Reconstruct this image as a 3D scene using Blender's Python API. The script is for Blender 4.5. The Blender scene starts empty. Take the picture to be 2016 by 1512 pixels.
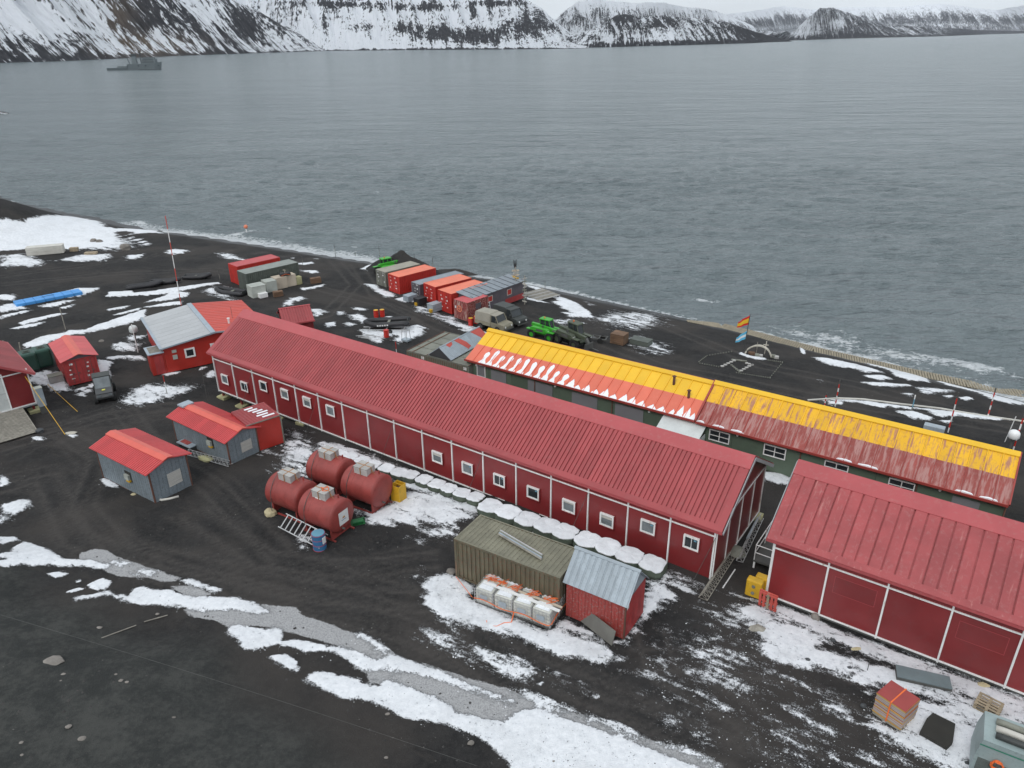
import bpy, math, random
import numpy as np
from mathutils import Vector, Matrix
random.seed(7); rng=np.random.default_rng(11)
sc=bpy.context.scene; COL=sc.collection
R=math.radians
# ---------------------------------------------------------------- camera, sky, sun, exposure
CF,CP,CR,CH=1470.,0.4345,-0.0112,30.4
_F=np.array([0,math.cos(CP),-math.sin(CP)]); _r=np.array([1.,0,0]); _u=np.cross(_r,_F)
CRT=math.cos(CR)*_r+math.sin(CR)*_u; CUP=-math.sin(CR)*_r+math.cos(CR)*_u
cam=bpy.data.cameras.new('camera'); co=bpy.data.objects.new('camera',cam); COL.objects.link(co)
cam.sensor_width=36; cam.lens=36*CF/2016; cam.clip_end=60000; cam.clip_start=0.5
M=Matrix.Identity(4)
for i in range(3):
    M[i][0]=CRT[i]; M[i][1]=CUP[i]; M[i][2]=-_F[i]
M[2][3]=CH; co.matrix_world=M
sc.camera=co
SUN_EL,SUN_AZ=48.,-120.   # overcast: sun lamp stands for the brighter part of the cloud
w=bpy.data.worlds.new('World'); sc.world=w; w.use_nodes=True
nt=w.node_tree; nt.nodes.clear()
sky=nt.nodes.new('ShaderNodeTexSky'); sky.sky_type='NISHITA'; sky.sun_disc=False
sky.sun_elevation=R(SUN_EL); sky.sun_rotation=R(90-SUN_AZ); sky.dust_density=5; sky.air_density=1.0; sky.ozone_density=1
hs=nt.nodes.new('ShaderNodeHueSaturation'); hs.inputs['Saturation'].default_value=0.22
tc=nt.nodes.new('ShaderNodeTexCoord'); mp=nt.nodes.new('ShaderNodeMapping'); mp.inputs['Scale'].default_value=(1.2,1.2,5)
ns=nt.nodes.new('ShaderNodeTexNoise'); ns.inputs['Scale'].default_value=2.2; ns.inputs['Detail'].default_value=6
mix=nt.nodes.new('ShaderNodeMix'); mix.data_type='RGBA'; mix.inputs[0].default_value=0.82
cr=nt.nodes.new('ShaderNodeMapRange'); cr.inputs[1].default_value=0.3; cr.inputs[2].default_value=0.7; cr.inputs[3].default_value=6.9; cr.inputs[4].default_value=8.9
cmb=nt.nodes.new('ShaderNodeVectorMath'); cmb.operation='SCALE'; cmb.inputs[0].default_value=(0.925,1.0,1.065)
bg=nt.nodes.new('ShaderNodeBackground'); bg.inputs[1].default_value=0.12
out=nt.nodes.new('ShaderNodeOutputWorld')
nt.links.new(sky.outputs[0],hs.inputs['Color']); nt.links.new(tc.outputs['Generated'],mp.inputs[0]); nt.links.new(mp.outputs[0],ns.inputs['Vector'])
nt.links.new(ns.outputs[0],cr.inputs[0]); nt.links.new(cr.outputs[0],cmb.inputs['Scale'])
nt.links.new(hs.outputs[0],mix.inputs[6]); nt.links.new(cmb.outputs[0],mix.inputs[7]); nt.links.new(mix.outputs[2],bg.inputs[0]); nt.links.new(bg.outputs[0],out.inputs[0])
sl=bpy.data.lights.new('sun','SUN'); sl.energy=0.9; sl.angle=R(25); sl.color=(1,0.98,0.95)
so=bpy.data.objects.new('sun',sl); COL.objects.link(so)
a=R(SUN_AZ); e=R(SUN_EL)
sd=Vector((math.cos(a)*math.cos(e),math.sin(a)*math.cos(e),math.sin(e)))
so.rotation_euler=sd.to_track_quat('Z','Y').to_euler()
sc.view_settings.view_transform='Standard'; sc.view_settings.look='None'; sc.view_settings.gamma=1
sc.view_settings.exposure=0.10
sc.render.engine='CYCLES'
# ---------------------------------------------------------------- terrain maths
SEA=-2.5
def ss(e0,e1,x):
    t=np.clip((x-e0)/(e1-e0),0,1); return t*t*(3-2*t)
TS=np.array([-400,-250,-180,-136,-94,-67,-31,0,35,62,110,200,400.])
S0=np.array([-60,-25,0,8.3,8.7,5.3,2.9,0,3.3,8.5,18,40,110.])
PD=np.array([-400,-60,-10,0,4,12,25,40,60,75,400.])
PZ=np.array([-30,-8,-3.3,-2.5,-1.5,-0.9,-0.4,0.3,0.9,1.2,3.])
def ST(x,y):
    a=x-2.6; b=y-105.4
    return -0.535*a-0.845*b, 0.845*a-0.535*b
def zg(x,y):
    x=np.asarray(x,float); y=np.asarray(y,float)
    s,t=ST(x,y); d=s-np.interp(t,TS,S0)
    z=np.interp(d,PD,PZ)
    z=z+0.018*np.clip(t,-60,70)*ss(25,60,d)
    e=s-(74.5-0.035*(t-20))+0.8*np.sin(t*0.31)+0.5*np.sin(t*0.77+1)
    z=z+1.5*ss(-1.5,6,e)+0.05*np.clip(e-4,0,200)
    k=np.exp(-((s-30)/13.)**2)*ss(-78,-96,t)
    dip=np.exp(-((x+23.5)**2+(y-62)**2)/26.)
    return z+7.0*k-0.75*dip
def ray(px,py): return _F+CRT*(px-1008)/CF-CUP*(py-756)/CF
def GZ(px,py,z):
    d=ray(px,py); t=(z-CH)/d[2]; return d[0]*t,d[1]*t
def G(px,py,dz=0.):
    z=0.
    for _ in range(60):
        x,y=GZ(px,py,z+dz); z=0.5*z+0.5*float(zg(x,y))
    return Vector((x,y,z))
def projv(x,y,z):
    dx,dy,dz=x,y,z-CH
    w_=dx*_F[0]+dy*_F[1]+dz*_F[2]
    return 1008+CF*(dx*CRT[0]+dy*CRT[1]+dz*CRT[2])/w_, 756-CF*(dx*CUP[0]+dy*CUP[1]+dz*CUP[2])/w_
def vnoise(x,y,seed=0):
    xi=np.floor(x).astype(np.int64); yi=np.floor(y).astype(np.int64); fx=x-xi; fy=y-yi
    def h(a,b):
        n=(a*374761393+b*668265263+seed*1442695041)&0xffffffff
        n=((n^(n>>13))*1274126177)&0xffffffff
        return ((n^(n>>16))&0xffff)/65535.
    u=fx*fx*(3-2*fx); v=fy*fy*(3-2*fy)
    return (h(xi,yi)*(1-u)+h(xi+1,yi)*u)*(1-v)+(h(xi,yi+1)*(1-u)+h(xi+1,yi+1)*u)*v
def fbm(x,y,o=4,seed=0):
    r=0;a=.5;n=0
    for i in range(o):
        r=r+a*vnoise(x*2**i,y*2**i,seed+i);n+=a;a*=.5
    return r/n
# ---------------------------------------------------------------- node helpers
class NB:
    def __init__(s,name):
        s.m=bpy.data.materials.new(name); s.m.use_nodes=True; s.t=s.m.node_tree; s.t.nodes.clear()
        s.o=s.t.nodes.new('ShaderNodeOutputMaterial'); s.b=s.t.nodes.new('ShaderNodeBsdfPrincipled'); s.t.links.new(s.b.outputs[0],s.o.inputs[0])
    def n(s,ty,**k):
        q=s.t.nodes.new(ty)
        for a_,v in k.items(): setattr(q,a_,v)
        return q
    def L(s,a_,b_): s.t.links.new(a_,b_)
    def val(s,sock,v):
        if isinstance(v,(int,float)): sock.default_value=v
        elif isinstance(v,(tuple,list)): sock.default_value=tuple(v) if len(v)==len(sock.default_value) else tuple(v)+(1,)
        else: s.L(v,sock)
    def math(s,op,a_,b_=0,c=0,clamp=False):
        q=s.n('ShaderNodeMath',operation=op,use_clamp=clamp); s.val(q.inputs[0],a_); s.val(q.inputs[1],b_); s.val(q.inputs[2],c); return q.outputs[0]
    def attr(s,nm,f=True):
        q=s.n('ShaderNodeAttribute',attribute_name=nm); return q.outputs['Fac'] if f else q.outputs['Vector']
    def coord(s,k='Object',scale=(1,1,1),rot=(0,0,0),vec=None):
        if vec is None:
            c=s.n('ShaderNodeTexCoord'); vec=c.outputs[k]
        m_=s.n('ShaderNodeMapping'); m_.inputs['Scale'].default_value=scale; m_.inputs['Rotation'].default_value=rot; s.L(vec,m_.inputs[0]); return m_.outputs[0]
    def noise(s,vec,sc_,det=4,rough=0.55):
        q=s.n('ShaderNodeTexNoise'); q.inputs['Scale'].default_value=sc_; q.inputs['Detail'].default_value=det; q.inputs['Roughness'].default_value=rough; s.L(vec,q.inputs['Vector']); return q.outputs[0]
    def rng(s,v,a0,a1,b0,b1,sm=True):
        q=s.n('ShaderNodeMapRange',interpolation_type='SMOOTHSTEP' if sm else 'LINEAR'); s.val(q.inputs[0],v)
        for i_,x_ in zip((1,2,3,4),(a0,a1,b0,b1)): s.val(q.inputs[i_],x_)
        return q.outputs[0]
    def mix(s,f,a_,b_):
        q=s.n('ShaderNodeMix',data_type='RGBA'); s.val(q.inputs[0],f); s.val(q.inputs[6],a_); s.val(q.inputs[7],b_); return q.outputs[2]
    def bump(s,h,st=0.3,dist=0.05,nrm=None):
        q=s.n('ShaderNodeBump'); q.inputs['Strength'].default_value=st; q.inputs['Distance'].default_value=dist; s.L(h,q.inputs['Height'])
        if nrm is not None: s.L(nrm,q.inputs['Normal'])
        return q.outputs[0]
def paint(name,col,rough=0.5,var=0.25,dirt=0.0,dirtcol=(0.12,0.10,0.09),metal=0,sc_=1.2,spec=0.5,streak=0.0,scol=None,bump=0.0,ax='z'):
    b=NB(name); c=b.coord('Object')
    oi=b.n('ShaderNodeObjectInfo'); off=b.n('ShaderNodeVectorMath',operation='ADD'); b.L(c,off.inputs[0])
    rv=b.n('ShaderNodeVectorMath',operation='SCALE'); cx=b.n('ShaderNodeCombineXYZ'); b.L(oi.outputs['Random'],cx.inputs[0]); b.L(oi.outputs['Random'],cx.inputs[1]); b.L(cx.outputs[0],rv.inputs[0]); rv.inputs['Scale'].default_value=57.; b.L(rv.outputs[0],off.inputs[1])
    c=off.outputs[0]
    n1=b.noise(c,sc_,5); n2=b.noise(c,sc_*9,4)
    d=tuple(x*(1-var) for x in col); l=tuple(min(1,x*(1+var*.6)) for x in col)
    k=b.mix(b.rng(n1,0.3,0.7,0,1),d,l)
    tone=b.rng(oi.outputs['Random'],0,1,0.93,1.06,False)
    vs=b.n('ShaderNodeVectorMath',operation='SCALE'); b.L(k,vs.inputs[0]); b.L(tone,vs.inputs['Scale']); k=vs.outputs[0]
    if streak>0:
        cs=b.coord(scale=(3.2,0.35,3.2) if ax=='y' else (5,5,0.5),vec=c); n3=b.noise(cs,1.5,5,0.65)
        k=b.mix(b.rng(n3,0.62-streak*0.22,0.72-streak*0.15,0,1),k,scol or dirtcol)
    if dirt>0: k=b.mix(b.math('MULTIPLY',b.rng(n2,0.5,0.8,0,1),dirt),k,dirtcol)
    b.val(b.b.inputs['Base Color'],k); b.b.inputs['Roughness'].default_value=rough; b.b.inputs['Metallic'].default_value=metal
    b.b.inputs['Specular IOR Level'].default_value=spec
    if bump>0: b.L(b.bump(n2,bump,0.02),b.b.inputs['Normal'])
    return b.m
# ---------------------------------------------------------------- mesh helpers
def setp(o,label=None,cat=None,group=None,kind=None):
    if label: o['label']=label
    if cat: o['category']=cat
    if group: o['group']=group
    if kind: o['kind']=kind
    return o
def meshobj(name,me,parent=None,loc=(0,0,0),rot=(0,0,0)):
    o=bpy.data.objects.new(name,me); COL.objects.link(o); o.parent=parent; o.location=loc; o.rotation_euler=rot; return o
def T(name,label,cat,loc,rz=0,group=None,rot=None):
    o=bpy.data.objects.new(name,None); COL.objects.link(o); o.location=loc; o.rotation_euler=rot or (0,0,rz); o.empty_display_size=0.3
    return setp(o,label,cat,group)
class MB:
    def __init__(s): s.v=[]; s.f=[]; s.mi=[]
    def add(s,vs,fs,m=0):
        k=len(s.v); s.v+= [tuple(p) for p in vs]; s.f+=[tuple(i+k for i in f) for f in fs]; s.mi+=[m]*len(fs)
    def box(s,x0,x1,y0,y1,z0,z1,m=0):
        s.add([(x0,y0,z0),(x1,y0,z0),(x1,y1,z0),(x0,y1,z0),(x0,y0,z1),(x1,y0,z1),(x1,y1,z1),(x0,y1,z1)],
              [(0,3,2,1),(4,5,6,7),(0,1,5,4),(1,2,6,5),(2,3,7,6),(3,0,4,7)],m); return s
    def cbox(s,c,d,rz=0,m=0,rot=None):
        mt=(rot or Matrix.Rotation(rz,3,'Z')); c=Vector(c); x,y,z=[q/2 for q in d]
        P=[c+mt@Vector(p) for p in [(-x,-y,-z),(x,-y,-z),(x,y,-z),(-x,y,-z),(-x,-y,z),(x,-y,z),(x,y,z),(-x,y,z)]]
        s.add(P,[(0,3,2,1),(4,5,6,7),(0,1,5,4),(1,2,6,5),(2,3,7,6),(3,0,4,7)],m); return s
    def bar(s,p0,p1,w_,h=None,m=0):
        h=h or w_; p0=Vector(p0);p1=Vector(p1); d=(p1-p0).normalized()
        up=Vector((0,0,1)) if abs(d.z)<0.95 else Vector((1,0,0))
        a_=d.cross(up).normalized()*w_/2; b_=a_.cross(d).normalized()*h/2
        P=[p0-a_-b_,p0+a_-b_,p0+a_+b_,p0-a_+b_,p1-a_-b_,p1+a_-b_,p1+a_+b_,p1-a_+b_]
        s.add(P,[(0,1,2,3),(7,6,5,4),(0,4,5,1),(1,5,6,2),(2,6,7,3),(3,7,4,0)],m); return s
    def cyl(s,p0,p1,r0,n=16,m=0,r1=None,cap=True):
        r1=r0 if r1 is None else r1; p0=Vector(p0);p1=Vector(p1); d=(p1-p0).normalized()
        up=Vector((0,0,1)) if abs(d.z)<0.95 else Vector((1,0,0))
        a_=d.cross(up).normalized(); b_=a_.cross(d).normalized(); P=[]
        for p,r in ((p0,r0),(p1,r1)):
            for i in range(n):
                t=2*math.pi*i/n; P.append(p+(a_*math.cos(t)+b_*math.sin(t))*r)
        F=[(i,(i+1)%n,n+(i+1)%n,n+i) for i in range(n)]
        if cap: F+=[tuple(range(n-1,-1,-1)),tuple(range(n,2*n))]
        s.add(P,F,m); return s
    def tube(s,pts,r,n=8,m=0,closed=False):
        pts=[Vector(p) for p in pts]; N=len(pts); P=[]
        rr=r if isinstance(r,(list,tuple)) else [r]*N
        for i,p in enumerate(pts):
            q0=pts[i-1] if (i>0 or closed) else pts[i]; q1=pts[(i+1)%N] if (i<N-1 or closed) else pts[i]
            d=(q1-q0).normalized(); up=Vector((0,0,1)) if abs(d.z)<0.9 else Vector((1,0,0))
            a_=d.cross(up).normalized(); b_=a_.cross(d).normalized()
            for k in range(n):
                t=2*math.pi*k/n; P.append(p+(a_*math.cos(t)+b_*math.sin(t))*rr[i])
        F=[]
        for i in range(N if closed else N-1):
            j=(i+1)%N
            for k in range(n): F.append((i*n+k,i*n+(k+1)%n,j*n+(k+1)%n,j*n+k))
        if not closed: F+=[tuple(range(n-1,-1,-1)),tuple(range((N-1)*n,N*n))]
        s.add(P,F,m); return s
    def prism(s,prof,y0,y1,m=0,t=0):   # prof in (x,z), extruded over y; t tapers the top
        n=len(prof); zs=[p[1] for p in prof]; zl,zh=min(zs),max(zs)
        P=[]
        for y,sg in ((y0,1),(y1,-1)):
            for x,z in prof: P.append((x,y+sg*t*(z-zl)/(zh-zl+1e-6),z))
        F=[tuple(range(n)),tuple(range(2*n-1,n-1,-1))]+[(i,n+i,n+(i+1)%n,(i+1)%n) for i in range(n)]
        s.add(P,F,m); return s
    def quad(s,a_,b_,c,d,m=0): s.add([a_,b_,c,d],[(0,1,2,3)],m); return s
    def mesh(s,name,mats,smooth=False):
        me=bpy.data.meshes.new(name); me.from_pydata(s.v,[],s.f)
        for m_ in (mats if isinstance(mats,(list,tuple)) else [mats]): me.materials.append(m_)
        me.polygons.foreach_set('material_index',s.mi)
        if smooth: me.polygons.foreach_set('use_smooth',[True]*len(s.f))
        me.update(); return me
    def build(s,name,mats,parent=None,loc=(0,0,0),rot=(0,0,0),smooth=False,bevel=0):
        o=meshobj(name,s.mesh(name,mats,smooth),parent,loc,rot)
        if bevel: 
            b=o.modifiers.new('bevel','BEVEL'); b.width=bevel; b.segments=2; b.limit_method='ANGLE'
        return o
def gridobj(name,X,Y,Z,mats,attrs={},smooth=True):
    ny,nx=X.shape; me=bpy.data.meshes.new(name); nv=nx*ny; nf=(nx-1)*(ny-1)
    me.vertices.add(nv); me.vertices.foreach_set('co',np.stack([X,Y,Z],-1).astype(np.float32).ravel())
    i=np.arange(nv).reshape(ny,nx); f=np.stack([i[:-1,:-1],i[:-1,1:],i[1:,1:],i[1:,:-1]],-1).reshape(-1)
    me.loops.add(nf*4); me.loops.foreach_set('vertex_index',f.astype(np.int32))
    me.polygons.add(nf); me.polygons.foreach_set('loop_start',(np.arange(nf)*4).astype(np.int32))
    if smooth: me.polygons.foreach_set('use_smooth',np.ones(nf,bool))
    me.update(calc_edges=True)
    for k,v in attrs.items():
        if v.ndim==3:
            a_=me.attributes.new(k,'FLOAT_VECTOR','POINT'); a_.data.foreach_set('vector',v.astype(np.float32).ravel())
        else:
            a_=me.attributes.new(k,'FLOAT','POINT'); a_.data.foreach_set('value',v.astype(np.float32).ravel())
    for m_ in mats: me.materials.append(m_)
    return meshobj(name,me)
def gaxis(lo,hi,d,flo,fhi,g=1.12,mx=1e9):
    a_=[lo+i*d for i in range(int(round((hi-lo)/d))+1)]; q=d; x=a_[-1]
    while x<fhi: q=min(q*g,mx); x+=q; a_.append(x)
    q=d; x=a_[0]; b_=[]
    while x>flo: q=min(q*g,mx); x-=q; b_.append(x)
    return np.array(b_[::-1]+a_)
# ---------------------------------------------------------------- ground with snow
gx=gaxis(-60,56,0.25,-14000,14000,1.09); gy=gaxis(19,104,0.25,-14000,14000,1.07)
X,Y=np.meshgrid(gx,gy); Z=zg(X,Y)
near=(np.abs(X)<160)&(np.abs(Y)<230)
s_,t_=ST(X,Y); dsh=s_-np.interp(t_,TS,S0)
Z=Z+np.where(near,(fbm(X*.25,Y*.25,4,3)-.5)*.22*ss(0,4,dsh)+(fbm(X*1.1,Y*1.1,3,9)-.5)*.09*ss(1,3,dsh),0)
snow=np.zeros_like(X); ice=np.zeros_like(X); rag=np.zeros_like(X)
def z_(ox,oy,k,pts): return [(ox+p[0]/k,oy+p[1]/k) for p in pts]
def paintpoly(A,poly,w=0.25,val=1.0,op='max',ragv=None):
    P=np.array([G(*p)[:2] for p in poly]); mn=P.min(0)-w*3; mx=P.max(0)+w*3
    i0,i1=np.searchsorted(gx,[mn[0],mx[0]]); j0,j1=np.searchsorted(gy,[mn[1],mx[1]])
    if i1<=i0 or j1<=j0: return
    x=X[j0:j1,i0:i1]; y=Y[j0:j1,i0:i1]; d=np.full(x.shape,1e9); ins=np.zeros(x.shape,bool); n=len(P)
    for k in range(n):
        a_=P[k]; b_=P[(k+1)%n]; e_=b_-a_; L2=e_@e_+1e-9
        h=np.clip(((x-a_[0])*e_[0]+(y-a_[1])*e_[1])/L2,0,1)
        d=np.minimum(d,np.hypot(x-a_[0]-h*e_[0],y-a_[1]-h*e_[1]))
        c=((a_[1]>y)!=(b_[1]>y))&(x<(b_[0]-a_[0])*(y-a_[1])/(b_[1]-a_[1]+1e-12)+a_[0]); ins^=c
    sd_=np.where(ins,d,-d); w=w*1.3; v=np.clip(0.5+(sd_+(.10 if op=='max' else -.05))/(2*w),0,1)*val
    if op=='max':
        up=v>A[j0:j1,i0:i1]
        A[j0:j1,i0:i1]=np.maximum(A[j0:j1,i0:i1],v)
        if ragv is not None: rag[j0:j1,i0:i1]=np.where(up,ragv,rag[j0:j1,i0:i1])
    else: A[j0:j1,i0:i1]*=(1-v)
I=lambda *p:list(p)
def A7(*p): return z_(0,1040,2.52,p)
def A8(*p): return z_(700,1150,2.52,p)
def A1(*p): return z_(500,840,5.04,p)
def A2(*p): return z_(820,960,3.36,p)
def A3(*p): return z_(1280,860,2.739,p)
def A4(*p): return z_(1500,1200,3.907,p)
def A44(*p): return z_(400,440,4.032,p)
def A5(*p): return z_(700,480,4.032,p)
def A6(*p): return z_(1300,560,2.8156,p)
ICE=[A7((400,125),(460,105),(520,110),(580,145),(680,180),(780,215),(850,245),(890,255),(830,262),(740,240),(600,235),(510,205),(550,185),(400,160)),
 A7((850,295),(940,290),(1000,310),(1040,330),(980,345),(900,320)),
 A7((920,400),(1080,408),(1190,405),(1330,415),(1300,380),(1460,395),(1500,440),(1600,470),(1700,510),(1800,540),(1900,590),(1960,640),(1850,645),(1700,590),(1560,540),(1400,500),(1300,480),(1150,490),(1050,450),(960,430)),
 A8((0,265),(60,280),(150,330),(200,360),(240,450),(0,400)),
 A8((60,430),(240,440),(330,440),(560,510),(780,570),(900,620),(800,640),(740,680),(490,640),(470,610),(330,540),(200,500),(80,480)),
 A8((200,360),(400,420),(560,470),(740,510),(900,580),(1100,650),(1400,760),(1700,840),(1830,912),(1650,912),(1400,800),(1100,690),(900,620),(780,570),(560,500),(400,430)),
 A8((1170,815),(1230,805),(1330,850),(1320,885),(1220,880)),A8((620,760),(700,790),(860,860),(1000,912),(800,912),(720,840))]
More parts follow.
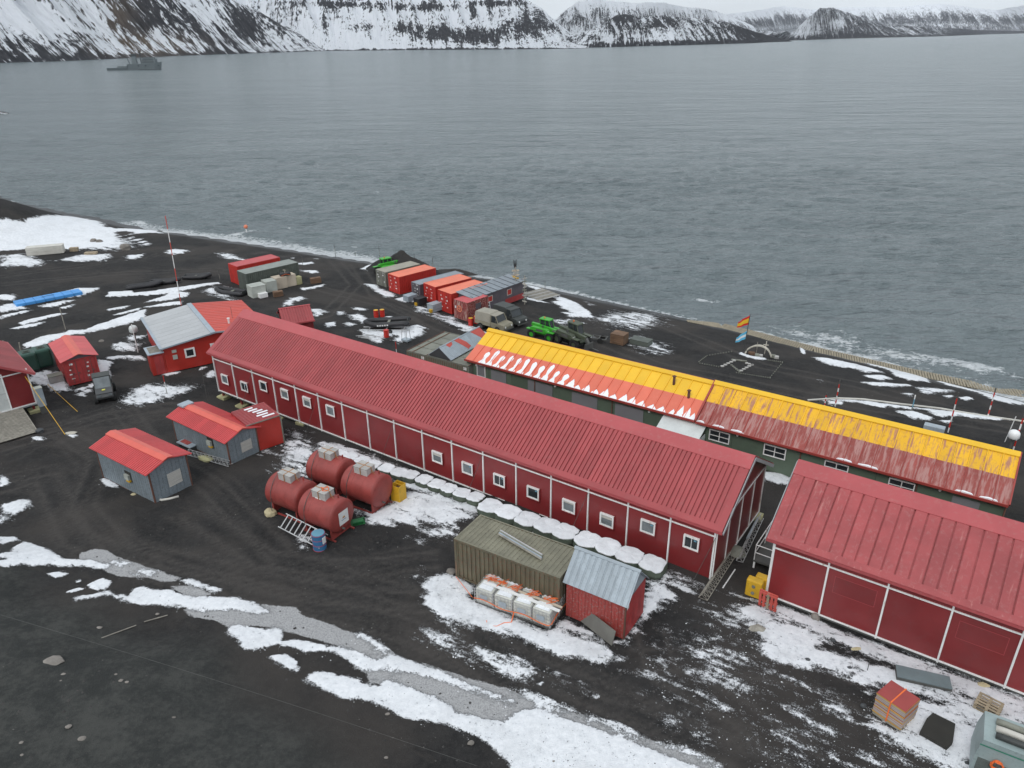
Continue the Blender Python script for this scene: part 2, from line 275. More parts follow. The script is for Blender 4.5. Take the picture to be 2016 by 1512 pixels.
SN=[ # (poly, softness m, value, raggedness)
 (I((-20,432),(0,440),(60,432),(110,428),(165,427),(185,430),(205,445),(228,460),(234,475),(215,485),(160,490),(110,490),(60,490),(0,495),(-20,495)),.6,1,.3),
 (I((150,475),(215,470),(250,470),(266,480),(262,490),(240,492),(200,492),(150,492)),1.5,.8,1),
 (I((0,503),(40,500),(88,515),(75,523),(30,525),(0,523)),1.2,1,.8),(I((115,512),(160,502),(215,500),(210,512),(150,515)),.8,1,.8),
 (I((248,503),(283,500),(280,505),(255,512)),.6,1,.5),(I((325,494),(345,490),(373,494),(350,501),(330,499)),.6,1,.5),
 (I((205,448),(250,450),(312,455),(320,459),(250,457)),.5,1,.2),(I((243,454),(260,454),(282,460),(262,459)),.5,.9,.3),(I((250,463),(275,471),(298,481),(285,482),(262,472)),.4,.9,.3),
 (I((425,497),(455,500),(487,511),(478,513),(440,509)),.7,.85,1),
 (I((0,580),(25,580),(30,590),(0,592)),.6,1,.3),(I((0,602),(30,598),(50,607),(0,617)),.5,1,.7),(I((0,622),(45,612),(60,611),(20,622),(0,628)),.4,1,.6),
 (I((120,575),(155,567),(195,567),(180,575),(160,582),(130,586)),.5,1,.5),(I((80,600),(130,592),(150,590),(110,604),(85,605)),.4,.9,.7),(I((120,606),(145,600),(138,606),(122,610)),.4,.9,.7),
 (I((37,636),(60,628),(118,617),(128,618),(80,630),(45,639)),.35,1,.3),(I((23,647),(55,638),(88,634),(70,641),(30,648)),.35,1,.3),
 (I((215,575),(260,572),(262,577),(300,573),(430,555),(432,558),(310,580),(250,583),(210,583)),.3,1,.5),
 (I((285,596),(330,580),(332,574),(350,574),(372,576),(366,583),(330,592)),.35,1,.5),(I((280,606),(335,596),(358,594),(356,600),(300,604)),.35,1,.4),
 (I((210,609),(255,602),(240,609),(213,612)),.3,1,.4),(I((223,621),(275,607),(268,613),(230,621)),.3,1,.4),
 (I((48,677),(80,663),(122,656),(130,658),(137,650),(170,650),(190,640),(230,628),(260,618),(285,610),(285,628),(250,638),(200,650),(160,658),(137,660),(100,672),(70,684),(50,686)),.35,1,.5),
 (I((220,680),(240,673),(278,677),(272,690),(240,692),(222,688)),.5,.75,1),(I((250,662),(288,660),(282,668),(260,671)),.4,.9,.8),(I((210,704),(240,699),(278,700),(285,708),(240,704),(215,707)),.3,.9,.7),
 (I((60,737),(90,728),(120,735),(135,760),(140,768),(110,770),(80,757),(62,748)),.4,.95,.8),(I((192,707),(222,712),(212,725),(216,740),(198,744)),.35,1,.6),
 (I((150,776),(175,765),(183,768),(162,780)),.3,.9,.8),(I((140,768),(172,760),(196,748),(186,760),(150,771)),.3,.9,.7),(I((425,575),(440,563),(460,568),(470,580),(440,588)),.6,.85,.9),(I((395,575),(420,563),(447,580),(470,592),(440,588),(415,580)),.6,.85,.9),
 (I((240,792),(255,770),(290,757),(320,757),(350,757),(395,759),(365,772),(340,780),(310,790),(270,797),(250,798)),.7,.85,1),
 (I((315,735),(355,731),(330,739)),.25,1,.4),(I((406,737),(418,727),(428,733),(424,742),(410,743)),.3,.9,.7),(I((395,722),(405,722),(402,727),(393,727)),.2,.9,.5),
 (I((0,935),(15,940),(10,955),(0,955)),.3,1,.5),(I((10,992),(40,983),(58,985),(55,998),(30,1010),(5,1010)),.3,1,.5),(I((-5,1015),(25,1012),(20,1025),(-5,1028)),.3,.9,.8),
 (I((200,944),(207,943),(228,955),(232,960),(212,957)),.2,1,.2),(I((63,860),(82,858),(88,862),(66,866)),.25,.9,.7),(I((130,852),(150,856),(146,860),(132,856)),.2,.9,.4),
 (I((0,1057),(30,1058),(35,1064),(5,1069)),.2,1,.5),
 (A7((120,70),(245,118),(300,150),(400,160),(550,185),(520,208),(420,188),(250,177),(120,180),(0,184),(0,165),(50,155),(30,140),(0,150),(5,130),(60,120),(75,95)),.25,1,.4),
 (A7((650,215),(700,205),(780,215),(745,238),(680,235)),.3,.9,.8),(A7((560,160),(620,165),(660,180),(610,182)),.2,.8,.9),
 (A7((443,285),(510,255),(545,270),(535,290),(490,308)),.15,1,.2),(A7((245,228),(290,220),(330,235),(290,243)),.12,1,.2),(A7((345,318),(375,303),(405,305),(360,322)),.12,1,.2),(A7((380,262),(395,262),(390,270)),.1,1,.1),
 (A7((670,305),(700,295),(750,315),(850,310),(900,335),(980,360),(1000,340),(1040,345),(1100,350),(1180,355),(1280,385),(1335,415),(1280,420),(1190,407),(1080,410),(1000,402),(900,392),(800,372),(730,367),(690,355),(700,375),(640,370),(560,350),(540,335),(430,352),(390,362),(375,350),(450,338),(540,315),(560,335),(650,340)),.22,1,.5),
 (A7((905,255),(960,262),(1050,295),(1090,308),(1020,308),(930,282)),.2,.95,.8),
 (I((452,1242),(468,1230),(508,1234),(530,1240),(556,1244),(558,1262),(575,1256),(620,1266),(675,1274),(742,1298),(779,1293),(859,1320),(922,1348),(1009,1376),(1012,1384),(958,1366),(890,1344),(819,1325),(795,1325),(759,1313),(724,1317),(714,1316),(674,1298),(635,1280),(595,1288),(543,1272),(516,1284),(484,1278)),.25,1,.4),
 (A7((1320,632),(1400,625),(1450,635),(1480,665),(1460,690),(1485,690),(1480,722),(1400,680)),.2,1,.3),
 (I((595,1332),(623,1318),(655,1322),(714,1342),(740,1338),(779,1348),(831,1364),(886,1392),(894,1404),(958,1416),(994,1420),(1017,1404),(1057,1396),(1136,1424),(1255,1467),(1375,1512),(1420,1530),(1017,1530),(994,1487),(938,1444),(890,1424),(799,1408),(740,1380),(700,1374),(674,1373),(635,1353)),.25,1,.3),
 (A8((740,505),(830,528),(950,578),(1100,628),(1300,698),(1500,768),(1700,838),(1810,905),(1700,856),(1400,760),(1100,655),(900,590)),.3,.85,.9),
 (A8((0,240),(40,245),(120,290),(150,320),(100,305),(30,270),(0,262)),.25,.85,.9),(A8((0,262),(30,250),(60,275),(130,300),(150,330),(90,310)),.2,.8,1),
 (A8((320,240),(350,225),(450,250),(560,300),(640,310),(760,350),(870,390),(920,430),(870,460),(800,450),(680,400),(560,360),(440,310),(370,270)),.55,.82,1),
 (A8((910,448),(1000,445),(1040,485),(1170,540),(1100,535),(980,485)),.4,.7,1),(A8((900,485),(920,490),(912,500)),.1,1,.2),
 (A2((60,620),(110,600),(200,570),(260,590),(370,650),(350,740),(600,850),(850,960),(950,880),(1000,860),(1100,930),(1280,1050),(1290,1130),(1220,1165),(1100,1130),(950,1090),(750,1020),(550,960),(400,920),(250,890),(130,840),(60,760),(50,680)),.35,.95,.8),
 (A2((1290,1140),(1340,1110),(1400,1125),(1340,1150)),.3,.7,1),(A2((0,560),(40,530),(50,560),(0,590)),.4,.6,1),
 (A2((1510,630),(1600,640),(1660,670),(1720,700),(1690,750),(1560,800),(1510,860),(1400,1000),(1380,990),(1480,870),(1510,780)),.35,.9,.8),
 (A2((1290,1010),(1350,1020),(1400,1035),(1300,1035)),.2,.9,.5),
 (A2((1590,560),(1640,540),(1750,580),(1850,640),(1900,680),(1820,700),(1650,650)),.5,.7,1),(A2((1000,310),(1010,380),(700,290),(680,240),(860,290)),.4,1,.3),
 (A1((330,40),(450,60),(640,150),(650,270),(560,370),(550,540),(480,540),(400,480),(300,400),(230,440),(250,330),(200,250),(90,245),(330,140)),.9,.66,1),
 (A1((400,200),(600,170),(640,290),(560,360),(545,540),(480,540),(420,430),(300,380)),.8,.85,1),
 (A1((840,690),(910,690),(950,790),(1130,860),(1150,870),(1380,750),(1420,720),(1560,650),(1700,660),(2016,740),(2060,940),(1830,940),(1700,960),(1500,970),(1350,985),(1140,960),(1080,890),(960,800)),.45,.88,.9),
 (A1((850,340),(960,330),(1010,400),(1000,440),(900,380)),.4,.8,1),(A1((600,170),(700,140),(1000,220),(1500,430),(2016,640),(2016,760),(1500,620),(1200,460),(900,330),(650,260)),.3,.75,.9),
 (A2((0,30),(150,50),(350,80),(440,160),(400,190),(330,200),(290,240),(0,240)),.4,.88,1),(A2((0,330),(100,290),(250,260),(240,320),(60,345)),.4,.8,1),
 (A1((1600,1060),(1750,1000),(1900,990),(2016,1000),(2016,1080),(1850,1120),(1640,1130)),.5,.75,1),(A1((1470,1090),(1530,1085),(1540,1100),(1480,1105)),.3,.6,1),
 (A1((420,1080),(500,1070),(600,1090),(580,1130),(500,1200),(450,1210)),.4,.8,1),
 (A3((560,900),(690,900),(900,980),(1000,1040),(1200,1120),(1560,1240),(1700,1290),(1910,1380),(2040,1420),(2040,1479),(1700,1479),(1430,1400),(1230,1330),(1190,1390),(1050,1300),(900,1250),(780,1240),(680,1210),(600,1120),(520,1040),(470,960),(500,900)),.5,.86,.8),
 (A3((60,1150),(100,1100),(350,920),(520,900),(520,1080),(650,1200),(800,1290),(1000,1400),(1180,1479),(300,1479),(0,1350),(0,1200)),2.2,.545,1),
 (A3((300,950),(480,900),(560,980),(560,1100),(440,1080),(330,1030)),1.0,.64,1),(A3((150,1130),(330,1020),(420,1100),(350,1200),(200,1200)),1.0,.6,1),
 (A3((0,780),(80,760),(140,850),(60,920),(0,930)),.4,.8,1),(A3((80,700),(230,760),(320,830),(220,830),(100,760)),.4,.7,1),
 (A3((600,190),(700,200),(780,235),(760,262),(680,258),(610,235)),.35,.95,.6),
 (A4((0,60),(440,140),(870,260),(1340,440),(1860,640),(2100,730),(2100,900),(1900,1000),(2016,1280),(1400,1230),(1200,1100),(1000,1020),(800,920),(840,800),(1040,950),(1150,640),(960,530),(800,500),(600,400),(250,430),(100,420),(0,380)),.4,.9,.75),
 (A4((200,480),(330,560),(520,680),(650,760),(800,900),(700,920),(560,800),(400,700),(250,560)),.5,.75,1),
 (A4((0,450),(250,560),(500,760),(650,900),(760,1000),(700,1100),(900,1219),(0,1219)),2.0,.55,1),(A4((240,640),(420,800),(640,960),(600,1000),(400,900),(220,700)),.9,.64,1),(A4((760,1080),(1000,1090),(1150,1219),(900,1219)),.7,.75,1),
 (A8((1420,440),(1480,380),(1500,430),(1460,470)),.6,.62,1),(A8((1520,660),(1600,670),(1580,720),(1530,700)),.5,.65,1),(A8((1690,720),(1800,740),(1850,800),(1720,790)),.9,.6,1),(A8((1780,430),(1830,420),(1830,450),(1795,455)),.3,.9,.5),
 (A44((640,630),(700,590),(780,575),(815,600),(740,618),(700,645),(650,652)),.45,.8,1),(A44((850,680),(930,675),(1000,705),(900,735),(850,720)),.4,.8,1),(A44((965,790),(1045,780),(1030,815),(985,825)),.3,.95,.5),
 (A44((1050,700),(1110,695),(1120,720),(1080,730)),.4,.8,1),(A44((1140,730),(1230,715),(1320,760),(1330,800),(1250,790),(1200,760)),.4,.85,.8),(A44((1110,790),(1150,780),(1230,800),(1130,815)),.3,.8,.8),
 (A44((1230,850),(1310,835),(1420,860),(1540,850),(1700,800),(1770,830),(1740,880),(1640,920),(1560,950),(1510,930),(1560,890),(1440,900),(1400,950),(1340,940),(1280,890)),.4,.9,.8),
 (A44((1440,742),(1500,735),(1512,745)),.3,1,.3),(A44((1180,665),(1320,680),(1230,700)),.35,.8,1),(A44((770,515),(870,500),(960,480),(975,490),(880,515),(800,525)),.3,.95,.5),
 (A44((740,320),(860,310),(875,325),(800,335)),.35,.95,.4),(A44((740,370),(900,375),(925,390),(870,392)),.35,.95,.4),(A44((880,278),(920,280),(900,288)),.3,.9,.3),(A44((700,265),(740,272),(710,276)),.3,.9,.3),
 (A44((1250,365),(1310,335),(1400,320),(1380,370),(1330,380)),.4,.95,.5),(A44((1280,480),(1370,490),(1400,520),(1500,550),(1530,580),(1450,590),(1370,540)),.35,.95,.7),
 (A44((1520,600),(1600,580),(1680,620),(1600,625)),.3,.9,.6),(A44((1680,650),(1760,660),(1900,720),(2016,740),(2016,800),(1900,770),(1800,730),(1690,700)),.5,.72,1),
 (A5((620,580),(760,600),(880,640),(1000,690),(1050,710),(1010,730),(900,700),(780,650)),.4,.9,.8),
 (A5((80,200),(160,165),(190,180),(180,210),(100,212)),.4,.9,.5),(A5((640,200),(760,200),(800,235),(680,250),(640,240)),.4,.9,.7),(A5((1060,298),(1095,295),(1090,308)),.3,1,.2),
 (A5((1340,325),(1450,345),(1600,410),(1750,470),(1850,540),(1890,590),(1800,580),(1700,545),(1600,480),(1560,460),(1620,450),(1500,390),(1400,348)),.4,1,.5),
 (A5((1640,540),(1750,550),(1850,590),(1700,580)),.4,.85,.9),(A5((1530,600),(1700,600),(1810,630),(1700,640),(1600,630)),.45,.75,1),(A5((1340,420),(1450,445),(1520,470),(1400,452)),.3,1,.3),
 (A5((1830,460),(1910,490),(1860,490)),.4,.7,1),(A5((1950,590),(2016,590),(2016,620),(1970,615)),.4,.8,.9),
 (A5((1810,705),(1900,740),(1840,747)),.3,.9,.5),(A5((1200,650),(1250,665),(1215,670)),.3,.9,.4),
 (I((1155,625),(1200,615),(1290,618),(1310,640),(1250,650),(1190,640)),1.6,.64,1),(I((1240,665),(1260,660),(1310,680),(1318,690),(1290,697),(1255,690)),1.0,.66,1),
 (A6((845,405),(930,410),(1080,440),(1200,475),(1230,490),(1150,487),(1060,460),(920,445)),.4,1,.5),(A6((1130,505),(1230,505),(1290,525),(1200,530)),.35,1,.5),(A6((1275,480),(1380,485),(1480,525),(1490,545),(1370,530),(1290,500)),.35,1,.4),
 (A6((1480,515),(1600,530),(1750,570),(1900,605),(2030,620),(2030,668),(1930,660),(1830,635),(1760,600),(1600,560)),.4,1,.3),(A6((1095,425),(1200,440),(1300,465),(1380,490),(1275,480)),.35,.95,.5),
 (A6((1120,545),(1230,545),(1380,560),(1350,568),(1180,560)),.3,1,.5),(A6((1410,570),(1500,575),(1620,590),(1560,600),(1450,610)),.35,.8,1),(A6((1570,618),(1620,620),(1600,628)),.3,1,.3),(A6((1660,632),(1700,625),(1740,638),(1690,645)),.3,1,.3),
 (A6((870,640),(1050,635),(1200,655),(1400,680),(1600,705),(1750,720),(1940,750),(1800,750),(1650,728),(1560,735),(1450,690),(1250,676),(1050,650)),.25,.95,.5),
 (A6((930,650),(1010,655),(990,668),(940,665)),.25,1,.3),(A6((1130,655),(1250,670),(1240,682),(1150,668)),.25,1,.3),(A6((1310,700),(1400,700),(1500,735),(1480,750),(1400,740)),.25,1,.5),(A6((1550,755),(1610,755),(1590,768)),.2,1,.3),
 (A6((440,375),(460,385),(500,400),(580,410),(575,420),(530,417),(480,402),(445,390)),.2,1,.5),(A6((775,350),(795,365),(800,388),(785,378)),.15,1,.3),(A6((870,525),(905,530),(890,545)),.3,.7,1),(A6((0,320),(45,335),(40,380),(0,390)),.6,.65,1),(A6((1340,605),(1400,605),(1380,618)),.25,.8,1),
]
HO=[(A7((1305,600),(1370,585),(1440,595),(1500,625),(1600,607),(1660,625),(1740,670),(1810,705),(1830,725),(1720,715),(1640,715),(1580,700),(1520,735),(1500,735),(1480,660),(1430,630),(1340,630)),.25,1),
 (A7((1395,515),(1440,505),(1500,520),(1560,545),(1640,575),(1560,565),(1450,550),(1410,565)),.2,1),(A7((1170,462),(1250,458),(1320,480),(1320,500),(1250,490),(1180,475)),.25,1),
 (A8((25,480),(110,470),(140,490),(120,510),(50,500)),.2,1),(A8((1035,245),(1090,215),(1150,250),(1200,262),(1130,285),(1060,270)),.4,.5),
 (A4((430,240),(560,250),(700,310),(1000,430),(1030,470),(850,430),(600,345),(430,295)),.25,.9),(A4((1160,640),(1230,660),(1420,730),(1380,745),(1230,700)),.4,.7),(A4((1470,650),(1700,720),(1600,720)),.25,.8)]
for p in ICE: paintpoly(ice,p,.3,1)
for p,w_,v,r in SN: paintpoly(snow,p,w_,v,'max',min(1,r+.22))
for p,w_,v in HO: paintpoly(snow,p,w_,v,'cut')
snow*= ss(0.0,1.0,dsh)
hill=ss(-1,3,s_-(74.5-0.035*(t_-20))+0.8*np.sin(t_*0.31)+0.5*np.sin(t_*0.77+1))
wet=1-ss(0.5,5,dsh+ (fbm(X*.3,Y*.3,3,4)-.5)*3)
# wheel tracks across the yard
track=np.zeros_like(X)
def trackline(pts,off=0.85,w_=.22,val=1):
    P=[G(*p) for p in pts]
    for o_ in (-off,off):
        Q=[]
        for i in range(len(P)):
            d=(P[min(i+1,len(P)-1)]-P[max(i-1,0)]); n=Vector((-d.y,d.x,0)).normalized(); Q.append(P[i]+n*o_)
        for i in range(len(Q)-1):
            a_,b_=np.array(Q[i][:2]),np.array(Q[i+1][:2]); mn=np.minimum(a_,b_)-1;mx=np.maximum(a_,b_)+1
            i0,i1=np.searchsorted(gx,[mn[0],mx[0]]); j0,j1=np.searchsorted(gy,[mn[1],mx[1]])
            x=X[j0:j1,i0:i1]; y=Y[j0:j1,i0:i1]; e_=b_-a_
            h=np.clip(((x-a_[0])*e_[0]+(y-a_[1])*e_[1])/(e_@e_+1e-9),0,1); d=np.hypot(x-a_[0]-h*e_[0],y-a_[1]-h*e_[1])
            track[j0:j1,i0:i1]=np.maximum(track[j0:j1,i0:i1],np.exp(-(d/w_)**2)*val)
TR=[[(0,880),(120,850),(200,900),(160,1000),(230,1080),(420,1120),(640,1170),(860,1190),(1000,1290),(1200,1380),(1450,1480)],
 [(0,960),(90,940),(150,1060),(350,1130),(560,1180),(800,1240),(1000,1330),(1250,1420),(1500,1512)],
 [(380,1010),(520,1100),(700,1120),(860,1100)],[(60,860),(200,820),(330,800),(400,820)],[(240,800),(300,880),(420,960),(560,1100),(820,1180)],
 [(0,560),(200,540),(420,530),(600,560),(760,600),(880,650)],[(0,545),(180,520),(400,490),(650,510),(740,520)],[(640,500),(700,560),(640,620),(560,640)],[(700,520),(740,580),(860,640)],
 [(1040,620),(1150,660),(1300,720),(1500,760),(1700,800),(2016,850)],[(1200,600),(1500,720),(1700,760),(2000,840)],[(1280,1240),(1300,1320),(1450,1400),(1600,1512)],[(1250,1300),(1400,1300),(1600,1330),(1800,1420)]]
for q in TR: trackline(q,.8,.2,.9)
for k in range(3):
    for q in TR[:5]: trackline([(p[0]+random.uniform(-30,30),p[1]+random.uniform(-22,22)) for p in q],.8,.16,.5)
Z=Z-track*.05*(1-ss(.3,.6,snow))
Z=Z+0.07*ss(.45,.75,snow)*near
g=NB('volcanic_ground')
oc=g.coord('Object'); 
warp=g.coord('Object',scale=(1,1,1),rot=(0,0,R(32)))
strk=g.coord(scale=(0.45,1.6,1),vec=warp)
nA=g.noise(strk,1.1,6,0.62); nB=g.noise(oc,3.2,8,0.74); nC=g.noise(oc,0.12,4); nD=g.noise(oc,14,3,0.7); nE=g.noise(oc,0.5,5,0.6)
sa=g.attr('snow'); ra=g.attr('rag'); ia=g.attr('ice'); ha=g.attr('hill'); wa=g.attr('wet'); ta=g.attr('track')
nz=g.math('ADD',g.math('MULTIPLY',g.math('SUBTRACT',nA,0.5),2.0),g.math('MULTIPLY',g.math('SUBTRACT',nB,0.5),1.3))
nF=g.noise(oc,30,2,0.6); nz=g.math('ADD',nz,g.math('ADD',g.math('MULTIPLY',g.math('SUBTRACT',nD,0.5),1.1),g.math('MULTIPLY',g.math('SUBTRACT',nF,0.5),0.5)))
amp=g.math('ADD',g.math('MULTIPLY',ra,0.72),0.22)
sv=g.math('ADD',sa,g.math('MULTIPLY',nz,amp))
sv=g.math('MULTIPLY',sv,g.rng(sa,0.02,0.12,0,1))
sm=g.math('MULTIPLY',g.rng(sv,0.41,g.math('ADD',0.50,g.math('MULTIPLY',ra,.17)),0,1),g.rng(g.math('ADD',nB,g.math('MULTIPLY',nD,.6)),0.56,0.64,g.math('SUBTRACT',1.0,g.math('MULTIPLY',ra,.85)),1))
iv=g.math('ADD',ia,g.math('MULTIPLY',nz,0.3)); im=g.math('MULTIPLY',g.rng(iv,0.45,0.55,0,1),g.rng(nD,0.3,0.55,0.75,1))
base=g.mix(g.rng(nE,0.3,0.7,0,1),(0.012,0.012,0.0125),(0.026,0.025,0.025)); base=g.mix(g.rng(nB,0.35,0.7,0,.6),base,(0.045,0.043,0.042)); base=g.mix(g.rng(nA,0.55,0.7,0,.5),base,(0.050,0.045,0.041))
base=g.mix(g.rng(nC,0.45,0.62,0,0.7),base,(0.052,0.046,0.042))
base=g.mix(g.math('MULTIPLY',ta,g.rng(nB,0.3,0.6,0.3,0.8)),base,(0.075,0.068,0.063))
base=g.mix(ha,base,g.mix(g.rng(g.math('ADD',g.math('MULTIPLY',nE,.5),g.math('MULTIPLY',nB,.5)),0.40,0.62,0,1),(0.030,0.032,0.031),(0.060,0.061,0.057)))
base=g.mix(g.math('MULTIPLY',wa,0.8),base,(0.013,0.013,0.014))
base=g.mix(g.rng(nD,0.64,0.74,0,0.6),base,(0.10,0.095,0.09)); base=g.mix(g.rng(nF,0.68,0.74,0,0.6),base,(0.15,0.145,0.14))
base=g.mix(im,base,g.mix(g.rng(nD,0.35,0.65,0,1),(0.30,0.30,0.305),(0.42,0.42,0.425)))
sc_=g.mix(g.rng(nB,0.35,0.7,0,1),(0.70,0.72,0.75),(0.84,0.855,0.88)); sc_=g.mix(g.math('MULTIPLY',g.rng(nE,0.45,0.7,0,.6),ra),sc_,(0.52,0.53,0.545))
sc_=g.mix(g.math('MULTIPLY',g.rng(nD,0.6,0.75,0,1),g.math('MULTIPLY',ra,0.45)),sc_,(0.3,0.29,0.28))
g.val(g.b.inputs['Base Color'],g.mix(sm,base,sc_))
g.L(g.rng(wa,0,1,0.95,0.35),g.b.inputs['Roughness']); g.b.inputs['Specular IOR Level'].default_value=0.25
hh=g.math('ADD',g.math('ADD',g.math('MULTIPLY',nB,0.5),g.math('MULTIPLY',nD,0.35)),g.math('MULTIPLY',sm,0.8))
g.L(g.bump(hh,0.9,0.12),g.b.inputs['Normal'])
gr=gridobj('ground',X,Y,Z,[g.m],dict(snow=snow,rag=rag,ice=ice,hill=hill,wet=wet,track=track)); gr['kind']='structure'; gr['label']='black volcanic ash ground with patches of melting snow'
# loose gravel and snow crumbs as real pieces
def scatter(name,label,n,mat,test,smin,smax,seed,flat=.6):
    q=np.random.default_rng(seed); V=[];F=[]; k=0; tries=0
    base=np.array([(1,0,0),(0,1,0),(-1,0,0),(0,-1,0),(0,0,1),(0,0,-.5)],float)
    fc=[(0,1,4),(1,2,4),(2,3,4),(3,0,4)]
    while k<n and tries<40:
        tries+=1; m_=n*3; yy_=19+70*q.random(m_)**1.7; xx_=(q.random(m_)*2-1)*(yy_*.72+8)
        i_=np.clip(np.searchsorted(gx,xx_),0,len(gx)-1); j_=np.clip(np.searchsorted(gy,yy_),0,len(gy)-1)
        ok=test(snow[j_,i_],ice[j_,i_],dsh[j_,i_],hill[j_,i_],q.random(m_))
        for x,y,jj,ii in zip(xx_[ok],yy_[ok],j_[ok],i_[ok]):
            s1_=smin+(smax-smin)*q.random()**3; a=q.random()*6.28; c_,d_=math.cos(a),math.sin(a); b_=base*(s1_*(.7+.6*q.random()),s1_*(.7+.6*q.random()),s1_*flat)
            z=float(Z[jj,ii]); V+=[(x+p_[0]*c_-p_[1]*d_,y+p_[0]*d_+p_[1]*c_,z+p_[2]) for p_ in b_[:5]]; F+=[tuple(t+5*k for t in f) for f in fc]; k+=1
            if k>=n: break
    me=bpy.data.meshes.new(name); me.from_pydata(V,[],F); me.materials.append(mat); o=meshobj(name,me); setp(o,label,None,None,'stuff'); return o
gm1=paint('gravel_dark',(0.055,0.052,0.05),.95,.4); gm2=paint('gravel_pale',(0.17,0.16,0.15),.95,.4); gm3=paint('snow_crumb',(0.80,0.82,0.85),.8,.04)
scatter('gravel','dark volcanic gravel strewn over the ash',7000,gm1,lambda s1_,i1,d1_,h1,u: (s1_<.35)&(d1_>1),.02,.11,1)
scatter('gravel','paler loose grit strewn over the ash',1600,gm2,lambda s1_,i1,d1_,h1,u: (s1_<.4)&(d1_>1)&((h1<.5)|(u<.5)),.015,.055,2)
scatter('snow_crumbs','small crumbs of melting snow around the patches',2500,gm3,lambda s1_,i1,d1_,h1,u: (s1_>.25)&(s1_<.52)&(d1_>1),.01,.045,3,.5)
scatter('gravel','black grit lying on the snow',1200,gm1,lambda s1_,i1,d1_,h1,u: (s1_>.6)&(d1_>1)&(h1<.9),.012,.035,4)
# ---------------------------------------------------------------- sea
wx=gaxis(-130,75,0.7,-13500,13500,1.07); wy=gaxis(55,190,0.6,30,13500,1.035)
WX,WY=np.meshgrid(wx,wy); ws,wt=ST(WX,WY); off=np.interp(wt,TS,S0)-ws
ww=(fbm(WX*.12,WY*.12,3,21)-.5)*3.2+(fbm(WX*.6,WY*.6,3,22)-.5)*1.6
foam=0.8*np.exp(-np.clip(off+ww-0.4,0,99)/1.3)*(off>-6)*(off<40)
foam=foam*(0.55+0.6*ss(.35,.6,fbm(wt*.05,wt*0,2,5)))
foam+=0.62*np.exp(-((off+.7*ww-2.2)/2.2)**2)*ss(-105,-85,wt)*ss(-12,-28,wt)+0.45*np.exp(-((off+.3*ww-.5)/.5)**2)
foam+=0.30*np.exp(-((off+ww*1.5-5.5)/1.3)**2)*ss(20,35,wt)*ss(75,60,wt)
def foamspot(px,py,rx,ry,v):
    x,y=GZ(px,py,SEA); a=R(-35); dx=(WX-x)*math.cos(a)+(WY-y)*math.sin(a); dy=-(WX-x)*math.sin(a)+(WY-y)*math.cos(a)
    return v*np.exp(-(dx/rx)**2-(dy/ry)**2)
for q in [(1390,588,2.2,.7,1.),(742,377,2,.8,.8),(486,458,1,3,.8),(1640,672,4,1.6,.6),(1560,655,3,1,.4),(700,486,1.6,.6,.8),(570,450,2,.6,.7),(1900,720,5,2.2,.7),(1765,700,3,1.4,.6),(270,437,4,.8,.8),(0,228,7,2.5,1.1),(18,222,5,1.5,1),(5,398,5,2,1.2)]: foam+=foamspot(*q)
sw=ss(600,80,np.hypot(WX,WY-60))
d1=(WX*.30+WY*.95); d2=(WX*-.25+WY*.97)
WZ=SEA+sw*(1.0*(fbm(d1*.26,WX*.07,3,31)-.5)+0.7*(fbm(d2*.75+3*fbm(WX*.05,WY*.05,2,8),WX*.22,3,33)-.5))*ss(0,5,off)
s=NB('sea_water'); c=s.n('ShaderNodeTexCoord').outputs['Object']
c1=s.coord(vec=c,scale=(0.42,1,1),rot=(0,0,R(12))); 
a1=s.noise(s.coord(vec=c,scale=(0.3,1,1),rot=(0,0,R(12))),0.30,4,0.55); a2=s.noise(c1,1.3,4,0.6); a3=s.noise(s.coord(vec=c,scale=(0.6,1,1),rot=(0,0,R(-20))),4.5,3,0.6); a4=s.noise(s.coord(vec=c,scale=(.3,1,1),rot=(0,0,R(5))),0.03,4,0.5)
a0=s.noise(s.coord(vec=c,scale=(0.3,1,1),rot=(0,0,R(14))),0.075,4,0.6); h=s.math('ADD',s.math('ADD',a1,s.math('MULTIPLY',a0,3.8)),s.math('ADD',s.math('MULTIPLY',a2,0.42),s.math('MULTIPLY',a3,0.06)))
fa=s.attr('foam'); fn=s.noise(s.coord(vec=c,scale=(.7,1,1),rot=(0,0,R(32))),1.6,7,0.72)
fm=s.rng(s.math('ADD',fa,s.math('MULTIPLY',s.math('SUBTRACT',fn,0.5),2.6)),0.48,0.85,0,.9)
fm=s.math('MULTIPLY',fm,s.rng(fa,0.03,0.15,0,1))
wc=s.rng(s.noise(s.coord(vec=c,scale=(0.25,1,1),rot=(0,0,R(20))),0.35,6,0.7),0.745,0.77,0,0.8)
col=s.mix(s.rng(a4,0.35,0.65,0,1),(0.170,0.208,0.220),(0.198,0.238,0.250))
s.val(s.b.inputs['Base Color'],s.mix(s.math('MAXIMUM',fm,wc),col,(0.72,0.75,0.77)))
s.L(s.rng(fm,0,1,0.21,0.8),s.b.inputs['Roughness']); s.b.inputs['IOR'].default_value=1.333; s.b.inputs['Specular IOR Level'].default_value=0.5
s.L(s.bump(h,1.0,4.5),s.b.inputs['Normal'])
sea=gridobj('sea',WX,WY,WZ,[s.m],dict(foam=foam)); sea['kind']='structure'; sea['label']='grey rippled bay water with foam along the shore'
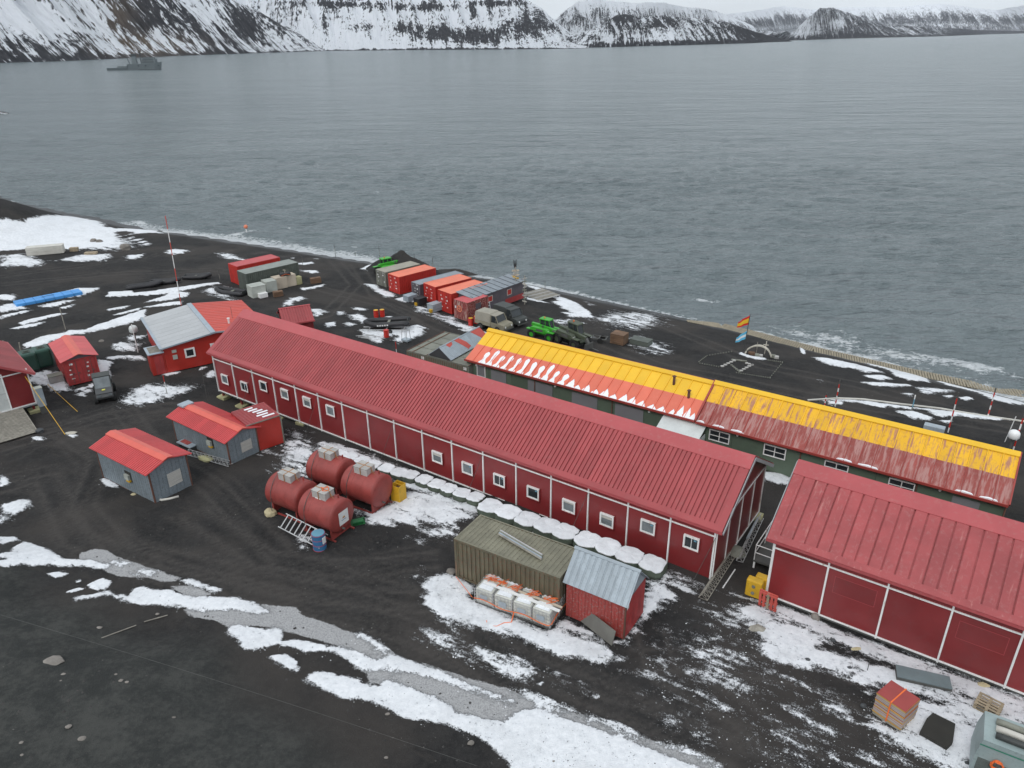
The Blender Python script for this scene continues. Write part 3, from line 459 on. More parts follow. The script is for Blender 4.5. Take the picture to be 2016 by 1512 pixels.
# ---------------------------------------------------------------- far mountains
mm=NB('snowy_rock')
mc=mm.attr('muv',False); sb=mm.attr('snow'); br=mm.attr('brown')
s1=mm.noise(mm.coord(vec=mc,scale=(1,0.05,1)),0.045,7,0.68); s2=mm.noise(mm.coord(vec=mc,scale=(1,0.09,1)),0.16,6,0.72); s3=mm.noise(mm.coord(vec=mc),0.02,5,.6)
v=mm.math('ADD',sb,mm.math('ADD',mm.math('MULTIPLY',mm.math('SUBTRACT',s1,0.5),2.1),mm.math('MULTIPLY',mm.math('SUBTRACT',s2,0.5),2.0)))
v=mm.math('ADD',v,mm.math('MULTIPLY',mm.math('SUBTRACT',s3,0.5),0.8))
mk=mm.rng(v,0.38,0.56,0,1)
rk=mm.mix(mm.rng(s2,0.35,0.65,0,1),(0.034,0.036,0.042),(0.075,0.076,0.084)); rk=mm.mix(br,rk,mm.mix(mm.rng(s2,0.3,0.7,0,1),(0.10,0.08,0.062),(0.19,0.155,0.13)))
mm.val(mm.b.inputs['Base Color'],mm.mix(mk,rk,(0.80,0.83,0.88))); mm.b.inputs['Roughness'].default_value=1; mm.b.inputs['Specular IOR Level'].default_value=0.1
mm.L(mm.bump(mm.math('ADD',s1,mm.math('MULTIPLY',s2,.4)),1.0,25.0),mm.b.inputs['Normal'])
def mountain(name,cols,label,snowf,brownf=None,n=500,rows=70,prof=1.0,amp=0.10,ku=60.,seed=1,back=1.35,cn=3.0):
    C=np.array(cols,float); u0=np.linspace(0,1,len(C)); u=np.linspace(0,1,n); c_=[np.interp(u,u0,C[:,k]) for k in range(C.shape[1])]
    bx=np.empty(n);by=np.empty(n);kx=np.empty(n);ky=np.empty(n);kz=np.empty(n)
    jit=(fbm(u*40,u*0,5,seed)-.5)*cn
    for i in range(n):
        bx[i],by[i]=GZ(c_[0][i],c_[1][i],SEA)
        d=ray(c_[2][i],c_[3][i]+jit[i]*(1 if c_[3][i]>-5 else 4)); k=max(c_[4][i],math.hypot(bx[i],by[i])*1.12+150)/math.hypot(d[0],d[1]); kx[i],ky[i],kz[i]=d[0]*k,d[1]*k,CH+d[2]*k
    al=np.concatenate([[0],np.cumsum(np.hypot(np.diff(bx+kx)/2,np.diff(by+ky)/2))])
    v=np.linspace(0,back,rows)[:,None]; vv=np.minimum(v,1)
    x=bx+(kx-bx)*v; y=by+(ky-by)*v
    H=(kz-SEA)
    hh=vv**prof*(1-0.0*vv); z=SEA+H*hh-np.maximum(v-1,0)*H*1.1
    U=np.broadcast_to(al,x.shape); slen=np.hypot(kx-bx,ky-by)[None,:]*v
    env=np.clip(np.sin(np.pi*vv*.96),0,1)**.9*np.where(v<=1,1,0.3)
    rid=1-np.abs(2*fbm(U/ku+ (v*1.2),slen/(ku*9),4,seed+5)-1)
    z=z+H*amp*(rid-.62)*2.2*env+H*amp*.6*(fbm(U/(ku*2.5),slen/(ku*2.5),4,seed+9)-.5)*env
    px,py=projv(x,y,z)
    sn=snowf(px,py,v,U)+(.10 if name in('snow_bowl','rocky_headland') else .04)+.8*(.62-rid)*np.clip(env,.15,1); brn=np.zeros_like(x) if brownf is None else brownf(px,py,v)
    o=gridobj(name,x,y,np.maximum(z,SEA-3),[mm.m],dict(snow=sn,brown=brn,muv=np.stack([U,slen*2.0,np.zeros_like(U)],-1)))
    setp(o,label,None,None,'structure'); return o
def gs(px,py,x,y,rx,ry,v): return v*np.exp(-((px-x)/rx)**2-((py-y)/ry)**2)
# far plateau
mountain('far_mountain_range',[(1380,76,1400,34,8800),(1450,74,1440,27,8800),(1500,73,1475,23,9000),(1560,71,1540,12,9200),(1620,70,1600,19,9200),(1700,69,1670,14,9300),(1780,68,1760,14,9400),(1870,67,1850,8,9600),(1930,66.5,1900,13,9600),(1990,66,1960,20,9600),(2080,65.5,2030,9,9700),(2200,65,2160,10,9700)],
 'distant snow covered plateau and cliffs across the bay',lambda px,py,v,U:0.80-0.42*ss(.75,.4,v)*ss(.1,.3,v)-.45*ss(.25,.1,v)+0*px,n=420,amp=.07,ku=160,seed=3,cn=3,prof=.8)
mountain('snowy_peak',[(1020,95,1060,70,4700),(1070,92,1085,45,4700),(1110,90,1112,22,4800),(1150,88,1140,2,5000),(1190,86,1185,1,5200),(1250,84,1240,6,5400),(1300,82,1300,5,5500),(1350,80,1340,12,5600),(1410,78,1400,19,5700),(1460,77,1430,29,5900),(1500,76,1480,50,6000)],
 'snowy peak with dark cliffs behind the low hills',lambda px,py,v,U:0.62-.35*gs(px,py,1110,25,40,14,1)-.3*gs(px,py,1400,20,40,8,1)+.25*ss(.5,.9,v),n=420,amp=.10,ku=110,seed=8,prof=.9)
mountain('dark_cone_hill',[(1430,85,1500,60,5200),(1500,82,1545,62,5200),(1540,80,1570,55,5300),(1580,79,1590,36,5400),(1620,77.5,1615,16,5500),(1660,76,1640,16,5500),(1700,75,1665,24,5600),(1740,74,1700,36,5700),(1790,73,1740,47,5800),(1840,72,1810,52,6000),(1900,69.5,1870,55,6200),(1950,67.5,1930,59,6600),(2016,66.3,2000,61,7200),(2100,65.5,2090,61,7400)],
 'dark volcanic cone streaked with snow on the far shore',lambda px,py,v,U:0.40+.45*gs(px,py,1585,50,28,16,1)+.5*gs(px,py,1650,45,14,10,1)+.25*gs(px,py,1560,65,40,6,1)-.25*ss(.25,.05,v)-.3*ss(1850,1900,px)-.15*gs(px,py,1700,70,80,8,1),n=460,amp=.13,ku=90,seed=13,cn=1.5,prof=1.15)
mountain('low_hills',[(1000,96.5,1030,88,2800),(1060,95.5,1085,82,2850),(1100,95,1120,68,3000),(1150,94,1165,58,3100),(1200,93,1200,36,3300),(1240,91.8,1225,28,3400),(1280,90.5,1262,33,3400),(1330,89.5,1300,30,3400),(1380,88,1340,35,3400),(1430,86.5,1395,37,3450),(1480,85,1430,44,3500),(1510,83.5,1470,58,3600),(1540,82.5,1510,70,3700),(1560,82,1545,78,3800)],
 'low dark hills with white snow streaks on the far shore',lambda px,py,v,U:0.42+.22*gs(px,py,1190,75,120,18,1)+.22*gs(px,py,1330,60,40,18,1)-.45*ss(1420,1500,px)-.35*ss(.12,.03,v)-.4*gs(px,py,1225,36,28,7,1)-.35*gs(px,py,1305,42,26,9,1)+.2*gs(px,py,1265,42,20,6,1)+.3*gs(px,py,1080,90,40,6,1),n=520,amp=.14,ku=48,seed=17,cn=2.5,prof=.75)
def sbowl(px,py,v,U):
    r=0.66+0*px+.12*gs(px,py,700,80,60,20,1)
    r=r-.62*gs(px,py,940,72,60,14,1)-.45*gs(px,py,790,55,26,12,1)-.5*gs(px,py,860,62,40,14,1)-.35*gs(px,py,730,55,14,10,1)
    r=r-.55*ss(.045,.015,v)-.55*gs(py,px,8,660,7,80,1)-.5*gs(py,px,14,830,7,80,1)-.4*gs(py,px,6,980,6,70,1)-.4*gs(px,py,1050,50,40,22,1)-.35*gs(px,py,930,25,14,14,1)
    return r
mountain('snow_bowl',[(300,103,330,-60,3600),(400,102,430,-70,3600),(500,101,520,-70,3600),(600,100.3,610,-60,3500),(700,99.5,700,-50,3500),(800,98.7,790,-45,3500),(900,98,880,-42,3500),(980,97.5,960,-40,3500),(1030,97,1010,-25,3500),(1060,96.7,1040,2,3500),(1085,96.3,1065,15,3450),(1110,96,1090,38,3400),(1130,95.6,1110,55,3300),(1160,95,1140,75,3200)],
 'white snow bowl with rocky cliff bands across the bay',sbowl,n=560,rows=90,amp=.08,ku=55,seed=23,prof=1.25)
def shead(px,py,v,U):
    r=0.42+0*px+.10*ss(420,560,px)
    r=r+.55*gs(px,py,50,30,110,36,1)+.3*gs(px,py,380,20,60,30,1)+.35*gs(px,py,200,50,25,40,1)-.3*gs(px,py,190,60,35,30,.8)-.35*gs(px,py,300,30,50,30,1)
    r=r-.22*gs(px,py,60,95,90,18,1)-.2*gs(px,py,480,65,80,35,1)+.1*gs(px,py,560,70,60,20,1)
    r=r-.3*ss(.04,.01,v); return r
mountain('rocky_headland',[(-420,150,-1000,-260,2300),(-250,141,-750,-300,2500),(-100,131,-600,-330,2600),(0,124,-450,-320,2700),(110,121,-320,-300,2700),(200,117,-200,-270,2700),(330,111,-20,-220,2800),(420,107.5,150,-160,2800),(500,105,300,-90,2750),(560,103,450,-2,2700),(600,101.5,500,18,2600),(625,100.8,545,42,2500),(642,100,590,66,2400),(655,99.8,625,86,2300),(664,99.6,650,96,2200)],
 'rocky headland with brown scree and diagonal snow gullies left of the bay',shead,lambda px,py,v:np.clip(gs(px,py,290,88,90,22,1.1)+gs(px,py,225,30,40,40,.8)+gs(px,py,150,30,20,20,.5),0,1),n=620,rows=110,amp=.16,ku=75,seed=31,prof=1.12)
# small spit in the water at the left edge
xs,ys=GZ(8,224,SEA); u=np.linspace(-1,1,40); UU,VV=np.meshgrid(u,u)
sp=gridobj('spit',xs+UU*9-6,ys+VV*5,SEA-.6+2.2*np.clip(1-UU**2-VV**2,0,1)**.7+(fbm(UU*4+9,VV*4+9,3,2)-.5)*.6,[g.m],dict(snow=.6*ss(.2,.6,fbm(UU*3+5,VV*3+5,3,3)),rag=UU*0+1,ice=UU*0,hill=UU*0,wet=UU*0,track=UU*0)); setp(sp,'small black spit with snow in the water',None,None,'structure')

# ---------------------------------------------------------------- haze
hz=bpy.data.materials.new('haze'); hz.use_nodes=True; hz.node_tree.nodes.clear()
ho=hz.node_tree.nodes.new('ShaderNodeOutputMaterial'); hv=hz.node_tree.nodes.new('ShaderNodeVolumePrincipled'); hv.inputs['Density'].default_value=1.6e-5; hv.inputs['Color'].default_value=(.86,.91,1,1); hv.inputs['Anisotropy'].default_value=0.2
hz.node_tree.links.new(hv.outputs[0],ho.inputs['Volume'])
hb=MB().box(-14500,14500,-14500,14500,-31.5,1150).build('haze',hz); hb['kind']='stuff'; hb['label']='pale air thinning the far mountains'
# ================================================================ materials for built things
MT={}
def P(name,*a_,**k):
    MT[name]=paint(name,*a_,**k); return MT[name]
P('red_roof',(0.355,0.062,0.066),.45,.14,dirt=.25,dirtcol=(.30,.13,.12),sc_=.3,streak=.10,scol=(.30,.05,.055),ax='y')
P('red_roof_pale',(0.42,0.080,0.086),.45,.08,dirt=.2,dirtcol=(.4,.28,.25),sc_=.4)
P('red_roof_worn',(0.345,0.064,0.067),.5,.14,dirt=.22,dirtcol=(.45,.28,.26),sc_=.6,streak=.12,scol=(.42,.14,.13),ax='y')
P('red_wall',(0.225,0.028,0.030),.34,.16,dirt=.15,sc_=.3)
P('white_steel',(0.80,0.80,0.79),.45,.08,dirt=.25,dirtcol=(.4,.35,.3),streak=.2,scol=(.5,.42,.35))
P('grey_trim',(0.36,0.37,0.38),.45,.1)
P('footing',(0.42,0.40,0.22),.9,.25,dirt=.5)
P('concrete',(0.33,0.32,0.30),.9,.2,dirt=.4)
P('glass',(0.030,0.036,0.040),.06,.3)
P('glass_pale',(0.16,0.18,0.19),.10,.3)
P('bright_red_roof',(0.56,0.074,0.076),.42,.08,sc_=.5,dirt=.12,dirtcol=(.5,.15,.12))
P('ridge_orange',(0.68,0.12,0.085),.42,.06)
P('shed_grey',(0.20,0.235,0.26),.5,.12,dirt=.5,dirtcol=(.12,.11,.10),streak=.45,scol=(.13,.15,.165))
P('vent_cream',(0.55,0.53,0.48),.6,.1)
P('rust_brown',(0.14,0.065,0.045),.9,.35,dirt=.5)
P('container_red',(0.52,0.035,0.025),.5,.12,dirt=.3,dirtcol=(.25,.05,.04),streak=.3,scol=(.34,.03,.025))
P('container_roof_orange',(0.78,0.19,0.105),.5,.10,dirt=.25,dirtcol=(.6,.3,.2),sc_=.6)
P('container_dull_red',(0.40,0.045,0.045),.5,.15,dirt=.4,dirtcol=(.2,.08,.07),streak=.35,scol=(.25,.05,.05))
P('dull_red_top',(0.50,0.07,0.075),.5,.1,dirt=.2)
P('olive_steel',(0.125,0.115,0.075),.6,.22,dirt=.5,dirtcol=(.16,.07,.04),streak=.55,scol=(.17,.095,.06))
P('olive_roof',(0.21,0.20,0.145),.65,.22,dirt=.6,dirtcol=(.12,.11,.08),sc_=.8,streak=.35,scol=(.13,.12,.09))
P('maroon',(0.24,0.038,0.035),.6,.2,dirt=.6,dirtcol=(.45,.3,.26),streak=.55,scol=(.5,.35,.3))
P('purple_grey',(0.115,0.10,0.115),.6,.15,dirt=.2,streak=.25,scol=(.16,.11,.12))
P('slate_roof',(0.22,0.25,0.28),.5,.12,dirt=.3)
P('dark_seam',(0.06,0.065,0.07),.6,.1)
P('green_grey',(0.095,0.11,0.095),.6,.2,dirt=.4)
P('green_grey_roof',(0.24,0.26,0.24),.65,.15,dirt=.4)
P('green_wall',(0.105,0.145,0.105),.6,.12,dirt=.35,dirtcol=(.07,.08,.06),sc_=.5)
P('green_dark',(0.05,0.065,0.05),.6,.2)
P('shutter_grey',(0.20,0.205,0.215),.55,.08,sc_=.5)
P('yellow_roof',(0.84,0.50,0.025),.45,.06,dirt=.15,dirtcol=(.6,.35,.05),sc_=.5)
P('yellow_roof_rusty',(0.80,0.44,0.012),.5,.05,dirt=.6,dirtcol=(.33,.13,.07),sc_=.33,streak=.62,scol=(.42,.19,.12),ax='y')
P('orange_roof',(0.72,0.17,0.105),.5,.07,dirt=.2,dirtcol=(.75,.3,.22),sc_=.6)
P('rusty_roof',(0.30,0.062,0.050),.55,.14,dirt=.3,dirtcol=(.40,.22,.20),sc_=.5,streak=.8,scol=(.40,.20,.18),ax='y')
P('rust_seam',(0.34,0.055,0.045),.5,.1)
P('tank_red',(0.29,0.052,0.045),.5,.18,dirt=.55,dirtcol=(.14,.04,.03),sc_=1.2)
P('grey_box',(0.42,0.41,0.39),.7,.15,dirt=.4)
P('strap_orange',(0.80,0.16,0.035),.6,.1)
P('strap_tan',(0.35,0.17,0.07),.7,.1)
P('alu',(0.50,0.50,0.50),.35,.12,metal=.4,dirt=.3)
P('yellow_paint',(0.62,0.36,0.02),.5,.15,dirt=.4)
P('blue_paint',(0.04,0.15,0.30),.4,.1,dirt=.3)
P('blue_top',(0.12,0.30,0.40),.4,.1)
P('white_paint',(0.78,0.78,0.77),.5,.05,dirt=.2)
P('green_paint',(0.02,0.16,0.05),.5,.2)
P('bin_green',(0.075,0.095,0.07),.75,.2,dirt=.5)
P('snow',(0.76,0.78,0.81),.7,.10,dirt=.45,dirtcol=(.45,.44,.43),sc_=1.5,bump=.4)
P('clean_snow',(0.83,0.85,0.88),.7,.02,sc_=1.5)
P('zinc',(0.33,0.38,0.42),.42,.12,dirt=.25,streak=.3,scol=(.26,.30,.33))
P('red_shed',(0.34,0.05,0.042),.55,.15,dirt=.4,streak=.5,scol=(.30,.16,.15))
P('cement_board',(0.15,0.145,0.13),.85,.15,dirt=.4)
P('wood',(0.36,0.29,0.20),.85,.25,dirt=.4,sc_=3)
P('wood_grey',(0.30,0.28,0.24),.9,.25,dirt=.5,sc_=3)
P('ibc_plastic',(0.55,0.55,0.50),.4,.12,dirt=.35)
P('steel_dark',(0.09,0.09,0.085),.6,.2)
P('black_rubber',(0.025,0.025,0.028),.55,.2)
P('tyre',(0.018,0.018,0.018),.85,.2)
P('utv_grey',(0.075,0.078,0.08),.5,.12,dirt=.4)
P('army_tan',(0.25,0.23,0.17),.7,.12,dirt=.4)
P('army_canvas',(0.32,0.30,0.25),.85,.1,dirt=.2)
P('army_dark',(0.045,0.05,0.048),.6,.15,dirt=.3)
P('lime',(0.05,0.36,0.03),.4,.1,dirt=.2)
P('olive_paint',(0.07,0.085,0.055),.5,.15,dirt=.5)
P('lamp_yellow',(0.75,0.72,0.12),.3,.05)
P('box_grey',(0.42,0.44,0.40),.6,.1,dirt=.3)
P('box_tan',(0.55,0.47,0.37),.65,.1,dirt=.3)
P('crate_rust',(0.17,0.10,0.06),.85,.3,dirt=.5)
P('drum_red',(0.55,0.03,0.02),.4,.1,dirt=.2)
P('tarp_blue',(0.07,0.30,0.68),.5,.08,dirt=.15)
P('ship_grey',(0.145,0.17,0.18),.6,.1)
P('ship_dark',(0.05,0.06,0.065),.6,.1)
P('bone',(0.52,0.49,0.42),.8,.2,dirt=.4)
P('mat_tan',(0.30,0.26,0.19),.9,.15,dirt=.3)
P('mat_dark',(0.085,0.075,0.055),.9,.15)
P('tank_green',(0.022,0.075,0.055),.45,.15,dirt=.4)
P('flag_red',(0.65,0.02,0.02),.8,.05); P('flag_yellow',(0.82,0.50,0.03),.8,.05); P('flag_blue',(0.12,0.50,0.75),.8,.05); P('flag_white',(0.8,0.82,0.84),.8,.05)
P('panel_yellow',(0.55,0.33,0.07),.7,.1); P('panel_grey',(0.38,0.35,0.33),.6,.1); P('panel_red',(0.33,0.055,0.05),.5,.08)
P('dark_mat',(0.03,0.029,0.025),.95,.15); P('slab_grey',(0.15,0.19,0.20),.5,.1,dirt=.3)
P('unit_grey',(0.30,0.37,0.37),.5,.1,dirt=.3); P('unit_green',(0.03,0.22,0.14),.5,.1); P('louvre',(0.13,0.15,0.14),.6,.1)
P('rock',(0.22,0.20,0.18),.95,.3,dirt=.4,bump=.5); P('rock_yellow',(0.52,0.45,0.28),.95,.2,dirt=.4)
P('weather_grey',(0.21,0.215,0.18),.8,.2,dirt=.5,sc_=.7); P('red_patch',(0.50,0.08,0.06),.6,.1)
P('dome_white',(0.80,0.80,0.80),.4,.03); P('buoy',(0.75,0.22,0.12),.5,.1); P('canopy',(0.60,0.63,0.62),.4,.08,dirt=.25)
P('lab_red',(0.42,0.032,0.022),.45,.1,dirt=.25,dirtcol=(.3,.05,.04)); P('lab_roof_red',(0.55,0.065,0.042),.45,.08,dirt=.2)
P('lab_roof_grey',(0.42,0.43,0.44),.5,.06,dirt=.2,sc_=.4); P('lab_trim',(0.32,0.37,0.42),.45,.1)
# ================================================================ shared building pieces
def rib_sheet(w,l,pitch,h,mats,split=None,top=.35,t=.03,lap=0.0):
    """ribbed metal sheet, x across, y up the slope; split=(fraction) -> upper part uses material 1"""
    xs=[];n=max(1,int(round(w/pitch)));p=w/n
    for i in range(n):
        x0=i*p; a_=p*(1-top)/2
        xs+=[(x0,0),(x0+a_*.8,0),(x0+a_,h),(x0+p-a_,h),(x0+p-a_*.8,0)]
    xs.append((w,0)); ys=[0,l] if split is None else [0,l*(1-split),l]
    b=MB(); V=[(x,y,z) for y in ys for x,z in xs]; m_=len(xs); F=[];MI=[]
    b.add(V,[]); 
    for j in range(len(ys)-1):
        for i in range(m_-1): b.f.append((j*m_+i,j*m_+i+1,(j+1)*m_+i+1,(j+1)*m_+i)); b.mi.append(j)
    b.box(0,w,0,l if split is None else l*(1-split),min(h,0)-t,min(h,0)-.002,0)
    if split is not None: b.box(0,w,l*(1-split),l,-t,-.002,1)
    return b.mesh('roof_sheet',mats)
def window_mesh(w,h,d=.10,fr=.09,mull=0,mat='white_steel'):
    b=MB(); b.box(-w/2,w/2,-d,0,h/2-fr,h/2); b.box(-w/2,w/2,-d,0,-h/2,-h/2+fr); b.box(-w/2,-w/2+fr,-d,0,-h/2+fr,h/2-fr); b.box(w/2-fr,w/2,-d,0,-h/2+fr,h/2-fr)
    for k in range(mull): 
        x=-w/2+w*(k+1)/(mull+1); b.box(x-fr*.4,x+fr*.4,-d*.8,0,-h/2+fr,h/2-fr)
    f=b.mesh('window',MT[mat]); g_=MB().box(-w/2+fr,w/2-fr,-d*.45,-.01,-h/2+fr,h/2-fr).mesh('pane',MT['glass']); return f,g_
def gable_roof(par,L,W,H,Rr,sheetw,pitch,rh,mats,ov=.35,ovx=.25,split=None,matcap='red_roof_pale',capw=.55,eaves='red_roof_pale',matsfar=None,lift=0.0,soffit=None,groove=False):
    ang=math.atan2(Rr,W/2); sl=(W/2+ov)/math.cos(ang); n=max(1,int(round((L+2*ovx)/sheetw))); sw_=(L+2*ovx)/n
    me=rib_sheet(sw_-.012,sl,pitch,rh,mats,split,top=groove if groove else .55); me2=me if matsfar is None else rib_sheet(sw_-.012,sl,pitch,rh,matsfar,split)
    ze=H-ov*math.tan(ang)+.04+lift
    for i in range(n):
        meshobj('roof_sheet',me,par,(-ovx+i*sw_+.006,-ov,ze),(ang,0,0))
        meshobj('roof_sheet',me2,par,(-ovx+(i+1)*sw_-.006,W+ov,ze),(ang,0,math.pi))
    b=MB(); zr=H+Rr+.04+lift+rh; c=capw
    for sg in (-1,1):
        a_=Vector((-ovx-.03,W/2,zr+.05)); e_=Vector((-ovx-.03,W/2+sg*c*math.cos(ang),zr+.05-c*math.sin(ang))); dx=Vector((L+2*ovx+.06,0,0)); dz=Vector((0,0,-.045))
        b.add([a_,a_+dx,e_+dx,e_,a_+dz,a_+dx+dz,e_+dx+dz,e_+dz],[(0,1,2,3) if sg<0 else (3,2,1,0),(4,5,6,7),(0,4,5,1),(2,6,7,3),(0,3,7,4),(1,5,6,2)])
    b.build('ridge_cap',MT[matcap],par)
    if groove:   # flat edge flashing along eave and gable ends
        for sg in (0,1):
            b=MB(); tr=Matrix.Translation((-ovx if sg==0 else L+ovx,-ov if sg==0 else W+ov,ze))@Matrix.Rotation(math.pi*sg,4,'Z')@Matrix.Rotation(ang,4,'X'); LL=L+2*ovx
            for x0,x1,y0,y1 in ((0,LL,-.02,.38),(0,.42,.381,sl-1.0),(LL-.42,LL,.381,sl-1.0)):
                P8=[tr@Vector(p) for p in [(x0,y0,rh+.002),(x1,y0,rh+.002),(x1,y1,rh+.002),(x0,y1,rh+.002),(x0,y0,rh+.014),(x1,y0,rh+.014),(x1,y1,rh+.014),(x0,y1,rh+.014)]]
                b.add(P8,[(0,3,2,1),(4,5,6,7),(0,1,5,4),(1,2,6,5),(2,3,7,6),(3,0,4,7)])
            b.build('edge_flashing',MT[mats[0].name if mats[0].name in MT else matcap],par)
    if eaves:
        b=MB(); b.box(-ovx-.02,L+ovx+.02,-ov-.07,-ov-.004,ze-.13,ze+.045); b.box(-ovx-.02,L+ovx+.02,W+ov+.004,W+ov+.07,ze-.13,ze+.045); b.build('eaves_trim',MT[eaves],par)
    return ang,ze
def rake_trim(par,L,W,H,Rr,mat,ov=.35,ovx=.25,th=.16,lift=.0,both=True,wd=.05):
    ang=math.atan2(Rr,W/2); b=MB(); ze=H-ov*math.tan(ang)+lift
    for x in ([-ovx-.03,L+ovx+.03] if both else [L+ovx+.03]):
        MB().bar((x,-ov,ze-.03),(x,W/2-.004,H+Rr+lift-.03),wd,th).build('gable_trim',MT[mat],par); MB().bar((x,W/2+.004,H+Rr+lift-.03),(x,W+ov,ze-.03),wd,th).build('gable_trim',MT[mat],par)
def red_hall(name,label,loc,yaw,L,W,H,Rr,nb,wins,stilts,roofmat='red_roof',worn=False,gab='right',sheetw=.9,pitch=.3,wpan=None):
    t=T(name,label,'building',loc,yaw); bay=L/nb; th=.08
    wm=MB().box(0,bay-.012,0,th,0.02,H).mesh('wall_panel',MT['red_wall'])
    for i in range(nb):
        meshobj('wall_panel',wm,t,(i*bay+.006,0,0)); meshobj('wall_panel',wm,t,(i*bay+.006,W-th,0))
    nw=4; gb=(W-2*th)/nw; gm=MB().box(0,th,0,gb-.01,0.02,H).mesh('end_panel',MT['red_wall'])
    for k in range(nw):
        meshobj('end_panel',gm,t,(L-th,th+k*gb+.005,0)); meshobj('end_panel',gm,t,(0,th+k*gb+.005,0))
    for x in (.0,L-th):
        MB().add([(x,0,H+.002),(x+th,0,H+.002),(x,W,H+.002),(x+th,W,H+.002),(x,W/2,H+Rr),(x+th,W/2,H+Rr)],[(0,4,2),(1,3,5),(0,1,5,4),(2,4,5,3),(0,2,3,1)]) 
        b=MB(); b.add([(x,0,H+.002),(x+th,0,H+.002),(x,W,H+.002),(x+th,W,H+.002),(x,W/2,H+Rr),(x+th,W/2,H+Rr)],[(0,2,4),(1,5,3),(0,4,5,1),(2,3,5,4),(0,1,3,2)]); b.build('gable_panel',MT['red_wall'],t)
    MB().box(-.02,L+.02,-.02,W+.02,-.22,-.002).build('floor_beam',MT['steel_dark'],t)
    # white exposed frame
    pm=MB().box(-.045,.045,-.09,-.004,-.12,H-.06).mesh('frame_post',MT['white_steel'])
    for i in range(nb+1): 
        x=min(max(i*bay,.05),L-.05); meshobj('frame_post',pm,t,(x,0,0)); meshobj('frame_post',pm,t,(x,W,0),(0,0,math.pi))
    for z in (H-.5,-.02):
        for y0,y1 in ((-.075,-.008),(W+.008,W+.075)):
            MB().box(0,L,y0,y1,z-.038,z+.038).build('frame_rail',MT['white_steel'],t)
    for x0,x1 in ((L+.006,L+.06),(-.06,-.006)):
        for z in (H-.05,0.0): MB().box(x0,x1,0,W,z-.04,z+.04).build('frame_rail',MT['white_steel'],t)
        for k in (0,1,2,3,4): 
            y=min(max(k*W/4,.05),W-.05)
            MB().box(x0,x1+.012,y-.03,y+.03,-.02,H-.08).build('frame_post',MT['white_steel'],t)
    # guy braces
    b=MB()
    for i in range(2,nb+1,3):
        b.bar((i*bay,-.1,H-.55),(i*bay-1.0,-1.3,.2-(1 if stilts else 0)),.022)
    _=b.build('guy_cable',MT['steel_dark'],t) if not worn else None
    fm,gm_=window_mesh(.98,.92,.13,.10); gm_=MB().box(-.39,.39,-.05,-.01,-.36,.36).mesh('pane',MT['glass_pale']); gmd=MB().box(-.39,.39,-.05,-.01,-.36,.36).mesh('pane',MT['glass'])
    for (i,z) in wins:
        o=meshobj('window',fm,t,((i+.5)*bay,0,H-.5-z)); k_=(i*7)%5
        meshobj('pane',[gm_,gm_,gmd,gm_,gmd][k_],o)
        if k_ in (1,3): MB().box(-.39,.39,-.055,-.051,.36-.16-.1*(k_==3),.36).build('blind',MT['vent_cream'],o)
        if k_ in (0,2,4): MB().box(.14,.30,-.056,-.051,.16,.26).build('sticker',MT['blue_top'],o)
        MB().box(-.02,.02,-.07,-.051,-.36,.36).build('mullion',MT['white_steel'],o) if k_==2 else None
        q=MB().box(-.53,.53,-.17,-.132,-.49,-.44).box(.492,.54,-.12,-.0,-.46,.47).build('sill',MT['red_wall'],o)
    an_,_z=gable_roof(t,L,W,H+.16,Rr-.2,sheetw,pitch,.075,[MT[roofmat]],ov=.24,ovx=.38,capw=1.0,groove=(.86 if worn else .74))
    rake_trim(t,L,W,H+.12,Rr-.2,'grey_trim',ov=.24,ovx=.42,th=.22)
    if stilts:
        for i in range(nb+1):
            for y in (.3,W/2,W-.3):
                p=t_world(loc,yaw,(i*bay,y)); zz=float(zg(p[0],p[1]))-loc[2]
                if zz>-.28: continue
                MB().box(-.09,.09,-.09,.09,zz-.1,-.2).build('stilt',MT['red_wall'],t,(min(max(i*bay,.1),L-.1),y,0))
                MB().cbox((0,0,zz+.08),(.95,.95,.34) if not worn else (.4,.4,.3)).build('footing',MT['footing' if not worn else 'concrete'],t,(min(max(i*bay,.1),L-.1),y,0),(0,0,.1),bevel=.04)
    return t
def t_world(loc,yaw,p):
    c,s=math.cos(yaw),math.sin(yaw); return (loc[0]+p[0]*c-p[1]*s,loc[1]+p[0]*s+p[1]*c)
# ---------------------------------------------------------------- the long red building
hall=red_hall('red_building','longest red metal building with white frame lines and fourteen small square windows',(-27.14,62.65,1.03+.06),R(-35.3),47.52,8.62,3.66,2.80,17,
   [(0,1.75),(1,1.75),(2,.98),(3,.98),(4,.98),(5,.98)]+[(k,1.62) for k in range(9,15)]+[(15,1.0),(16,1.0)],True)
hall2=red_hall('red_building','windowless red metal building with weathered roof in the lower right corner',(14.35,33.53,1.51),R(-35.7),11.69/4*8,8.6,3.75,2.75,8,[],True,roofmat='red_roof_worn',pitch=.62,sheetw=1.24,worn=True)
for k in (1,3): 
    b=MB(); x0=(k+.15)*2.92; x1=(k+.85)*2.92; b.box(x0,x1,-.012,-.003,H_:=1.75,2.75)
    b.build('panel_hatch',MT['red_wall'],hall2)
    b=MB(); b.box(x0-.03,x1+.03,-.02,-.013,1.71,1.74); b.box(x0-.03,x1+.03,-.02,-.013,2.76,2.79); b.box(x0-.03,x0-.002,-.02,-.013,1.74,2.76); b.box(x1+.002,x1+.03,-.02,-.013,1.74,2.76); b.build('hatch_frame',MT['red_roof'],hall2)
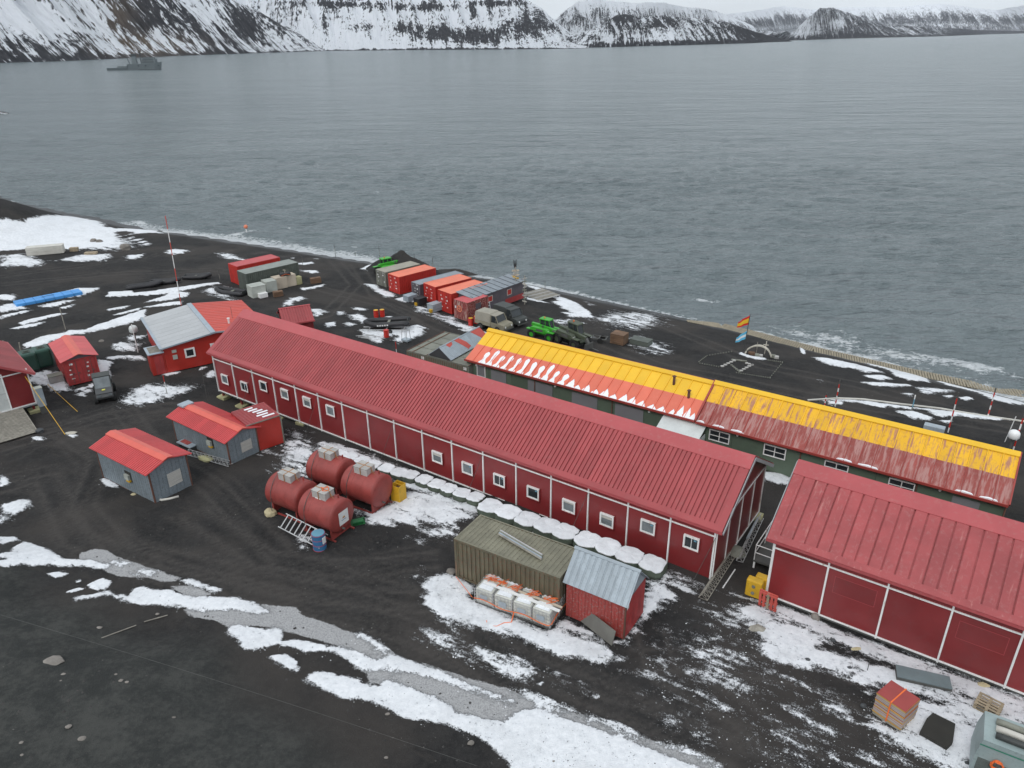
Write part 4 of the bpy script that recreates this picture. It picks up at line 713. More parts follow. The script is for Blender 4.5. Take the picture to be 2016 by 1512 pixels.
# left building, gable end towards the camera
yl=R(43); Lw=8.2; cx_,cy_=-41.96,59.31
t=T('red_building','red gabled building with tall pale door at the left edge of the photo','building',(cx_-Lw*math.cos(yl),cy_-Lw*math.sin(yl),1.62),yl); Hl=3.05;Rl=2.4;Dl=9.
for k in range(3):
    x0=[0,2.75,6.25][k]; x1=[2.75,6.25,Lw][k]
    if k==1: continue
    MB().box(x0+.006,x1-.006,0,.08,0,Hl).build('wall_panel',MT['red_wall'],t)
b=MB(); b.add([(0,0,Hl),(Lw,0,Hl),(Lw/2,0,Hl+Rl),(0,.08,Hl),(Lw,.08,Hl),(Lw/2,.08,Hl+Rl)],[(0,1,2),(3,5,4),(1,4,5,2),(0,2,5,3)]); b.build('gable_panel',MT['red_wall'],t)
MB().box(0,.08,.09,Dl,0,Hl).box(Lw-.08,Lw,.09,Dl,0,Hl).box(.09,Lw-.09,Dl-.08,Dl,0,Hl).build('side_wall',MT['red_wall'],t)
for x0,x1 in ((2.8,4.45),(4.5,6.2)):
    d=MB().box(x0,x1,0.01,.07,0.05,Hl-.15).build('door_leaf',MT['canopy'],t)
    MB().box(x0,x1,-.012,.006,Hl*.5,Hl*.5+.03).build('door_seam',MT['grey_trim'],d)
for x in (0.05,2.75,6.25,Lw-.05): MB().box(x-.055,x+.055,-.09,-.005,-.1,Hl+.25).build('frame_post',MT['white_steel'],t)
for z in (Hl,0): MB().box(0,Lw,-.07,-.008,z-.05,z+.05).build('frame_rail',MT['white_steel'],t)
MB().box(0,Lw,.0,Dl,-.2,-.003).build('floor_beam',MT['grey_trim'],t)
tt=bpy.data.objects.new('roof',None); COL.objects.link(tt); tt.parent=t; tt.location=(Lw,0,0); tt.rotation_euler=(0,0,math.pi/2)
gable_roof(tt,Dl,Lw,Hl,Rl,.9,.3,.05,[MT['red_roof']],ov=.4,ovx=.55); rake_trim(tt,Dl,Lw,Hl,Rl,'red_roof_pale',ov=.4,ovx=.55,th=.2)
for x in (.3,4,Lw-.3):
    for y in (.3,4,8): 
        p=t_world(t.location,yl,(x,y)); zz=float(zg(p[0],p[1]))-t.location.z
        MB().box(-.09,.09,-.09,.09,zz-.1,-.2).build('stilt',MT['red_wall'],t,(x,y,0)); MB().cbox((0,0,zz+.1),(1,1,.35)).build('footing',MT['footing'],t,(x,y,0),bevel=.04)
# plank ramp in front of its door
rp=T('ramp','grey ridged plank ramp leading up to the pale door','ramp',(0,0,0))
b=MB(); A_=Vector(t_world(t.location,yl,(2.4,-.15))+(t.location.z-.1,)); B_=Vector(t_world(t.location,yl,(7.0,-.15))+(t.location.z-.1,)); dn=Vector((math.sin(yl),-math.cos(yl),0))
for i in range(22):
    p=A_+dn*(i*.21); q=B_+dn*(i*.21); z=A_.z-(i/21.)*(A_.z-.95); 
    MB().bar((p.x,p.y,z),(q.x,q.y,z),.17,.06).build('plank',MT['wood_grey'],rp)
MB().bar((B_.x,B_.y,B_.z-.02),(B_.x+dn.x*4.5,B_.y+dn.y*4.5,.95),.08,.12).build('side_rail',MT['wood_grey'],rp)
# ---------------------------------------------------------------- yellow roofed green building, two roof sections
yg=T('yellow_roofed_building','long low green building with a yellow and orange roof, half clean and half rusty','building',(-4.33,65.32,.19),R(-34.6))
def roofsec(par,x0,L,W,H,Rr,mats,caps,seam,split,yoff=0,zoff=0):
    q=bpy.data.objects.new('roof_section',None); COL.objects.link(q); q.parent=par; q.location=(x0,yoff,zoff)
    ang=math.atan2(Rr,W/2); ov=.25; sl=(W/2+ov)/math.cos(ang); n=int(round(L/.92)); sw_=L/n
    me=rib_sheet(sw_-.07,sl,sw_-.07,.004,[MT[m_] for m_ in mats],split,top=.8); zb=H-ov*math.tan(ang)+.05
    sb_=MB().box(0,.055,0,sl*(1-split),-.02,.06,0).box(0,.055,sl*(1-split),sl,-.02,.06,1).mesh('seam',[MT[m_] for m_ in seam])
    for i in range(n):
        s1_=meshobj('roof_sheet',me,q,(i*sw_+.06,-ov,zb),(ang,0,0)); meshobj('roof_sheet',me,q,((i+1)*sw_-.01,W+ov,zb),(ang,0,math.pi))
        if i: meshobj('seam',sb_,q,(i*sw_,-ov,zb),(ang,0,0))
    b=MB()
    for sg in (-1,1):
        a_=Vector((-.02,W/2,H+Rr+.16)); c=.42; e_=Vector((-.02,W/2+sg*c*math.cos(ang),H+Rr+.16-c*math.sin(ang))); dx=Vector((L+.04,0,0)); dz=Vector((0,0,-.06))
        b.add([a_,a_+dx,e_+dx,e_,a_+dz,a_+dx+dz,e_+dx+dz,e_+dz],[(0,1,2,3) if sg<0 else (3,2,1,0),(4,5,6,7),(0,4,5,1),(2,6,7,3),(0,3,7,4),(1,5,6,2)],0 if sg<0 else 1)
    b.build('ridge_cap',[MT[caps[0]],MT[caps[1]]],q)
    b=MB(); b.box(0,L,-ov-.08,-ov-.004,zb-.12,zb+.06); b.box(0,L,W+ov+.004,W+ov+.08,zb-.12,zb+.06); b.build('eaves_trim',MT[caps[2]],q)
    return q,ang,sl,zb
qA,angA,slA,zbA=roofsec(yg,0,22.9,7.5,2.70,1.70,['orange_roof','yellow_roof'],['yellow_roof','orange_roof','rust_seam'],['orange_roof','yellow_roof'],.50)
qB,angB,slB,zbB=roofsec(yg,22.98,21.1,7.1,2.70,1.92,['rusty_roof','yellow_roof_rusty'],['yellow_roof','rusty_roof','rust_seam'],['rust_seam','yellow_roof'],.50,yoff=-.05,zoff=.0)
MB().bar((44.12,-.3,2.66),(44.12,3.49,4.66),.10,.18).build('gable_trim',MT['rust_seam'],yg); MB().bar((44.12,3.51,4.66),(44.12,7.3,2.66),.10,.18).build('gable_trim',MT['rust_seam'],yg)
MB().bar((22.94,-.32,2.72),(22.94,3.6,4.7),.16,.12).build('roof_joint',MT['rust_seam'],yg)
nb=17; bw=44.0/nb
for i in range(nb): MB().box(i*bw+.01,(i+1)*bw-.01,.05,.13,-.25,2.66).build('wall_panel',MT['green_wall'],yg)
MB().box(0,.1,.14,7.3,-.25,2.66).box(43.9,44.0,.14,7.1,-.25,2.66).box(.1,43.9,6.98,7.08,-.25,2.66).build('end_wall',MT['green_wall'],yg)
b=MB()
for x in (.05,43.95): b.add([(x-.04,.1,2.66),(x+.04,.1,2.66),(x-.04,7.2,2.66),(x+.04,7.2,2.66),(x-.04,3.65,4.35),(x+.04,3.65,4.35)],[(0,2,4),(1,5,3),(0,4,5,1),(2,3,5,4)])
b.build('gable_wall',MT['green_wall'],yg)
for i in (3,6,9,12,15,17): 
    MB().cyl((i*bw,-.03,-.2),(i*bw,-.03,2.6),.05,8).build('downpipe',MT['rust_brown'],yg)
for x0,x1 in ((2.9,4.6),(7.0,9.6),(11.6,14.1),(15.8,18.4),(20.0,22.2)):
    MB().box(x0,x1,.0,.045,.55,2.15).build('shutter',MT['shutter_grey'],yg)
f1,g1=window_mesh(1.0,1.25,.09,.08); o=meshobj('window',f1,yg,(1.75,.05,1.75)); MB().box(-.42,.42,-.05,-.02,-.55,.55).build('blind',MT['shutter_grey'],o)
for x in (1.2,9.9,18.9,26.3,40.2): MB().cyl((x,-.06,2.25),(x,.04,2.25),.09,8).build('wall_lamp',MT['white_steel'],yg)
f2,g2=window_mesh(1.65,.95,.09,.075,mull=1)
for x in (24.9,29.2,33.6,37.9):
    o=meshobj('window',f2,yg,(x,.05,1.72)); meshobj('pane',g2,o); MB().box(-.75,.75,-.075,-.045,-.03,.02).build('glazing_bar',MT['white_steel'],o)
MB().box(41.0,42.6,.0,.045,1.2,2.1).build('shutter',MT['shutter_grey'],yg)
for x in (19.8,21.5):
    zz=2.7+(3.75+.0)*0+1.05; y=2.6; r=.11; 
    o=MB().cyl((x,y-.9*(x==21.5),zz-.1-.4*(x==21.5)),(x,y-.9*(x==21.5),zz+.85-.5*(x==21.5)),r,10).build('chimney_pipe',MT['rust_brown'],yg,smooth=True); MB().cyl((x,y-.9*(x==21.5),zz+.9-.5*(x==21.5)),(x,y-.9*(x==21.5),zz+1.0-.5*(x==21.5)),.19,10,r1=.05).build('pipe_cap',MT['rust_brown'],o)
# canopy by its wall
cp=T('canopy','pale translucent lean-to canopy against the green wall','canopy',t_world((-4.33,65.32),R(-34.6),(20.2,-1.75))+(.1,),R(-34.6))
b=MB(); b.add([(0,0,1.75),(3.6,0,1.75),(3.6,1.75,2.45),(0,1.75,2.45),(0,0,1.69),(3.6,0,1.69),(3.6,1.75,2.39),(0,1.75,2.39)],[(0,1,2,3),(7,6,5,4),(0,4,5,1),(1,5,6,2),(2,6,7,3),(3,7,4,0)]); b.build('roof_panel',MT['canopy'],cp)
MB().box(3.52,3.6,0.05,1.7,0,1.7).build('side_panel',MT['canopy'],cp); MB().box(.02,3.5,.03,.09,0,1.66).build('front_panel',MT['canopy'],cp); MB().box(.0,.06,0.1,1.7,0,1.7).build('side_panel',MT['canopy'],cp)
# snow tongues lying on the lower roof
b=MB(); ca,sa_=math.cos(angA),math.sin(angA)
def tong(x,w,l,par='A'):
    a_,z0=(angA,zbA) if par=='A' else (angB,zbB); c,s1=math.cos(a_),math.sin(a_)
    n=9; L_=[];R_=[]
    for k in range(n+1):
        u=k/n; ww=w*.5*(1-u)**(.8) if l<1.2 else w*.5*(1-.62*float(ss(0,.38,u))+.22*float(ss(.4,.8,u)))*(1 if u<.92 else .45)
        ww=max(ww,.02)+random.uniform(-.06,.06)*(1-u); xo=(.05*math.sin(u*4+x) if l>1.2 else 0)
        y=u*l; hgt=.07*(1-u*.6); 
        for lst,xx in ((L_,x-ww+xo),(R_,x+ww+xo)): lst.append((xx,-.25+y*c-hgt*s1*0,z0+y*s1+.015))
    mid=[((L_[k][0]+R_[k][0])/2,L_[k][1],L_[k][2]+.07) for k in range(n+1)]
    k0=len(b.v); b.add(L_+mid+R_,[]); m_=n+1
    for k in range(n): b.f+= [(k0+k,k0+m_+k,k0+m_+k+1,k0+k+1),(k0+m_+k,k0+2*m_+k,k0+2*m_+k+1,k0+m_+k+1)]; b.mi+=[0,0]
    b.f+= [(k0,k0+2*m_,k0+m_)]; b.mi+=[0]
sp_=22.9/25
for i in range(23):
    x=1.9+i*.86+random.uniform(-.1,.1)
    if i<11: tong(x,random.uniform(.65,.85),random.uniform(1.45,2.0)*(1 if i<9 else .85))
    elif i<22: tong(x,.9,[.95,.45,.75,.5,.85,.5,.8,.75,.6,.5,.55,.75][i-11])
for x,l in ((20.9,.55),(21.5,1.15),(22.1,1.1),(22.6,.7)): tong(x,.65,l)
o=b.build('snow',MT['clean_snow'],None,(-4.33,65.32,.19),(0,0,R(-34.6)),smooth=True); setp(o,'white tongues of snow sliding down the orange roof','snow',None,'stuff')
b=MB()
for x0,x1 in ((23.0,23.7),(24.3,25.3),(25.7,26.8),(33.5,34.6),(34.9,36.3),(41.0,42.1),(42.4,43.5)):
    b.prism([(x0,.0),(x1,.0),(x1-.1,.07),((x0+x1)/2,.10),(x0+.1,.06)],-.26,.0)
o=b.build('snow',MT['clean_snow'],None,(-4.33,65.32,.19+zbB+.03),(0,0,R(-34.6))); setp(o,'thin ledges of snow along the rusty eaves','snow',None,'stuff')
# ---------------------------------------------------------------- laboratory with grey and red slopes
lb=T('red_hut','red walled hut with one grey and one orange-red roof slope and two white windows','building',(-34.23,68.11,.46),R(33.1)); WL,DL,HL,RL=10.2,10.5,2.62,.62
MB().box(0,WL,0,.1,0,HL-.02).build('front_wall',MT['lab_red'],lb); MB().box(0,.1,.11,DL,0,HL-.02).box(WL-.1,WL,.11,DL,0,HL-.02).build('side_wall',MT['lab_red'],lb); MB().box(.11,WL-.11,DL-.1,DL,0,HL-.02).build('back_wall',MT['lab_red'],lb)
b=MB(); b.add([(0,0,HL-.02),(WL,0,HL-.02),(WL/2,0,HL+RL-.02),(0,.1,HL-.02),(WL,.1,HL-.02),(WL/2,.1,HL+RL-.02)],[(0,1,2),(3,5,4),(1,4,5,2),(0,2,5,3)]); b.build('gable_wall',MT['lab_red'],lb)
an=math.atan2(RL,WL/2); sl=(WL/2+.3)/math.cos(an)
for k in range(12):
    w_=(DL+.5)/12; me=rib_sheet(w_-.01,sl,w_-.01,.012,[MT['lab_roof_grey']],top=.9)
    meshobj('roof_sheet',me,lb,(-.3,-.25+(k+1)*w_,HL-.3*math.tan(an)+.04),(an,0,-math.pi/2)) if False else None
g_m=rib_sheet((DL+.5)/10-.01,sl,(DL+.5)/10,.018,[MT['lab_roof_grey']],top=.85); r_m=rib_sheet((DL+.5)/18-.01,sl,(DL+.5)/18,.03,[MT['lab_roof_red']],top=.6)
for k in range(10):
    o=meshobj('roof_sheet',g_m,lb); o.matrix_basis=Matrix.Translation((-.3,-.25+(k+1)*(DL+.5)/10,HL-.3*math.tan(an)+.05))@Matrix.Rotation(-math.pi/2,4,'Z')@Matrix.Rotation(an,4,'X')
for k in range(18):
    o=meshobj('roof_sheet',r_m,lb); o.matrix_basis=Matrix.Translation((WL+.3,-.25+k*(DL+.5)/18,HL-.3*math.tan(an)+.05))@Matrix.Rotation(math.pi/2,4,'Z')@Matrix.Rotation(an,4,'X')
MB().box(WL/2-.5,WL/2-.04,-.3,DL+.3,HL+RL+.03,HL+RL+.10).box(-.36,-.1,-.3,DL+.3,HL-.02,HL+.09).build('grey_trim',MT['lab_trim'],lb)
MB().bar((-.3,-.28,HL-.0),(WL/2-.01,-.28,HL+RL+.03),.06,.14).build('gable_trim',MT['lab_trim'],lb); MB().bar((WL/2+.01,-.28,HL+RL+.03),(WL+.3,-.28,HL),.06,.14).build('gable_trim',MT['lab_trim'],lb)
f3,g3=window_mesh(.98,.98,.09,.16)
for x in (2.35,4.85): o=meshobj('window',f3,lb,(x,0,1.62)); meshobj('pane',g3,o)
for z,h_ in ((1.95,.28),(1.25,.45)): MB().box(.72,1.15,-.08,-.003,z,z+h_).build('wall_box',MT['box_grey'],lb)
o=MB().cyl((7.0,2.2,HL+.3),(7.0,2.2,HL+.95),.1,10).build('roof_vent',MT['white_paint'],lb); MB().cyl((7,2.2,HL+.95),(7,2.2,HL+1.05),.15,10).build('vent_cap',MT['white_paint'],o)
MB().cyl((7.8,4,HL+.2),(7.8,4,HL+1.6),.02,6).build('aerial',MT['steel_dark'],lb)
# lean-to with ribbed roof at its left corner
MB().box(-1.35,-.02,0,1.9,0,2.2).build('porch_wall',MT['lab_red'],lb); MB().box(-1.5,.0,-.2,2.15,2.21,2.29).build('porch_roof',MT['lab_trim'],lb)
for k in range(9): MB().box(-1.25,-.1,.15+k*.2,.25+k*.2,2.292,2.33).build('porch_slat',MT['wood_grey'],lb)
MB().box(-1.0,-.2,-.05,-.003,.02,1.95).build('porch_door',MT['container_dull_red'],lb)
MB().box(-.03,-.003,1.2+2.2,1.2+3.2,.8,1.6).build('side_window',MT['glass'],lb)
# small gable building behind the long one
hx,hy=GZ(551,608,3.5)
sg=T('red_hut','small red gabled hut mostly hidden behind the long red roof','building',(hx+2.0*math.sin(R(24)),hy-2.0*math.cos(R(24)),.15),R(24.))
MB().box(0,3.1,0,.08,0,2.3).box(0,3.1,3.92,4.0,0,2.3).box(3.02,3.1,.09,3.91,0,2.3).box(0,.08,.09,3.91,0,2.3).build('wall',MT['red_wall'],sg)
b=MB(); b.add([(3.04,0,2.3),(3.1,0,2.3),(3.04,4,2.3),(3.1,4,2.3),(3.04,2,3.3),(3.1,2,3.3)],[(0,2,4),(1,5,3),(0,4,5,1),(2,3,5,4)]); b.build('gable_wall',MT['red_wall'],sg)
gable_roof(sg,3.1,4,2.3,1.0,.8,.27,.05,[MT['red_roof']],ov=.2,ovx=.15,capw=.12); MB().box(3.105,3.14,1.2,1.45,1.2,2.0).box(3.105,3.14,1.75,2.0,1.2,2.0).build('window',MT['vent_cream'],sg)
# ---------------------------------------------------------------- grey sheds and red hut
def small_shed(label,loc,yaw,L,W,H,Rr,wallmat='shed_grey',vent=True,hole=None,trimmat='rust_brown',cat='shed',greycap=False,group=None):
    t=T('metal_shed',label,cat,loc,yaw,group)
    pl=MB(); me=rib_sheet(.60,H,.30,.02,[MT[wallmat]],top=.75)
    n=int(round(L/.6)); 
    for i in range(n):
        q=rib_sheet(L/n-.01,H,L/n*.5,.014,[MT[wallmat]],top=.8) if i==0 else q
        o=meshobj('wall_panel',q,t,(i*L/n+.005,0.0,0),(math.pi/2,0,0)); 
        o=meshobj('wall_panel',q,t,((i+1)*L/n-.005,W,0),(math.pi/2,0,math.pi))
    m_=int(round(W/.6)); q=rib_sheet(W/m_-.01,H,W/m_*.5,.014,[MT[wallmat]],top=.8)
    for i in range(m_):
        meshobj('wall_panel',q,t,(L,i*W/m_+.005,0),(math.pi/2,0,math.pi/2)); meshobj('wall_panel',q,t,(0,(i+1)*W/m_-.005,0),(math.pi/2,0,-math.pi/2))
    for x in (.02,L-.02):
        b=MB(); b.add([(x-.02,0,H),(x+.02,0,H),(x-.02,W,H),(x+.02,W,H),(x-.02,W/2,H+Rr),(x+.02,W/2,H+Rr)],[(0,2,4),(1,5,3),(0,4,5,1),(2,3,5,4)]); b.build('gable_wall',MT[wallmat],t)
    b=MB()
    for x in (0,L):
        for y in (0,W): b.box(x-.05,x+.05,y-.05,y+.05,-.1,H)
    b.box(0,L,-.04,.0,-.12,.03); b.build('corner_trim',MT[trimmat],t)
    gable_roof(t,L,W,H,Rr,.62,.205,.05,[MT['bright_red_roof']],ov=.35,ovx=.28,matcap='ridge_orange',capw=.42,eaves=None)
    if greycap: MB().box(-.33,.45,W/2-.5,W/2+.5,H+Rr+.02,H+Rr+.155).build('ridge_patch',MT['lab_trim'],t)
    if vent:
        v=MB().box(L+.02,L+.035,W*.42,W*.78,H*.28,H*.68).build('vent',MT['grey_trim'],t)
        for k in range(11): MB().box(L+.036,L+.055,W*.42,W*.78,H*.28+k*H*.4/11,H*.28+(k+.6)*H*.4/11).build('louvre',MT['vent_cream'],v)
    if hole:
        x=hole; MB().box(x-.38,x+.38,-.03,-.016,.95,1.75).build('opening',MT['dark_mat'],t); MB().box(x-.32,x+.2,-.18,-.032,1.1,1.5).build('wall_unit',MT['box_grey'],t); MB().box(x-.1,x+.3,-.2,-.035,.98,1.08).build('bracket',MT['yellow_paint'],t)
    return t
small_shed('grey ribbed metal shed with bright red roof standing nearest the camera on the left',(-30.36,47.50,1.12),R(-34.),6.53,2.89,2.62,.42,hole=3.75)
small_shed('grey metal shed with red roof and a grey ridge patch joined to a red container',(-27.35,53.42,.96),R(-36.),7.2,2.63,2.2,.42,hole=5.0,greycap=True)
# ---------------------------------------------------------------- containers
def container(label,loc,yaw,body,roof,L=6.06,W=2.44,H=2.59,doors=True,group=None,marks=True,name='shipping_container',roofrib=True,bars=True,spitch=.30):
    t=T(name,label,'container',loc,yaw,group)
    sm_=rib_sheet(L-.3,H-.34,spitch,-.055,[MT[body]],top=.4)
    z0=.17
    meshobj('side_wall',sm_,t,(W-.03,.15,z0),(math.pi/2,0,math.pi/2)); meshobj('side_wall',sm_,t,(.03,L-.15,z0),(math.pi/2,0,-math.pi/2))
    em=rib_sheet(W-.3,H-.34,spitch,-.035,[MT[body]],top=.4); meshobj('end_wall',em,t,(W-.15,L-.03,z0),(math.pi/2,0,math.pi))
    b=MB()
    for x in (0,W-.14):
        for y in (0,L-.14): b.box(x,x+.14,y,y+.14,0.0,H)
    for z in (0,H-.15):
        b.box(.142,W-.142,0.01,.12,z+.01,z+.14); b.box(.142,W-.142,L-.12,L-.01,z+.01,z+.14); b.box(.01,.12,.142,L-.142,z+.01,z+.14); b.box(W-.12,W-.01,.142,L-.142,z+.01,z+.14)
    b.build('frame',MT[body],t)
    if roofrib:
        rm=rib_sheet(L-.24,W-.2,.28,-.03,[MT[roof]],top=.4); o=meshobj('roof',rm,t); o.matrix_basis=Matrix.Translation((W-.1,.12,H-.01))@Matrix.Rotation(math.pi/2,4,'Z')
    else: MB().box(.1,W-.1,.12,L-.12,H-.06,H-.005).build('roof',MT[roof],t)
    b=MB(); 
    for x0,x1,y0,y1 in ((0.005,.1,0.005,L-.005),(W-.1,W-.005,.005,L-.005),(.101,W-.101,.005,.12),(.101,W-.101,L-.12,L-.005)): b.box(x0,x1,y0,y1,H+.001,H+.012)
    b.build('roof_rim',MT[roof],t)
    if doors:
        for k in (0,1):
            x0=.15+k*(W-.3)/2; x1=x0+(W-.3)/2-.012
            d=MB().box(x0,x1,.02,.08,.15,H-.16).box(x0+.1,x1-.1,.005,.019,.3,.9).box(x0+.1,x1-.1,.005,.019,1.0,1.6).box(x0+.1,x1-.1,.005,.019,1.7,H-.3).build('door',MT[body],t)
            if bars:
                for q in (.32,.68):
                    x=x0+(x1-x0)*q; MB().cyl((x,-.03,.12),(x,-.03,H-.12),.02,6).box(x-.02,x+.22,-.06,-.02,1.1,1.15).build('locking_bar',MT['steel_dark'] if body!='container_red' else MT['container_dull_red'],d)
            if marks:
                for q in range(4):
                    xx=x0+.12+random.random()*.45; zz=.5+q*.45+random.random()*.15; MB().box(xx,xx+random.uniform(.15,.35),-.004,.004,zz,zz+random.uniform(.06,.2)).build('marking',MT['white_paint'],d)
    return t
D_=R(90)
og='orange-red shipping containers in the row by the beach'
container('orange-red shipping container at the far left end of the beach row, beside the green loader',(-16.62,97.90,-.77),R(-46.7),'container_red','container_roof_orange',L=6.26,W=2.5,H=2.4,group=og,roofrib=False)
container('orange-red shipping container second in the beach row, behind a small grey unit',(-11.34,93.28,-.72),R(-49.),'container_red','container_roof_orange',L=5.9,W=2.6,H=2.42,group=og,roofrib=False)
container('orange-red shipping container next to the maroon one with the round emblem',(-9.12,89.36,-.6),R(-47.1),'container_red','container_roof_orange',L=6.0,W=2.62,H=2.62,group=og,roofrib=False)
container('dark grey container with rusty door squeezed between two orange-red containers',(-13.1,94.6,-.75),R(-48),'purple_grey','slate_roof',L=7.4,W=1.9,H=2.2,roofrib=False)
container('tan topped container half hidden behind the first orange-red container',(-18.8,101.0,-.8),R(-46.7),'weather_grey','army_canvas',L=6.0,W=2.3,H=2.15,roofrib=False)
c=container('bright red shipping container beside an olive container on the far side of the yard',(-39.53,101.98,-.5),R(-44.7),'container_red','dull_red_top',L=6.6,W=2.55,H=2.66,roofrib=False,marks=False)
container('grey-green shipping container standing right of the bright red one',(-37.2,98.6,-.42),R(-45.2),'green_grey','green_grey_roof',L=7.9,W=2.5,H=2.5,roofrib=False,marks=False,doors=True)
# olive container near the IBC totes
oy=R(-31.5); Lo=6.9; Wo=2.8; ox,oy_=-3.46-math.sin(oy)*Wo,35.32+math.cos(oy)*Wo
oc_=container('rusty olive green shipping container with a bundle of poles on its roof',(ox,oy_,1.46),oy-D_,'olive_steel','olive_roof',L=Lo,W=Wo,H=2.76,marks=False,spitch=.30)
# poles lying on it
for k in range(4):
    A=t_world((-3.46,35.32),oy,(2.0+k*.03,1.9-k*.12)); B=t_world((-3.46,35.32),oy,(5.2+k*.05,1.15-k*.12))
    o=MB().cyl((A[0],A[1],1.46+2.88),(B[0],B[1],1.46+2.88),.055,8).build('pole',MT[['alu','weather_grey','zinc','wood_grey'][k]],None); setp(o,['thin metal pole nearest the back of the bundle on the olive container','cream pole in the bundle on the olive container','silver pole in the middle of the bundle on the olive container','weathered pole at the front of the bundle on the olive container'][k],'pole','poles on the olive container')
# maroon container with emblem
mc_=container('rust streaked maroon container with a round orange cross emblem on its end',(-6.95,86.2,-.56),R(-42),'maroon','dull_red_top',L=3.6,W=2.35,H=2.35,doors=False,roofrib=False)
e=MB(); 
for k in range(24):
    a0=k/24*2*math.pi;a1=(k+1)/24*2*math.pi
    e.quad((.95+.42*math.cos(a0),-.012,1.35+.42*math.sin(a0)),(.95+.42*math.cos(a1),-.012,1.35+.42*math.sin(a1)),(.95+.30*math.cos(a1),-.012,1.35+.30*math.sin(a1)),(.95+.30*math.cos(a0),-.012,1.35+.30*math.sin(a0)))
e.box(.72,1.18,-.012,-.008,1.31,1.39); e.box(.91,.99,-.014,-.0125,1.12,1.58); e.build('emblem',MT['buoy'],mc_)
MB().box(.12,2.2,.005,.03,.12,2.25).build('end_panel',MT['maroon'],mc_); MB().box(.2,.4,-.01,.004,1.3,1.6).build('notice',MT['white_paint'],mc_); MB().box(2.33,2.37,1.4,2.3,1.2,1.9).build('shutter',MT['purple_grey'],mc_)
# grey cabin with red shutters and seamed roof
g0=G(948,634); gc=T('grey_cabin','purple-grey cabin with two red shutters and a seamed slate roof by the beach','building',(-4.6,86.6,-.65),R(48.5)); GL,GW=9.4,2.5
MB().box(0,GL,0,.08,0,2.35).box(0,.08,.09,GW,0,2.5).box(GL-.08,GL,.09,GW,0,2.5).box(.09,GL-.09,GW-.08,GW,0,2.6).build('wall',MT['purple_grey'],gc)
MB().box(GL*.62,GL+.01,-.012,-.002,.02,.75).build('faded_panel',MT['container_dull_red'],gc)
for i in range(9):
    x0=-.25+i*(GL+.5)/9; b=MB(); w_=(GL+.5)/9-.05
    b.add([(x0,-.25,2.36),(x0+w_,-.25,2.36),(x0+w_,GW+.25,2.66),(x0,GW+.25,2.66),(x0,-.25,2.42),(x0+w_,-.25,2.42),(x0+w_,GW+.25,2.72),(x0,GW+.25,2.72)],[(0,3,2,1),(4,5,6,7),(0,1,5,4),(1,2,6,5),(2,3,7,6),(3,0,4,7)]); b.build('roof_sheet',MT['slate_roof'],gc)
    if i: MB().bar((x0-.025,-.25,2.42),(x0-.025,GW+.25,2.72),.05,.08).build('seam',MT['dark_seam'],gc)
for x in (3.0,6.6):
    f_=MB().box(x-.45,x+.45,-.05,-.003,1.15,1.23).box(x-.45,x+.45,-.05,-.003,1.87,1.95).box(x-.45,x-.37,-.05,-.003,1.23,1.87).box(x+.37,x+.45,-.05,-.003,1.23,1.87).build('window',MT['vent_cream'],gc); MB().box(x-.37,x+.37,-.035,-.003,1.23,1.87).build('shutter',MT['container_red'],f_)
# red container beside shed 2
rc=T('shipping_container','red container with ribbed snow-dusted roof and board end, joined to the grey shed','container',(-20.5,50.9,1.0),R(40)); 
MB().box(0,2.75,0,.05,0.0,2.42).build('end_board',MT['lab_red'],rc); MB().box(0,.05,.06,3.1,0,2.42).box(2.7,2.75,.06,3.1,0,2.42).box(.06,2.69,3.05,3.1,0,2.42).build('side_wall',MT['container_dull_red'],rc)
rm=rib_sheet(3.1,2.75,.24,.05,[MT['red_roof_worn']],top=.5); o=meshobj('roof',rm,rc); o.matrix_basis=Matrix.Translation((2.75,0,2.46))@Matrix.Rotation(math.pi/2,4,'Z')
MB().box(2.7,2.80,-.06,.0,0,2.5).box(-.05,2.8,-.06,-.003,2.43,2.5).build('frame',MT['weather_grey'],rc)
b=MB(); 
for k in range(6): b.cbox((1.9-.1*k+random.uniform(-.2,.2),.5+k*.42,2.53),(1.0-.06*k,.2,.06),rz=.0)
o=b.build('snow',MT['clean_snow'],None,rc.location,(0,0,R(40)),bevel=.03); setp(o,'snow lying in the grooves of the red container roof beside the grey shed','snow',None,'stuff')
# red container hut upper left
hu=container('red container hut with a bright red pitched roof and marked double doors',(-42.34,64.88,.58),R(38.1),'container_dull_red','container_dull_red',L=6.1,W=2.85,H=2.5)
r_=bpy.data.objects.new('roof',None); COL.objects.link(r_); r_.parent=hu; r_.location=(2.85,0,0); r_.rotation_euler=(0,0,math.pi/2)
an2=math.atan2(.42,1.43)
for k in range(6):
    me=rib_sheet(6.5/6-.01,1.72,6.5/6,.006,[MT['bright_red_roof']],top=.9) if k==0 else me
    meshobj('roof_sheet',me,r_,(-.2+k*6.5/6,-.22,2.50),(an2,0,0)); meshobj('roof_sheet',me,r_,(-.2+(k+1)*6.5/6,3.07,2.50),(an2,0,math.pi))
b=MB()
for sgn in (-1,1):
    a_=Vector((-.22,1.425,3.03)); e_=Vector((-.22,1.425+sgn*.4,3.03-.4*.29)); dx=Vector((6.54,0,0)); dz=Vector((0,0,-.03)); b.add([a_,a_+dx,e_+dx,e_,a_+dz,a_+dx+dz,e_+dx+dz,e_+dz],[(0,1,2,3) if sgn<0 else (3,2,1,0),(4,5,6,7),(0,4,5,1),(2,6,7,3),(0,3,7,4),(1,5,6,2)])
b.build('ridge_cap',MT['ridge_orange'],r_)
